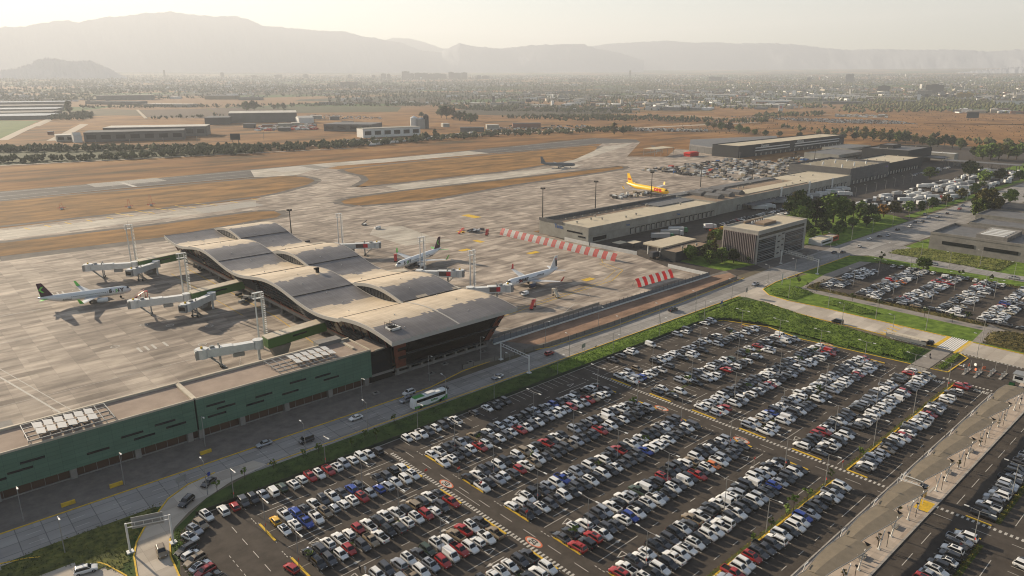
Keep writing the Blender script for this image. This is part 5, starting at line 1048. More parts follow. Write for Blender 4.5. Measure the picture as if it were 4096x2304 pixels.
# people
skin = M('skin',(.35,.2,.13),.7); 
def person(x, y, a, lb, shirt, trou, z=.04, step=.18):
    t = thing('person', lb, 'person', (x,y,z), R(a)); me = bpy.data.meshes.new('body'); 
    V = [(0,0,.95),(0,0,1.2),(0,0,1.42),(0,0,1.52),(0,0,1.68),(0,.1,.9),(step*.5,.1,.5),(step*.2,.1,.05),(step*.2+.14,.1,.03),(0,-.1,.9),(-step*.2,-.1,.5),(-step,-.1,.07),(-step+.14,-.1,.03),(0,.2,1.38),(-.03,.25,1.12),(.06,.27,.88),(0,-.2,1.38),(.05,-.25,1.12),(.14,-.26,.9)]
    E_ = [(0,1),(1,2),(2,3),(3,4),(0,5),(5,6),(6,7),(7,8),(0,9),(9,10),(10,11),(11,12),(2,13),(13,14),(14,15),(2,16),(16,17),(17,18)]
    me.from_pydata(V, E_, []); o = bpy.data.objects.new('body', me); COL.objects.link(o); md = o.modifiers.new('s','SKIN')
    rad = [.15,.13,.16,.06,.11,.1,.07,.045,.04,.1,.07,.045,.04,.07,.05,.035,.07,.05,.035]
    for i_, r_ in enumerate(rad): me.skin_vertices[0].data[i_].radius = (r_, r_*(1.0))
    me.skin_vertices[0].data[0].use_root = True; sb = o.modifiers.new('d','SUBSURF'); sb.levels = 1; sb.render_levels = 1; me.materials.append(shirt); o.parent = t
    B().box(-.14,.16,-.19,.19,.12,.93).make('trousers', [trou], t) if False else None
    h_ = B(); h_.tube((0,0,1.62),(-.01,0,1.8),.12,8,r2=.09); h_.make('hair', [blk], t); return t
cl = [M('cloth_dark',(.02,.02,.025),.9), M('cloth_white',(.5,.5,.5),.9), M('cloth_pink',(.35,.05,.13),.9)]
p_ = D(1479,1192*0+0) if False else None
person(281.1,79.9,20,'person in dark clothes pulling a case on the footpath',cl[0],cl[0]); t = thing('suitcase','small dark suitcase behind the walking person','suitcase',(280.4,79.4,.06)); B().box(-.15,.15,-.22,.22,.05,.6).make('case',[blk],t); B().bar((0,0,.6),(0,0,.95),.03,.2).make('handle',[greym],t)
q = G(1440,2276,.9); person(q[0],q[1],200,'person in dark clothes walking on the parking aisle, left of two',cl[0],cl[0]); q = G(1448,2279,.9); person(q[0]+.6,q[1]-.3,200,'person in white top on the parking aisle, right of two',cl[1],cl[0])
q = G(3412,2224,.9); person(q[0],q[1],60,'person in pink standing at the canopy edge',cl[2],cl[0]); q = G(3434,2210,.9); person(q[0],q[1],60,'person in black by the bench near the canopy',cl[0],cl[0])
# ============================================================ CARGO SIDE BUILDINGS
palew = M('pale_wall', (.36,.34,.29), .8, c2=(.28,.26,.22), scale=.15); greyw = slab_mat('grey_metal_wall', (.12,.117,.113), (.135,.13,.126), (.08,.078,.075), 5, 40, 0, (.8,.8,.8), .5, mortar=.03, nscale=.08, vert=True, tone=.3); darkw = M('charcoal_wall', (.05,.05,.05), .7)
tealb = M('blue_letters', (.03,.09,.25), .5); cream = M('cream_roof', (.52,.45,.33), .85, c2=(.44,.38,.28), scale=.08, detail=8); brownr = M('brown_roof', (.30,.22,.15), .9, c2=(.22,.165,.12), scale=.08, detail=8)
def hall(name, lb, x0, x1, y0, y1, h, wm, rm, par=.9, docks=None, vents=0, cat='building', rz=0.0, loc=None, wins=None):
    """rectangular hall: walls, parapet, roof and what the photo shows on them"""
    ox, oy = ((x0+x1)/2, (y0+y1)/2) if loc is None else loc; t = thing(name, lb, cat, (ox, oy, 0 if loc is None or len(loc) < 3 else loc[2]), rz)
    if loc is not None: t.location = (loc[0], loc[1], loc[2] if len(loc) > 2 else 0)
    a, c, d, e = (x0-ox, x1-ox, y0-oy, y1-oy) if loc is None else (x0, x1, y0, y1)
    B().box(a, c, d, e, 0, h).make('walls', [wm], t)
    B().rect(a+.3, c-.3, d+.3, e-.3, h+.02).make('roof', [rm], t)
    b = B(); b.box(a-.05,c+.05,d-.05,d+.3,h,h+par).box(a-.05,c+.05,e-.3,e+.05,h,h+par).box(a-.05,a+.3,d+.3,e-.3,h,h+par).box(c-.3,c+.05,d+.3,e-.3,h,h+par); b.make('parapet', [wm], t)
    if docks:
        n, z0, z1, u0, u1 = docks
        for k in range(n):
            xx = a+(c-a)*(u0+(u1-u0)*(k+.5)/n); w_ = min(1.6, (c-a)*(u1-u0)/n*.32)
            dd = B().box(xx-w_-.35, xx+w_+.35, d-.5, d-.02, z0, z1+.4).make('dock_door', [polem], t); B().box(xx-w_, xx+w_, d-.54, d-.5, z0, z1).make('door_leaf', [palew], dd)
    if wins:
        for (u0, u1, z0, z1, side) in wins:
            if side == 's': B().box(a+(c-a)*u0, a+(c-a)*u1, d-.12, d-.02, z0, z1).make('window', [darkglass], t)
            if side == 'w': B().box(a-.12, a-.02, d+(e-d)*u0, d+(e-d)*u1, z0, z1).make('window', [darkglass], t)
    for k in range(vents): 
        xx = a+(c-a)*rc.uniform(.06,.94); yy = d+(e-d)*rc.uniform(.15,.85); B().tube((xx,yy,h), (xx,yy,h+1.0), .45, 8).tube((xx,yy,h+1.0), (xx,yy,h+1.5), .8, 8).make('roof_vent', [palew], t)
    return t
c1 = hall('cargo_shed', 'long cream roofed cargo shed with blue letters and a row of dock doors', 330, 474, 294, 338, 9.2, palew, cream, 1.0, (18, .6, 4, .28, .98), 10, wins=[(.12,.42,5.2,6.2,'w'),(.06,.2,3,4,'w'),(.03,.12,1,3.5,'s')])
B().rect(-70, 71, 4.5, 14.5, 9.3).make('brown_roof_strip', [brownr], c1); B().box(-72, 71.5, 15.0, 15.4, 9.2, 11.6).box(-72.3, -71.9, 0, 22, 9.2, 11.0).make('inner_parapet', [greyw], c1)
B().box(26, 71, -2, 21, 9.22, 9.9).make('raised_roof', [steelr], c1); b = B(); b.box(-71.9, 72, -22.6, -22.1, 5.0, 5.5); b.make('canopy_edge', [palew], c1)
for k in range(9): B().tube((-60+k*8.2, 9, 9.3), (-60+k*8.2, 9, 10.4), .5, 8).make('roof_vent', [palew], c1)
writing('Teisa', 3.6, tealb, c1, (-72.12, 4, 7.3), (math.pi/2, 0, -math.pi/2), .08); writing('Teisa', 1.9, tealb, c1, (-34, -22.75, 7.2), (math.pi/2, 0, 0), .05); writing('Teisa', 2.0, tealb, c1, (22, -22.7, 7.3), (math.pi/2, 0, 0), .05)
c2 = hall('cargo_shed', 'brown roofed cargo shed with six saw tooth roof lights in two rows', 474.5, 708, 295, 341, 9.4, palew, brownr, .9, (26, .6, 4, .12, .97), 14)
B().box(-116, 40, 14, 22.6, 9.4, 10.6).make('raised_roof', [steelr], c2); B().box(-60, 60, -16, -3, 9.42, 9.9).make('cream_roof_strip', [cream], c2); B().box(40, 116, -21, 20, 9.43, 9.8).make('cream_roof_strip', [cream], c2)
for k in range(6):
    xx = -100+(k//2)*15+(k % 2)*2; y0 = -14+(k % 2)*17
    B().loft([[(xx,y0,9.4),(xx+9,y0,9.4),(xx+9,y0,10.6),(xx+4.5,y0,13),(xx,y0,11.6)],[(xx,y0+13,9.4),(xx+9,y0+13,9.4),(xx+9,y0+13,10.6),(xx+4.5,y0+13,13),(xx,y0+13,11.6)]]).make('roof_light', [steelr], c2)
for (a, h_) in ((30,13),(75,12),(-20,12.5)): B().box(a, a+2.5, -23.6, -22.9, 0, h_-1).make('wall_pier', [whitem], c2)
b = B(); b.box(-80,-40,-34,-24,4.2,4.4); b.box(-36,-20,-32,-24,3.8,4.0); b.make('loading_canopy', [greyw], c2)
c3 = hall('grey_hangar', 'big dark grey box hangar with striped roof and small white vents', 710, 803, 297, 360, 14.2, greyw, steelr, 1.6, (10, .4, 3.6, .05, .95), 0, 'hangar')
b = B()
for k in range(9): b.box(-40+k*9, -38.6+k*9, -26, 27, 14.25, 14.9)
b.make('roof_ridges', [cream], c3)
for k in range(16): B().tube((-36+(k % 8)*9.5, -18+(k//8)*24+(k % 3)*4, 14.2), (-36+(k % 8)*9.5, -18+(k//8)*24+(k % 3)*4, 16.2), .7, 8).make('roof_vent', [whitem], c3)
writing('FedEx', 2.6, M('purple_letters',(.12,.05,.25),.5), c3, (40, -31.7, 11.5), (math.pi/2,0,0), .05)
hall('long_depot', 'long charcoal depot with pale roof plant behind the grey box hangar', 803.5, 915, 303, 345, 11.5, darkw, cream, 1.2, (12, .4, 3.6, .1, .9), 10); hall('dark_block', 'tall charcoal block with rooftop plant room behind the depot', 924, 1000, 322, 376, 16.5, darkw, steelr, 1.2, None, 5)
hall('plant_room', 'small dark plant room on top of the tall charcoal block', 950, 975, 350, 366, 20.5, darkw, steelr, .4)
hall('yard_office', 'low pale office range in the equipment yard', 905, 985, 395, 440, 8, palew, steelr, .6, wins=[(.1,.9,3,5,'s')]); hall('yard_store', 'pale flat store behind the ground equipment', 985, 1060, 420, 455, 9, palew, steelr, .6, wins=[(.1,.9,4,6,'s')])
c4 = hall('freight_centre', 'long dark freight building with white signs and layered balconies', 852, 1150, 500, 540, 14.5, darkw, cream, 1.0, (20, .4, 3.6, .12, .98), 0); c4.rotation_euler = (0, 0, R(-1))
for (z0, u0, u1) in ((6.5,-110,-20),(6.5,-5,130),(10,-110,-20),(10,-5,130)): B().box(u0, u1, -21.2, -20.1, z0, z0+1.2).make('balcony_band', [whitem], c4)
writing('Depocargo', 4.5, whitem, c4, (-85, -20.4, 13), (math.pi/2,0,0), .1); writing('AEROSAN', 4.5, whitem, c4, (10, -20.4, 13), (math.pi/2,0,0), .1)
c5 = thing('grey_shed', 'low grey shed with sloping white roof joined behind the freight building', 'building'); B().prism([(886,602),(852,500),(880,541),(985,580),(1060,640),(960,650)], 0, 8).make('walls', [greyw], c5); B().prism([(888,603),(855,520),(1060,560),(1130,600),(960,651)], 8.02, 9.5).make('roof', [steelr], c5)
c6 = thing('open_canopy', 'open steel canopy with pale roof at the apron edge', 'canopy', (812,600,0)); B().box(-22,22,-10,10,9,9.4).make('roof', [cream], c6); b = B(); [b.bar((x,y,0),(x,y,9),.4,.4) for x in (-21,-7,7,21) for y in (-9,9)]; b.make('posts', [greym], c6)
c7 = thing('red_canopy', 'red canopy tent beside the open steel canopy', 'canopy', (830,560,0)); B().loft([[(-11,-6,4),(11,-6,4),(11,6,4),(-11,6,4)],[(-9,-4,5.5),(9,-4,5.5),(9,4,5.5),(-9,4,5.5)]]).make('tent_roof', [M('tent_red',(.55,.03,.02),.6)], c7); B().box(-10,10,-5,5,0,4).make('tent_walls', [MATS['tent_red']], c7)
hall('customs_hall', 'long white roofed hall with arcade behind the truck lot', 1015, 1030, 300, 400, 9, palew, whitem, .5, None, 4, wins=[(.1,.9,2,6,'w')]); 
c8 = thing('checkpoint_canopy', 'very long flat grey canopy over the truck checkpoint', 'canopy'); B().box(950,966,215,292,6.4,7.0).make('roof', [steelr], c8); b = B(); [b.bar((x,y,0),(x,y,6.4),.5,.5) for x in (952,964) for y in range(218,292,9)]; b.make('posts', [concm], c8)
c9 = thing('checkpoint_canopy', 'short grey canopy left of the long truck checkpoint canopy', 'canopy'); B().box(975,1000,300,330,6.2,6.8).make('roof', [steelr], c9); b = B(); [b.bar((x,y,0),(x,y,6.2),.5,.5) for x in (977,998) for y in (302,328)]; b.make('posts', [concm], c9)
# gatehouse
g1 = thing('gate_canopy', 'cream flat gate canopy on round columns with dark cabin', 'canopy'); B().box(334,368,240.5,254.5,5.6,6.3).make('roof', [cream], g1); b = B(); [b.tube((x,y,0),(x,y,5.6),.4,10) for x in (336,346,356) for y in (243,252)]; b.make('columns', [whitem], g1)
hall('gatehouse', 'dark gatehouse block with brown roof beside the gate canopy', 331, 366, 229, 239.5, 5.2, darkw, brownr, .5, None, 3)
for k, (x, y) in enumerate(((338,275),(345,270),(352,262))): 
    t = thing('awning', 'small tan awning, %s by the white wall' % ordn(k+1), 'awning', (x,y,0)); B().box(-4,4,-3,3,2.8,3).make('sheet', [cream], t); b = B(); [b.bar((i,j,0),(i,j,2.8),.15,.15) for i in (-3.8,3.8) for j in (-2.8,2.8)]; b.make('posts', [polem], t)
# office block
O = thing('office_block', 'five storey pale concrete office block with vertical fins and glass bays', 'building', (360,196,0))
lx, ly, h = 56, 22, 18.2
B().box(0,lx,0,ly,0,h).make('walls', [M('office_concrete',(.42,.39,.34),.8,c2=(.34,.315,.275),scale=.3)], O); B().rect(.4,lx-.4,.4,ly-.4,h+.02).make('roof', [cream], O); om = MATS['office_concrete']
b = B(); b.box(-.1,lx+.1,-.1,.4,h,h+.7).box(-.1,lx+.1,ly-.4,ly+.1,h,h+.7).box(-.1,.4,.4,ly-.4,h,h+.7).box(lx-.4,lx+.1,.4,ly-.4,h,h+.7); b.make('parapet', [om], O)
B().rect(17,38,6,19,h+.05).make('roof_well', [steelr], O); b = B(); b.box(20,34,8,14,h+.06,h+1.3); b.box(17,38,18.5,19.3,h,h+1.2); b.make('roof_plant', [brownr], O)
for k in range(6): B().tube((20+k*2.6,15.5,h), (20+k*2.6,15.5,h+1.6), .35, 6).make('roof_pipe', [whitem], O)
B().box(-.14,-.02,.8,ly-.8,.5,h-1.8).make('end_glazing', [darkglass], O)
for k in range(19): yy = 1.2+k*(ly-2.4)/18; B().box(-1.0,-.15,yy-.17,yy+.17,.3,h-1.4).make('fin', [M('fin_pinkgrey',(.30,.25,.235),.7)], O)
for (u0, u1) in ((1.2,20),(31,53)):
    g = B().box(u0,u1,-.14,-.02,.6,h-4.4).make('glass_bay', [darkglass], O); b = B()
    for k in range(14): b.box(u0,u1,-.5,-.14,1+k*.98,1.1+k*.98)
    for k in range(4): b.box(u0,u1,-.6,-.14,.5+k*3.4,.85+k*3.4)
    b.make('sun_slats', [greym], g)
B().box(1.2,53,-.14,-.02,h-3.2,h-1.6).make('top_window_band', [darkglass], O)
for k in range(4): B().box(22.5,25,-.14,-.02,2.5+k*3.4,3.2+k*3.4).make('slit_window', [darkglass], O); B().box(27,29.5,-.14,-.02,3.3+k*3.4,4+k*3.4).make('slit_window', [darkglass], O)
# concrete complex on the right
K = thing('concrete_complex', 'long low raw concrete building with deep window recesses beyond the lawn', 'building')
kc = M('raw_concrete',(.27,.25,.22),.85,c2=(.19,.175,.155),scale=.2,detail=8)
B().box(474.5,516,10,146,0,9).make('walls', [kc], K); B().rect(475,515.5,10.5,145.5,9.05).make('roof', [steelr], K)
for k in range(6): B().box(474.3,474.48,122-k*22,139-k*22,3.8,5.8).make('window_recess', [darkglass], K)
b = B(); b.box(474.3,475,10,146,9.02,10.4).box(515.5,516,10,146,9.02,10.4).box(475,515.5,145.4,146,9.02,10.4); b.make('parapet', [kc], K)
b = B(); [b.box(482,512,60+k*24,76+k*24,9.06,11.4) for k in range(3)]; b.make('roof_blocks', [kc], K); b = B(); [b.box(483+j*5,485+j*5,62+k*24,74+k*24,11.41,11.7) for k in range(3) for j in range(5)]; b.make('roof_lights', [whitem], K)
hall('service_block', 'dark roofed block behind the raw concrete building', 524, 548, 60, 140, 10, kc, steelr, .8, None, 4, wins=[(.1,.9,5,7,'w')]); hall('upper_block', 'grey block with column row at the far right behind the tall tree', 566, 600, 60, 148, 9, kc, steelr, .8, None, 3, wins=[(.05,.95,4,7,'w')]); hall('rear_block', 'dark slab roof block farthest right behind the tall tree', 612, 650, 70, 150, 8, kc, darkw, .6, wins=[(.05,.95,3,6,'w')])
hall('site_cabin', 'small white and orange cabin under trees by the main road', 432, 448, 193, 201, 3.2, whitem, cream, .2, wins=[(.1,.9,1.2,2.2,'s')]); hall('site_cabin', 'small red brown cabin right of the white cabin by the road', 449, 458, 193.5, 200, 3.0, M('cabin_red',(.35,.10,.05),.7), cream, .2, wins=[(.2,.8,1.2,2.2,'s')])
# ------------------------------------------------------------ lorries
truckc = [M('lorry_white',(.55,.55,.53),.5), M('lorry_red',(.50,.05,.03),.4), M('lorry_green',(.03,.16,.06),.4), M('box_grey',(.35,.35,.34),.5), M('box_dark',(.08,.08,.085),.6)]
TRM = {}
def lorry(x, y, a, L, bx, cb, lb, gr=None, z=.03):
    key = (L, bx, cb)
    if key not in TRM:
        t = bpy.data.objects.new('lorry', None); COL.objects.link(t); t.empty_display_size = 1
        B().box(-L/2, L/2-3.0, -1.25, 1.25, 1.15, 3.95).make('box_body', [truckc[bx]], t)
        c = B().loft([[(L/2-2.6,-1.2,.5),(L/2-2.6,1.2,.5),(L/2-2.6,1.2,3.5),(L/2-2.6,-1.2,3.5)],[(L/2-.6,-1.2,.5),(L/2-.6,1.2,.5),(L/2-.6,1.15,3.4),(L/2-.6,-1.15,3.4)],[(L/2,-1.1,.55),(L/2,1.1,.55),(L/2-.25,1.05,2.9),(L/2-.25,-1.05,2.9)]]).make('cab', [truckc[cb]], t)
        B().add([(L/2-.02,-.95,1.7),(L/2-.02,.95,1.7),(L/2-.2,.95,2.75),(L/2-.2,-.95,2.75)], [(0,1,2,3)]).make('windscreen', [glass], c); B().box(-L/2+.2, L/2-.8, -.5, .5, .6, 1.14).make('chassis', [polem], t)
        b = B(); [b.tube((xx,s*.85,.5),(xx,s*1.22,.5),.5,8) for xx in (L/2-1.4,-L/2+1.2,-L/2+2.5) for s in (-1,1)]; b.make('wheels', [tyre], t); TRM[key] = t
    else: t = copy_tree(TRM[key]); t.name = 'lorry'
    t.location = (x, y, z); t.rotation_euler = (0,0,R(a)); tag(t, lb, 'lorry', gr); return t
lorry(331.5,243,-4,8.5,4,0,'dark tipper lorry with white cab leaving the gate'); lorry(376,271,-40,15,3,2,'grey trailer with green cab, nearest in the loading yard'); lorry(389,273,-40,15,3,0,'grey trailer with white cab, second in the loading yard'); lorry(400,276,-40,13,0,2,'white box trailer with green cab, third in the loading yard'); lorry(426,268,-30,9,0,0,'small white lorry in the loading yard under the blue letters')
lk = lorry(646,283,-35,15,0,0,'white trailer with green leaf logo on its side'); writing('Lilco', 2.2, M('leaf_green',(.06,.25,.04),.5), lk, (-1, -1.3, 2.6), (math.pi/2,0,0), .04)
for k, (x, y) in enumerate(((560,288),(569,288),(585,286),(597,285),(520,284),(530,283),(658,285),(668,284),(640,270),(612,284),(625,283))): lorry(x, y, -38, 13, 0 if k % 3 else 3, 0, 'white trailer parked aslant, %s along the brown roofed cargo shed' % ordn(k+1), 'trailers at the cargo docks')
tk = 0
for j, yy in enumerate((199,209,219,229,239)):
    for k in range(22):
        x = 594+k*16+rc.uniform(-4,4); y = yy+rc.uniform(-3,3)
        if rc.random() < .18 or (j == 0 and k < 3): continue
        tk += 1; L = rc.choice((7,9,12,14,16)); bx = rc.choices((0,3,4), (7,2,1))[0]; lorry(x, y, rc.choice((-12,-8,168,-20,-35,20)), L, bx, rc.choices((0,1), (8,1))[0], '%s lorry, %s from left in row %s of the crowded truck lot' % (('white','','','grey','black')[bx], ordn(k+1), ordn(j+1)), 'lorries in the truck lot')
b = B()
for k in range(120): 
    x = rc.uniform(585,960); y = rc.uniform(193,250); b.box(x-2.1,x+2.1,y-.9,y+.9,.1,1.35,rc.choice((0,0,3,4)))
t = None
for k in range(26):
    c = rnd_code(); bulk_car(b2, c[1], c[0], rc.uniform(470,560), rc.uniform(262,286), rc.choice((0,1.57))) if k and False else None
y2 = B()
for k in range(46): c = rnd_code(); bulk_car(y2, c[1], c[0], 445+(k % 23)*5.2, 262+(k//23)*9+rc.uniform(-1,1), math.pi/2+rc.uniform(-.2,.2))
for k in range(70): c = rnd_code(); bulk_car(y2, c[1], c[0], rc.uniform(590,960), rc.uniform(193,250), rc.choice((0.1,1.5,3.1)))
for k in range(16): c = rnd_code(); bulk_car(y2, c[1], c[0], 830+k*7, 282+rc.uniform(-3,3), 1.5)
y2.make('yard_cars', BULKM, label='cars standing between the lorries and cargo docks', cat='cars', kind='stuff')
for k in range(4): t = thing('skip', '%s skip, %s in the loading yard corner' % (('red','orange','yellow','red')[k], ordn(k+1)), 'skip', (420+k*6.5,262,0), R(-10)); B().loft([[(-2,-1,0),(2,-1,0),(2,1,0),(-2,1,0)],[(-2.8,-1.2,1.8),(2.8,-1.2,1.8),(2.8,1.2,1.8),(-2.8,1.2,1.8)]]).make('tub', [(MATS['container_red'], M('skip_orange',(.6,.22,.03),.6), ypaint, MATS['container_red'])[k]], t)
# ============================================================ TREES AND PLANTS
leafA = M('leaves_green', (.05,.085,.018), .75, c2=(.15,.20,.04), scale=.6, rnd=.3)
leafB = M('leaves_olive', (.07,.07,.025), .8, c2=(.19,.16,.05), scale=.6, rnd=.3); leafC = M('leaves_dark', (.032,.048,.016), .8, c2=(.09,.11,.035), scale=.5, rnd=.25); leafD = M('leaves_autumn', (.12,.07,.02), .8, c2=(.28,.15,.04), scale=.6, rnd=.2)
bark = M('bark', (.09,.065,.045), .9, c2=(.05,.038,.028), scale=2)
def crown(n, rx, ry, rz_, zc, leaf, seed, clumps=26, shape=1.0):
    r_ = random.Random(seed); b = B(); cs = []
    for k in range(clumps):
        while True:
            p = Vector((r_.uniform(-1,1), r_.uniform(-1,1), r_.uniform(-1,1)))
            if .25 < p.length < 1: break
        taper = 1-.35*max(0, p.z)*shape; cs.append((Vector((p.x*rx*taper, p.y*ry*taper, zc+p.z*rz_)), r_.uniform(.22,.42)*rx))
    for k in range(n):
        c, rad = cs[r_.randrange(clumps)]; d = Vector((r_.gauss(0,1), r_.gauss(0,1), r_.gauss(0,1))).normalized()*rad*(r_.random()**.4); p = c+Vector((d.x, d.y, d.z*.8)); 
        u = Vector((r_.gauss(0,1), r_.gauss(0,1), r_.gauss(0,1))).normalized(); v = u.orthogonal().normalized(); s = leaf*r_.uniform(.6,1.4)
        b.add([p-u*s-v*s*.6, p+u*s-v*s*.6, p+u*s*.8+v*s*.7, p-u*s*.7+v*s*.6], [(0,1,2,3)])
    return b, cs
def trunk(h, r_, cs, zc):
    b = B(); b.tube((0,0,0), (.0,.0,h*.45), r_, 7, r2=r_*.7); b.tube((0,0,h*.45), (.1,0,zc), r_*.7, 6, r2=r_*.35)
    for c, rad in cs[:7]: b.tube((0,0,h*rc.uniform(.3,.5)), c, r_*.35, 5, r2=r_*.1)
    return b
TV = {}
def tree(x, y, h, kind, lb, gr=None, z=0.0, wide=1.0, rot=None):
    """kind: round / tall / conifer / young"""
    K_ = {'round': (1400,.44,.44,.37,.6,.043,38), 'tall': (1300,.31,.31,.43,.56,.038,38), 'conifer': (600,.20,.20,.46,.52,.03,26), 'young': (110,.30,.30,.26,.72,.055,9), 'palm': (90,.2,.2,.2,.75,.045,7)}[kind.split('_')[0]]
    var = int(x*3+y) % 3; key = (kind, var)
    if key not in TV:
        n, rx, ry, rz_, zc, lf, cl_ = K_; b, cs = crown(n, rx*10, ry*10, rz_*10, zc*10, lf*10, hash(kind) % 97*0+len(kind)*13+var, cl_); lm = {'o': leafB, 'd': leafC, 'a': leafD}.get(kind.split('_')[1] if '_' in kind else '', leafA)
        TV[key] = (b.mesh('crown', [lm]), trunk(10, .22 if kind.startswith('y') else .32, cs, zc*10).mesh('trunk', [bark]))
    t = thing('tree', lb, 'tree', (x, y, z), rc.uniform(0,6.28) if rot is None else rot, gr); h *= 1.1; s = h/10; t.scale = (s*wide, s*wide, s); part('trunk', TV[key][1], t); part('crown', TV[key][0], t); return t
for k, (x, y, h, kd) in enumerate(((341,226,8,'round'),(346,218,9,'round_d'),(350,211,8,'round'),(354,206,7.5,'round_d'),(343,214,7,'round'),(383,240,10,'conifer_o'),(392,242,8.5,'round'),(398,246,7.5,'round_o'),(361,200.5,5.5,'round_d'),(357,221,10.5,'conifer_o'),(374,236,7,'conifer_d'),(362,226,8,'round'),(402,240,7,'round'))): tree(x, y, h, kd, '%s tree, %s in the grove left of the office block' % ({'round':'green rounded','round_d':'dark rounded','conifer_o':'olive pointed','conifer_d':'small dark pointed','round_o':'olive'}[kd], ordn(k+1)))
for k, (x, y, h, kd, w_) in enumerate(((478,232,22,'round_d',.8),(488,238,20,'round_o',.8),(470,226,15,'round',.8),(512,222,20,'round',1.0),(523,218,13,'tall',.9),(500,222,12,'tall',1),(538,214,13,'tall',1),(548,210,10,'round_d',1.1),(560,206,9,'round_a',1.1),(572,203,10,'round_o',1),(455,214,9,'round_d',1),(466,208,10,'round_d',1),(445,205,7,'round',1),(472,200,7,'round',1),(486,205,7,'round_d',1),(500,203,8,'round',1),(516,200,7,'round_d',1),(530,200,7,'round',1),(590,199,9,'round',1),(606,196,8,'tall',1),(628,195,9,'round',1),(655,194,8,'round_o',1),(546,222,11,'round_d',1),(430,206,5,'round_d',1.2),(494,226,17,'tall_d',1))): tree(x, y, h, kd, '%s tree, %s in the park grove right of the office block' % (({'r':'leafy','t':'slender'}[kd[0]]), ordn(k+1)), wide=w_)
for k, (x, y, h, kd, w_) in enumerate(((606,152,21,'round_o',.9),(617,158,17,'round_d',.9),(598,154,15,'round',.9),(630,160,12,'round_o',1),(700,160,11,'round',1),(720,150,12,'round_d',1),(760,152,10,'round',1),(650,158,9,'round_d',1),(820,212,13,'round',1.1),(842,205,12,'round_d',1.1),(870,195,10,'round',1.1),(905,190,10,'round_o',1),(860,236,12,'round_d',1.2),(896,246,13,'round_d',1.4),(820,262,11,'round',1.2),(950,205,10,'round_d',1.2),(735,196,9,'round',1),(700,196,8,'round_o',1),(770,200,8,'round',1))): tree(x, y, h, kd, '%s tree, %s on the far right between road and truck lot' % ({'round':'green','round_d':'dark','round_o':'olive brown'}[kd], ordn(k+1)), wide=w_)
for k, (dx, dy, h, kd) in enumerate(((2470,402,18,'round'),(2490,404,20,'round'),(2512,402,19,'round_o'),(2535,400,20,'round_d'),(2556,402,20,'round'),(2452,398,14,'round_d'),(2340,372,14,'round_d'),(2358,370,13,'round_d'),(2376,366,15,'round_d'),(2300,362,13,'round_o'),(2172,352,20,'tall_o'),(2195,354,18,'tall'),(2215,356,20,'tall_o'),(2236,358,19,'tall_d'),(2258,360,18,'tall'),(2278,361,15,'round_d'),(2120,352,11,'round_d'),(2098,351,11,'round'),(2075,350,10,'round_d'),(2150,353,12,'round_d'),(2320,366,13,'round_d'),(2395,372,15,'round_d'),(2415,378,15,'round_d'),(1815,328,16,'round'),(1835,332,17,'round_d'),(1858,336,16,'round_d'),(1795,325,13,'round_o'),(1780,321,12,'round_d'),(1876,338,14,'round'),(1960,345,10,'round_d'),(2010,347,10,'round_d'),(1898,340,11,'round'),(1925,343,10,'round_d'),(1110,297,28,'round_d'),(1124,300,32,'round_d'),(1142,302,26,'tall_o'),(1156,304,22,'tall_d'),(1170,305,22,'tall_d'),(1183,311,22,'round'),(1197,305,18,'tall_d'),(620,281,30,'round'),(640,280,32,'round_d'),(700,275,20,'tall'),(715,276,20,'tall_d'),(690,276,16,'tall_o'),(175,285,34,'tall_o'),(212,290,16,'tall_d'),(1060,296,14,'round_d'),(1095,345,13,'tall_d'),(1072,352,12,'round_d'),(908,338,12,'tall'),(916,345,14,'tall_d'),(1545,338,20,'tall_o'),(1568,338,12,'round_d'))):
    p = D(dx, dy); tree(p[0], p[1], h, kd, '%s tree, %s of the big trees scattered across the plain' % ({'round':'full green','round_d':'full dark','round_o':'full olive','tall':'slim green','tall_o':'slim olive','tall_d':'slim dark'}[kd], ordn(k+1)))
for k, (x, y, h) in enumerate(((187.5,66,3),(169.6,65.9,3.4),(157,65.8,3.4),(150.5,66,4),(147,66,3.2),(103.4,93.5,3.4),(55.6,126.5,2.8),(166.2,127,3.6),(194.7,126.5,3),(140,66,2.6),(132,66,2.4),(130,110,2.6),(121,126,2.4),(116,142.6,2.6),(150,110,3),(232,126,3),(240,110,3),(220,93,3),(205,110,2.6),(247,142,2.6),(253,110,3))): tree(x, y, h, 'young', 'small thin tree on the car park strips, %s of those' % ordn(k+1), None)
for k, (x, y, h) in enumerate(((74.7,167.8,2.6),(79.2,167.6,3),(66.3,167.9,2.8),(95.1,163.5,3.4),(104.4,168.4,3),(93,166.2,2.6),(51.1,167.2,3),(58.6,168.1,3.2),(88,165,2),(181,165,1.6),(196,169,1.5))): tree(x, y, h, 'young', 'young shrub tree on the shaded verge, %s from the road lamp end' % ordn(k+1))
for k, (x, y, h) in enumerate(((167.3,48.5,3),(151,46.6,3.4),(201,46,2.6),(219,46,2.6),(236,46,2.4),(134,46.8,3))): tree(x, y, h, 'palm_o', 'small palm like tree by the canopy, %s from the photo bottom' % ordn((3,2,4,5,6,1)[k]))
for k, (x, y, h) in enumerate(((339,160,3.4),(346,164,3),(331,130,3.6),(331,118,3.4),(331,99,4.2),(331,88,4),(333,148,3),(413.5,150,6),(413.5,128,7.5),(414,110,4),(414,96,4),(337,155,2.6),(336,84,4.5))): tree(x, y, h, 'young_d' if k != 8 else 'round', 'small tree, %s around the smaller car park' % ordn(k+1))
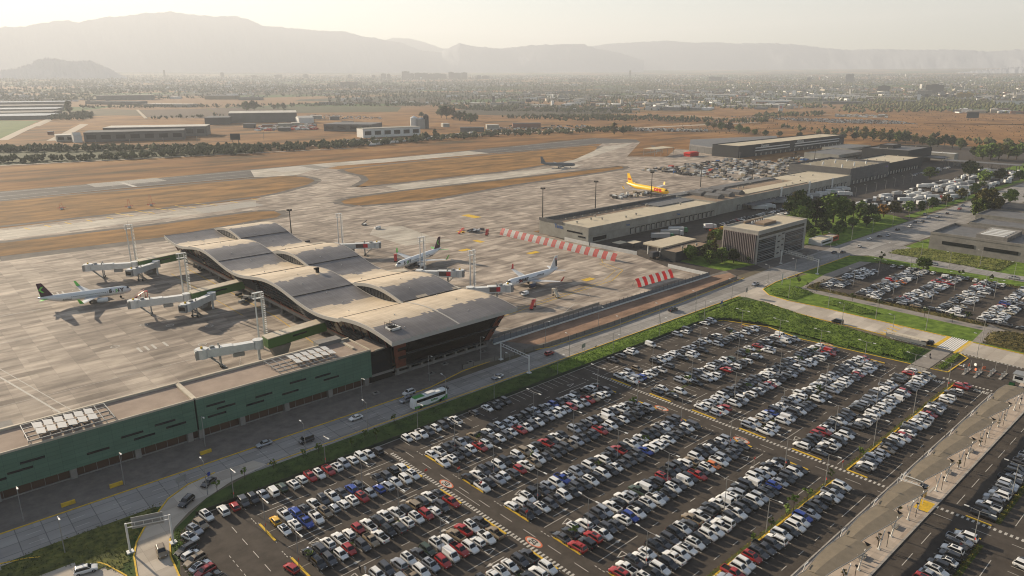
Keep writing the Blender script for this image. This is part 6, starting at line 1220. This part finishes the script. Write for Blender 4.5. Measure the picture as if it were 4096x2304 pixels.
# hedge mounds: leafy ground cover on low mounds
mound = M('hedge_leaves', (.05,.085,.014), .85, c2=(.12,.17,.028), scale=.5, detail=6, lo=.32, hi=.6)
def inside(p, poly):
    r_ = False; n = len(poly)
    for i in range(n):
        (x1, y1), (x2, y2) = poly[i], poly[(i+1) % n]
        if (y1 > p[1]) != (y2 > p[1]) and p[0] < (x2-x1)*(p[1]-y1)/(y2-y1)+x1: r_ = not r_
    return r_
def edge_d(p, poly):
    m = 1e9
    for i in range(len(poly)):
        a = Vector(poly[i]); b_ = Vector(poly[(i+1) % len(poly)]); d = b_-a; t_ = max(0, min(1, (Vector(p)-a).dot(d)/max(d.length_squared, 1e-9))); m = min(m, (a+d*t_-Vector(p)).length)
    return m
def cover(poly, h, lb, dens=3.2, leaf=.17, m_=None, z=.02, name='ground_cover', ramp_=3.0):
    r_ = random.Random(int(poly[0][0])); xs = [p[0] for p in poly]; yy = [p[1] for p in poly]; b = B(); N_ = int((max(xs)-min(xs))*(max(yy)-min(yy))*dens)
    for k in range(N_):
        p = (r_.uniform(min(xs), max(xs)), r_.uniform(min(yy), max(yy)))
        if not inside(p, poly): continue
        e = edge_d(p, poly); zz = z+h*min(1, e/ramp_)**.6*(.75+.35*fbm(p[0], p[1], .12, 3)); u = Vector((r_.gauss(0,1), r_.gauss(0,1), r_.gauss(0,.5))).normalized(); v = Vector((r_.gauss(0,.6), r_.gauss(0,.6), 1)).normalized(); s = leaf*r_.uniform(.6,1.5); c = Vector((p[0], p[1], zz+.08))
        b.add([c-u*s, c+u*s, c+u*s*.7+v*s, c-u*s*.6+v*s*1.1], [(0,1,2,3)])
    # solid body of the mound
    st = 1.5; nx = int((max(xs)-min(xs))/st)+1; ny = int((max(yy)-min(yy))/st)+1; idx = {}
    for i in range(nx+1):
        for j in range(ny+1):
            p = (min(xs)+i*st, min(yy)+j*st)
            if inside(p, poly): e = edge_d(p, poly); idx[(i, j)] = len(b.v); b.v.append((p[0], p[1], z+h*min(1, e/ramp_)**.6*(.75+.35*fbm(p[0], p[1], .12, 3))+.03))
    for (i, j), a in idx.items():
        q = [(i,j),(i+1,j),(i+1,j+1),(i,j+1)]
        if all(k in idx for k in q): b.f.append(tuple(idx[k] for k in q)); b.i.append(0)
    return b.make(name, [m_ or mound], label=lb, cat='plants', kind='stuff')
cover([(271,84),(289,84),(289.5,99),(293.5,136),(298,156),(292,166),(262,165.5),(258,161),(264,154),(269.5,140),(267,122),(268.5,105)], 1.5, 'bushy green mounds between the big car park and the loop road', 3.4, .2)
cover([(272,72),(291,71.5),(294,75),(271,75.5)], .9, 'small clipped green hedge bed beside the footpath', 8)
cover([(170,161),(255,161),(262,166),(300,166.5),(298,168.8),(170,168.8)], .35, 'bright rough grass along the sunny verge', 4.5, .17, M('rough_grass',(.075,.125,.018),.9,c2=(.15,.22,.035),scale=.4)); cover([(70,161),(170,161),(170,168.8),(60,169.2),(50,162)], .15, 'short dark grass on the shaded verge', 3, .12, vergegrass); cover([(-30,150),(16,160),(26,148),(27.5,154),(33,164),(40,171.5),(8,170.4)], .18, 'weedy grass in the junction wedge', 4, .14, M('weedy_grass',(.05,.06,.02),.9,c2=(.15,.15,.04),scale=.5)); cover([(34.5,134),(36,134),(37.5,150),(40,156.5),(38,157.5),(35,150)], .5, 'weedy strip along the curved lot fence', 14, .14)
cover([(313,148),(331,148),(334,158),(320,166),(312,160)], .9, 'low leafy mound at the top of the lawn', 2.8, .2); cover([(313,118),(322,112),(327,134),(318,140)], .8, 'low leafy mound in the middle of the lawn', 2.8, .2)
shr = M('shrub_mix',(.045,.045,.018),.9,c2=(.14,.11,.04),scale=.5)
cover([(336,76.5),(340,76.5),(340,150),(360,155.5),(336,155.5)], .9, 'mixed dark shrubs around the smaller car park', 2.5, .25, shr, ramp_=1.2); cover([(413.5,60),(416.5,60),(416.5,153),(413.5,153)], .7, 'hedge behind the smaller car park', 2.5, .25, shr, ramp_=1); cover([(313,20),(335,20),(336,68),(330,74),(313,72)], 1.0, 'dense shrub bed at the right edge', 2.2, .25, shr)
for i_, (x0, x1) in enumerate(XB): cover([(x0+1,65.6),(x1-1,65.6),(x1-1,66.7),(x0+1,66.7)], .3, 'narrow planting strip along the long kerb, %s block' % BN[i_].split()[0], 7, .13, M('strip_plants',(.07,.07,.015),.9,c2=(.25,.20,.04),scale=.8), ramp_=.5, name='strip_planting'); cover([(x0+2,31),(x1-2,31),(x1-2,32.2),(x0+2,32.2)], .4, 'planting strip beyond the canopy walkway, %s block' % BN[i_].split()[0], 7, .16, MATS['strip_plants'], ramp_=.5, name='strip_planting')
cover([(442,100),(473,100),(472,150),(455,158),(443,158)], .9, 'tufted grass mounds before the raw concrete building', 1.6, .25, M('tall_grass',(.07,.09,.02),.9,c2=(.20,.20,.06),scale=.3), ramp_=6)
# ============================================================ MIDDLE DISTANCE
def far_hall(lb, pl, pr, depth, h, wm, rm, name='warehouse', nwin=0, cat='warehouse', pitched=0.0, ref='t'):
    """front base edge seen from pl to pr in the photo; depth runs away from the camera"""
    a = Vector(GT(*pl)); c = Vector(GT(*pr)); d = c-a; d.z = 0; L = d.length; rz = math.atan2(d.y, d.x); z = min(a.z, c.z)
    t = thing(name, lb, cat, (a.x, a.y, z), rz); B().box(0, L, 0, depth, -1, h).make('walls', [wm], t)
    if pitched: B().loft([[(0,-.5,h+.02),(0,depth/2,h+pitched),(0,depth+.5,h+.02)],[(L,-.5,h+.02),(L,depth/2,h+pitched),(L,depth+.5,h+.02)]]).make('roof', [rm], t)
    else: B().box(-.3, L+.3, -.4, depth+.4, h+.01, h+.7).make('roof', [rm], t)
    for k in range(nwin): B().box(L*(k+.18)/nwin, L*(k+.82)/nwin, -.25, -.02, h*.3, h*.75).make('window' if h < 14 else 'door', [darkm if h > 14 else darkglass], t)
    return t
ltroof = M('light_sheet_roof', (.60,.56,.48), .6, c2=(.5,.46,.4), scale=.05); hazew = M('warehouse_wall', (.14,.13,.12), .8, c2=(.11,.10,.09), scale=.05)
far_hall('long dark factory hall nearest beyond the runway', (213,358), (465,351), 55, 15, hazew, M('dark_sheet_roof',(.10,.10,.10),.7), nwin=7); far_hall('light roofed factory behind the long dark hall', (262,347), (520,342), 60, 17, hazew, ltroof, nwin=9)
far_hall('big pale roofed hangar behind the brick yard', (577,309), (748,306), 110, 22, hazew, ltroof, pitched=3); far_hall('dark lower wing left of the pale roofed hangar', (516,314), (577,313), 90, 15, darkw, M('dark_sheet_roof2',(.12,.12,.12),.7))
far_hall('white gabled store right of the pale roofed hangar', (752,310), (790,309), 40, 12, whitem, ltroof, pitched=4); far_hall('grey flat works building with ramp', (815,330), (935,331), 70, 13, hazew, steelr, nwin=4); far_hall('white office with tall portals by the tree row', (914,347), (1058,340), 28, 15, whitem, palew, name='office', cat='office', nwin=6)
far_hall('small cream house with arched window by the dark factory', (143,357), (190,355), 30, 10, palew, ltroof, nwin=2); far_hall('white chapel like shed left of the dark factory', (187,359), (208,358), 18, 11, whitem, ltroof, pitched=5)
far_hall('very long white roof far behind the dark factory', (243,252), (383,251), 90, 20, hazew, ltroof); far_hall('long grey store row left of the ploughed fields', (215,262), (345,264), 60, 12, hazew, steelr); far_hall('pale shed row behind the ploughed field', (360,268), (470,270), 60, 10, palew, ltroof); far_hall('brown striped warehouse beyond the fields', (515,250), (595,250), 60, 16, M('brown_wall',(.16,.12,.06),.8), steelr); far_hall('grey warehouse right of the brown striped one', (600,252), (655,252), 60, 12, hazew, steelr)
for k in range(5): far_hall('huge grey greenhouse shed, %s from the front at the left edge' % ordn(k+1), (-60, 303-k*9.5), (118+k*13, 300-k*9.5), 150, 9, hazew, MATS['warehouse_wall'] if k % 2 else M('greenhouse_roof',(.22,.23,.23),.4))
for k, (x, y, w_, h_) in enumerate(((395,346,26,9),(612,322,30,8),(660,323,26,7),(700,321,34,8),(700,330,30,6),(560,300,20,6),(735,318,20,7),(1158,332,60,8),(1290,322,70,9),(1225,325,30,8),(140,348,20,6),(120,339,14,5),(780,300,30,8),(830,302,24,8),(860,317,30,9),(1115,320,16,7))): far_hall('%s low building, %s among the yards beyond the runway' % (('pale','grey','brick')[k % 3], ordn(k+1)), (x, y), (x+w_, y-.4), 18, h_, (palew, hazew, M('brick_wall',(.24,.12,.08),.8))[k % 3], (ltroof, steelr, steelr)[k % 3], name='yard_building', cat='building')
for k, (x, y, r_, h_, m_) in enumerate(((1042,323,8,22,whitem),(1060,323,11,19,greym),(1072,323,6,26,darkw))): p = GT(x, y); t = thing('silo', '%s silo beside the white portal office' % ('pale domed','grey round','tall dark')[k], 'silo', p); B().tube((0,0,0),(0,0,h_),r_,16).make('tank',[m_],t); B().tube((0,0,h_),(0,0,h_+4),r_,16,r2=.5).make('cone_roof',[m_],t)
# car lots and containers in the distance
b = B()
def specks(bb, quad, n, s, h, pal, seed):
    r_ = random.Random(seed); A, C, E2, F2 = [Vector(GT(*p)) for p in quad]
    for k in range(n):
        u, v = r_.random(), r_.random(); p = (A*(1-u)+C*u)*(1-v)+(F2*(1-u)+E2*u)*v; a = r_.choice((.3,.3,1.87)); ca, sa = math.cos(a), math.sin(a); w_, l_ = s[0]*r_.uniform(.7,1.3), s[1]*r_.uniform(.7,1.3); hh = h*r_.uniform(.6,1.3)
        vs = [(p.x+dx*ca-dy*sa, p.y+dx*sa+dy*ca, p.z+z) for z in (0, hh) for dx, dy in ((-l_,-w_),(l_,-w_),(l_,w_),(-l_,w_))]
        bb.add(vs, [(4,5,6,7),(0,1,5,4),(1,2,6,5),(2,3,7,6),(3,0,4,7)], r_.choice(pal))
specks(b, ((868,352),(985,351),(1005,359),(880,361)), 170, (.9,2.1), 1.5, (0,0,1,3), 3); specks(b, ((1820,293),(2240,303),(2310,313),(2110,310)), 900, (1.0,2.2), 1.5, (0,1,1,3,3), 4); specks(b, ((770,289),(960,295),(960,300),(800,298)), 120, (1,2.3), 1.6, (0,1,3), 5); specks(b, ((660,316),(790,314),(800,326),(640,330)), 220, (2,4), 3, (0,1,2,4), 6); specks(b, ((1225,318),(1480,316),(1470,328),(1215,332)), 200, (1.2,2.6), 2, (0,1,3,2), 7); specks(b, ((1530,322),(1780,326),(1780,332),(1540,330)), 300, (1.2,2.5), 2, (0,1,3,2), 8); specks(b, ((2100,288),(2230,290),(2230,296),(2100,295)), 60, (3,6), 3, (0,1,2), 9)
b.make('distant_cars', [whitem, greym, MATS['cargo_tan'], MATS['cargo_dark'], MATS['container_red']], label='distant parked cars and stored goods beyond the runway', cat='cars', kind='stuff')
for k in range(14):
    p = GT(935+k*19+(8 if k > 6 else 0), 367-k*2.3+(-1 if k > 6 else 0)); t = thing('tank_trailer', 'long pale trailer, %s in the row along the far airfield edge' % ordn(k+1), 'trailer', p, R(-12), 'pale trailers at the far airfield edge'); B().box(-7,7,-1.3,1.3,1,3.8).make('box_body',[whitem],t); B().box(-6,6,-1,1,.1,1).make('chassis',[polem],t)
# approach aerials on the grass
for k, (x, y) in enumerate(((155,527),(325,523),(380,518))): p = D(x, y); t = thing('antenna_mast', 'red and white aerial on the grass strip, %s' % ('left','middle','right')[k]+' one of three', 'antenna', (p[0],p[1],0)); b = B(); [b.bar((i*1.5,0,0),(i*.4,0,5+k*2),.15,.15) for i in (-1,1)]; b.bar((-3,0,1.5),(3,0,1.5),.4,.4); b.make('frame',[redsign],t); B().box(-1,1,-.6,.6,0,1.4).make('cabinet',[whitem],t)
# billboards
for k, (x, y, w_, h_, hz_, m_) in enumerate(((1963,283,13,18,4,whitem),(2445,303,30,14,6,darkw),(1330,270,20,10,18,darkw),(1492,277,16,10,12,hazew),(590,383,14,9,14,darkw))):
    p = GT(x, y); t = thing('billboard', '%s' % ('tall white billboard with a faint red picture','wide dark billboard seen from behind on the orange plain','dark board on a mast in the orchards','grey board on a mast beyond the highway','dark board on a mast over the near hedge line')[k], 'billboard', p, R(-42)); B().box(-w_/2,w_/2,-.5,.5,hz_,hz_+h_).make('board',[m_],t); b = B(); [b.bar((i*w_*.3,0,0),(i*w_*.3,0,hz_),.6,.6) for i in (-1,1)]; b.make('legs',[polem],t)
    if k == 0: B().box(-4,4,-.56,-.51,hz_+8,hz_+16).make('picture',[M('poster_pink',(.55,.25,.22),.6)],t)
    if k == 4: t.location = (*D(595,376), 0)
for k in range(9):
    p = D(-8+k*84, 388-k*4.6+(k == 8)*2); t = thing('perimeter_pole', 'thin pole, %s from left along the perimeter track' % ordn(k+1), 'pole', (p[0],p[1],0)); B().tube((0,0,0),(0,0,12),.3,6).make('shaft',[palew],t)
# fields, tracks, hedges and woods
def field(pts, m_, z=.03, nm='field'):
    P_ = [GT(*p) for p in pts]; b = B(); n = len(P_); a = sum(P_[k][0]*P_[(k+1)%n][1]-P_[(k+1)%n][0]*P_[k][1] for k in range(n)); P_ = P_[::-1] if a < 0 else P_; zz = max(p[2] for p in P_)*0
    b.add([(p[0], p[1], p[2]+z) for p in P_], [tuple(range(n))]); b.make(nm, [m_], kind='structure')
fg = M('crop_green',(.075,.115,.03),.95,c2=(.11,.15,.04),scale=.03); fb = M('ploughed',(.075,.05,.035),.95,c2=(.11,.075,.05),scale=.02,stretch=(1,6,1)); fd = M('dull_field',(.075,.068,.04),.95,c2=(.13,.10,.055),scale=.02); fo = M('orange_plain',(.14,.07,.026),.95,c2=(.30,.155,.055),scale=.012,detail=9); tr_ = M('pale_track',(.42,.35,.27),.9); vin = M('vineyard',(.05,.055,.03),.95,c2=(.10,.10,.045),scale=.03,stretch=(1,5,1))
field([(-200,315),(-200,350),(6,352),(40,332),(98,304),(0,303)], fg, .05); field([(-200,372),(-200,418),(0,416),(200,408),(400,398),(620,386),(680,377),(300,375)], vin, .03); field([(170,322),(260,282),(545,285),(520,296),(505,318),(420,325),(270,325)], fo, .04)
field([(230,274),(350,276),(370,297),(200,300)], fd, .06); field([(350,276),(520,273),(560,297),(375,300)], fb, .07); field([(525,272),(720,270),(760,284),(560,296)], fb, .08); field([(560,268),(1010,268),(1000,281),(740,284)], vin, .06); field([(800,275),(1010,271),(1000,279),(820,282)], fg, .1); field([(540,298),(800,285),(1040,284),(1250,300),(1180,318),(1060,318),(980,316),(860,297)], fo, .05)
field([(1250,285),(1580,283),(1700,300),(1420,312),(1230,302)], fo, .06); field([(1300,262),(1700,252),(1820,262),(1700,276),(1500,272)], fo, .09); field([(1260,258),(1400,262),(1600,285),(1320,292),(1100,286)], M('orchard',(.05,.045,.03),.95,c2=(.085,.07,.045),scale=.03), .1); field([(1920,308),(2576,312),(2800,330),(2800,390),(2576,372),(2350,356),(2080,335)], fo, .05); field([(2050,284),(2300,272),(2576,288),(2800,300),(2700,315),(2330,312),(2300,308)], fo, .05); field([(1780,262),(1960,270),(1960,290),(1800,288)], fo, .06); field([(2300,268),(2576,262),(2700,268),(2576,280),(2330,276)], fg, .07); field([(2560,295),(2620,288),(2700,300),(2620,312)], fd, .09)
b = B()
for pts, w_ in ((((6,353),(60,327),(122,301),(140,292)),16),(((132,354),(180,330),(220,308),(240,301)),18),(((345,276),(368,300)),8),(((95,318),(128,303)),6),(((-100,422),(0,417),(300,402),(640,385),(900,372)),7),(((0,372),(640,370),(900,362),(1290,334),(1600,322),(1900,308)),22),(((2070,288),(2220,297)),12),(((1640,255),(1790,262)),10),(((2576,262),(2440,256),(2290,254)),14),(((1290,280),(1700,288),(1930,305)),9)):
    P_ = [GT(*p) for p in pts]; [b.line([P_[i], P_[i+1]], w_, max(P_[i][2], P_[i+1][2])+.2) for i in range(len(P_)-1)]
struct('country_road', b, tr_)
ch = M('canopy_mass', (.045,.05,.022), .9, c2=(.11,.11,.045), scale=.08, detail=6)
def woods(lb, polys, seed, hmin, hmax, m_, per):
    r_ = random.Random(seed); b = B()
    for pts, n in polys:
        A, C, E2, F2 = [Vector(GT(*p)) for p in pts]
        for k in range(n):
            u, v = r_.random(), r_.random(); p = (A*(1-u)+C*u)*(1-v)+(F2*(1-u)+E2*u)*v; h = r_.uniform(hmin, hmax); w_ = h*r_.uniform(.35,.65)
            b.m = Matrix.Translation(p) @ Matrix.Rotation(r_.uniform(0,6), 4, 'Z')
            for j in range(per):
                c = Vector((r_.uniform(-.5,.5)*w_, r_.uniform(-.5,.5)*w_, h*r_.uniform(.3,.75))); s = w_*r_.uniform(.35,.75)
                b.add([c+Vector((s,0,0)),c+Vector((-s*.2,s*.9,0)),c+Vector((-s,-.3*s,0)),c+Vector((0,-s,.1*s)),c+Vector((0,0,s*1.1)),c-Vector((0,0,s))], [(0,1,4),(1,2,4),(2,3,4),(3,0,4),(1,0,5),(2,1,5),(3,2,5),(0,3,5)])
            b.m = None
    return b.make('woods', [m_], label=lb, cat='trees', kind='stuff')
woods('dark hedges and tree belts along the road beyond the runway', [(((-150,377),(640,372),(640,379),(-150,385)),420),(((-150,412),(640,381),(640,388),(-150,420)),230),(((640,372),(900,361),(905,371),(640,384)),190),(((900,360),(1290,333),(1290,341),(905,369)),210),(((1290,334),(1600,322),(1600,331),(1290,344)),150),(((420,392),(640,382),(640,374),(420,377)),120)], 21, 5, 10, ch, 5)
woods('orchard rows and tree belts in the middle distance', [(((1080,268),(1500,270),(1620,287),(1200,280)),600),(((1240,296),(1500,291),(1700,300),(1420,306)),300),(((1500,296),(1930,305),(1930,312),(1500,304)),200),(((140,290),(235,285),(230,302),(125,303)),160),(((380,298),(740,283),(740,286),(380,302)),60),(((200,268),(740,264),(740,271),(200,273)),260),(((740,262),(1100,262),(1100,268),(740,268)),260),(((1940,318),(2576,360),(2576,374),(2080,346)),110),(((1890,292),(2080,285),(2080,292),(1900,300)),120),(((2080,275),(2300,262),(2576,272),(2300,282)),160),(((2290,252),(2576,256),(2576,264),(2290,262)),180)], 22, 5, 12, ch, 4)
b_ = woods('low scrub dotted over the orange plain', [(((1960,310),(2576,312),(2700,375),(2080,345)),650),(((2080,284),(2576,285),(2576,305),(2300,306)),350),(((1680,296),(1960,300),(1960,345),(1700,330)),260)], 23, 1.2, 3.2, M('scrub',(.06,.05,.025),.9), 2)
# ------------------------------------------------------------ the city
CM = [M('city_white',(.50,.48,.44),.8), M('city_cream',(.38,.33,.26),.8), M('city_grey',(.20,.195,.185),.8), M('city_brick',(.24,.13,.09),.8), M('city_dark',(.08,.078,.075),.8), M('city_roof',(.72,.70,.66),.6)]
r_ = random.Random(5); b = B(); tb = B(); n_ = 0
def far_ok(r__, az):   # where built up land starts, by direction
    start = 2700+250*math.sin(az*7)+(900 if az > R(62) else 0)+(-350 if az < R(24) else 0)
    return r__ > start
while n_ < 11500:
    az = R(r_.uniform(8, 88)); rr = 2300*(11300/2300)**(r_.random()**.85)
    if not far_ok(rr, az): continue
    x, y = rr*math.cos(az), rr*math.sin(az); dn = fbm(x, y, .0011, 3)+.5*fbm(x, y, .004, 2)
    if dn < r_.uniform(-.25,.12) and rr < 8500: continue
    z = terr(rr)-.5; n_ += 1; big = r_.random() < ((.22 if az < R(48) else .09) if rr < 5600 else .04)
    w_, l_, h = (r_.uniform(14,42), r_.uniform(20,70), r_.uniform(6,12)) if big else (r_.uniform(5,12), r_.uniform(6,22), r_.uniform(3.5,8))
    if not big and r_.random() < .03: h = r_.uniform(12,30)
    a = r_.choice((.3,.3,1.87,.9)); ca, sa = math.cos(a), math.sin(a); mi = r_.choices(range(6), [5,4,5,2,3,3])[0]
    vs = [(x+dx*ca-dy*sa, y+dx*sa+dy*ca, z+q) for q in (0, h) for dx, dy in ((-l_/2,-w_/2),(l_/2,-w_/2),(l_/2,w_/2),(-l_/2,w_/2))]
    b.add(vs, [(0,1,5,4),(1,2,6,5),(2,3,7,6),(3,0,4,7)], mi); b.add(vs[4:], [(0,1,2,3)], r_.choice((5,0,2,mi,4)))
b.make('city', CM, label='sprawling low city fading into the haze', cat='city', kind='stuff')
n_ = 0
while n_ < 15000:
    az = R(r_.uniform(8, 88)); rr = 2300*(11500/2300)**(r_.random()**.8)
    if not far_ok(rr, az): continue
    x, y = rr*math.cos(az), rr*math.sin(az); dn = fbm(x+900, y, .0016, 3)
    if dn < -.05 and r_.random() < .6: continue
    n_ += 1; z = terr(rr); s = r_.uniform(3.5, 8)*(1+.3*(rr > 5000)); c = Vector((x, y, z+s*.7))
    tb.add([c+Vector((s,0,0)),c+Vector((-s*.2,s*.9,0)),c+Vector((-s,-.3*s,0)),c+Vector((0,-s,0)),c+Vector((0,0,s*r_.uniform(.8,1.6))),c-Vector((0,0,s*.7))], [(0,1,4),(1,2,4),(2,3,4),(3,0,4),(1,0,5),(2,1,5),(3,2,5),(0,3,5)])
tb.make('city_trees', [ch], label='street trees scattered through the distant city', cat='trees', kind='stuff')
def tower(dx, dy, w_, d_, h, m_, lb, name='tower_block', gr=None, n=0):
    p = GT(dx, dy); az = math.atan2(p[1], p[0])-math.pi/2; t = thing(name, lb, 'tower block', (p[0],p[1],p[2]-2), az, gr); B().box(-w_/2,w_/2,-d_/2,d_/2,0,h).make('walls',[m_],t)
    B().box(-w_*.2,w_*.2,-d_*.3,d_*.3,h,h+4).make('roof_plant',[m_],t); b = B(); [b.box(-w_/2+1,w_/2-1,-d_/2-.2,-d_/2-.02,4+k*3.2,5.5+k*3.2) for k in range(int(h/3.3)-1)]; b.make('window_band',[darkglass],t); return t
tower(878,217,135,20,32,M('mauve_slab',(.08,.065,.085),.8),'wide dark mauve slab block alone in the city at centre left'); 
for k, (dx, w_, h) in enumerate(((1021,90,88),(1036,60,64),(1052,80,72),(1068,80,70),(1084,70,62),(1100,100,66),(1116,70,60),(1135,60,80),(1150,90,70),(1168,70,76),(978,40,60),(965,60,62),(940,40,40),(560,40,66),(415,20,90),(1205,50,44),(1222,90,40),(880,50,44),(770,60,48),(700,90,40),(640,60,34))): tower(dx, 199 if dx > 940 else 197, w_, 40, h*1.0, CM[4], 'hazy tower block, %s from left on the skyline' % ordn(sorted((1021,1036,1052,1068,1084,1100,1116,1135,1150,1168,978,965,940,560,415,1205,1222,880,770,700,640)).index(dx)+1), gr='tower blocks on the skyline')
for k, (dx, dy, w_, h) in enumerate(((1435,206,30,32),(1444,206,24,32),(1455,206,24,32),(1466,206,24,32),(1478,206,24,32),(1488,206,24,32),(1790,204,60,44),(1806,204,70,40),(1825,203,40,36),(2035,206,40,40),(2134,207,50,70),(2142,207,30,72),(1585,196,26,90),(1838,210,60,22))): tower(dx, dy, w_, 18, h, CM[1 if dx < 1700 else 2], 'pale apartment tower, %s from left in the right half of the city' % ordn(k+1), gr='apartment towers in the right half')
for k in range(13): tower(1322+k*10.5, 235-(k % 2), 26, 12, 15, CM[1] if k < 8 else CM[2], 'pale five storey block, %s in the row beyond the orchards' % ordn(k+1), 'apartment_block', 'apartment blocks beyond the orchards')
for k in range(9): tower(1700+k*14, 236+k*.5, 30, 12, 13, CM[1 if k % 2 else 3], 'low apartment block, %s right of the orange plain' % ordn(k+1), 'apartment_block', 'low apartment blocks right of the plain')
for (dx, dy, w_, h, m_, lb) in ((2222,231,64,34,darkw,'dark square office block in the right part of the city'),(2325,243,60,30,palew,'pale office block with window grid near the right edge'),(2349,238,80,50,hazew,'tall brown slab behind the pale office block'),(2416,247,30,24,M('ochre_wall',(.45,.30,.08),.8),'ochre block left half of a pair near the right edge'),(2436,247,34,24,MATS['ochre_wall'],'ochre block right half of a pair near the right edge'),(2385,246,60,14,darkw,'low dark building between pale and ochre blocks')): tower(dx, dy, w_, 24, h, m_, lb, 'office_tower')
for k, (x0, x1, y, h, m_, rm) in enumerate(((1768,1850,244,12,whitem,ltroof),(1855,1960,270,10,palew,ltroof),(1890,1990,262,14,whitem,ltroof),(1960,2060,252,12,palew,ltroof),(2070,2170,262,10,hazew,steelr),(2130,2190,247,10,whitem,ltroof),(2180,2300,250,10,M('mall_brown',(.25,.16,.11),.8),ltroof),(2040,2150,245,12,whitem,ltroof),(2500,2576,262,12,whitem,steelr),(2455,2500,247,14,palew,steelr),(2240,2310,258,8,hazew,steelr),(2550,2600,250,22,palew,ltroof),(1640,1700,231,12,palew,ltroof))): far_hall('%s roofed store, %s of the big sheds in the right distance' % ('pale' if rm is ltroof else 'grey', ordn(k+1)), (x0,y), (x1,y+1), 60, h, m_, rm)
# ------------------------------------------------------------ mountains
rockm = M('mountain_rock', (.30,.31,.33), .95, c2=(.34,.35,.37), scale=.0006, detail=8)
def ridge(pts, r0, depth, nm, seed, base=0.0):
    xs = [p[0] for p in pts]; n = 520; b = B(); rows = 26; rings = []
    prof = []
    for k in range(n+1):
        x = xs[0]+(xs[-1]-xs[0])*k/n; y = np.interp(x, xs, [p[1] for p in pts]); d = ray(x/.62891, y/.62891); h = math.hypot(d.x, d.y); prof.append((d.x/h, d.y/h, d.z/h))
    for j in range(rows+1):
        v = j/rows; row = []
        for k, (ux, uy, sl__) in enumerate(prof):
            front = v <= .6; w_ = v/.6 if front else 1-(v-.6)/.4*.8
            rr = r0+depth*v; zt_ = H+sl__*(r0+depth*.6); nz = mnoise.fractal(Vector((k*.07+seed+v*1.2, v*3.0, seed)), .9, 2.1, 7); nz2 = mnoise.fractal(Vector((k*.45+seed, 1.5, seed)), 1.0, 2.1, 4)
            z = zt_*(w_**1.15)*(1+.15*nz*(1-abs(w_-.5)*2 if w_ < 1 else 0)*1.0)+(nz2*16 if w_ > .95 else 0)
            row.append((ux*rr, uy*rr, max(z, -30) if j else -60))
        rings.append(row)
    b.loft(rings, 0, caps=False, closed=False); b.f = [f[::-1] for f in b.f]; b.make(nm, [rockm], kind='structure')
ridge([(-700,30),(-400,45),(-200,50),(0,62),(60,60),(130,46),(170,44),(200,50),(260,36),(310,34),(360,26),(430,22),(470,28),(520,33),(550,35),(590,33),(620,41),(660,58),(700,62),(730,64),(800,72),(860,72),(910,86),(960,94),(1010,104),(1060,124),(1110,128),(1155,104),(1200,114),(1260,118),(1310,112),(1340,110),(1380,108),(1450,106),(1470,108),(1500,118),(1560,130),(1620,150)], 13800, 2700, 'mountains', 2.0)
ridge([(900,140),(960,100),(990,90),(1030,93),(1070,102),(1110,118),(1200,128),(1300,130),(1420,120),(1490,112),(1560,104),(1600,102),(1680,98),(1740,104),(1800,102),(1850,106),(1900,104),(1990,106),(2040,112),(2080,118),(2130,122),(2200,120),(2290,122),(2400,121),(2500,126),(2576,120),(2700,118),(2900,110),(3200,120)], 17000, 2200, 'mountains', 9.0)
ridge([(-300,200),(-100,186),(0,175),(40,168),(75,156),(95,146),(120,143),(150,146),(185,152),(210,148),(235,152),(265,166),(300,184),(330,200)], 8800, 900, 'hills', 5.0)
ridge([(2300,196),(2420,180),(2500,172),(2576,165),(2700,150),(2900,140)], 11500, 1500, 'hills', 6.0)
# ------------------------------------------------------------ haze
hz = bpy.data.materials.new('haze_air'); hz.use_nodes = True; t_ = hz.node_tree; t_.nodes.clear(); pv = t_.nodes.new('ShaderNodeVolumePrincipled'); ho = t_.nodes.new('ShaderNodeOutputMaterial')
pv.inputs['Color'].default_value = (.86,.895,.95,1); pv.inputs['Density'].default_value = 1.0e-4; pv.inputs['Anisotropy'].default_value = .17
t_.links.new(pv.outputs[0], ho.inputs['Volume'])
B().box(-21000,21000,-21000,21000,-62,1680).make('haze', [hz], kind='stuff', label='pale brown smog over the plain and city', cat='haze')
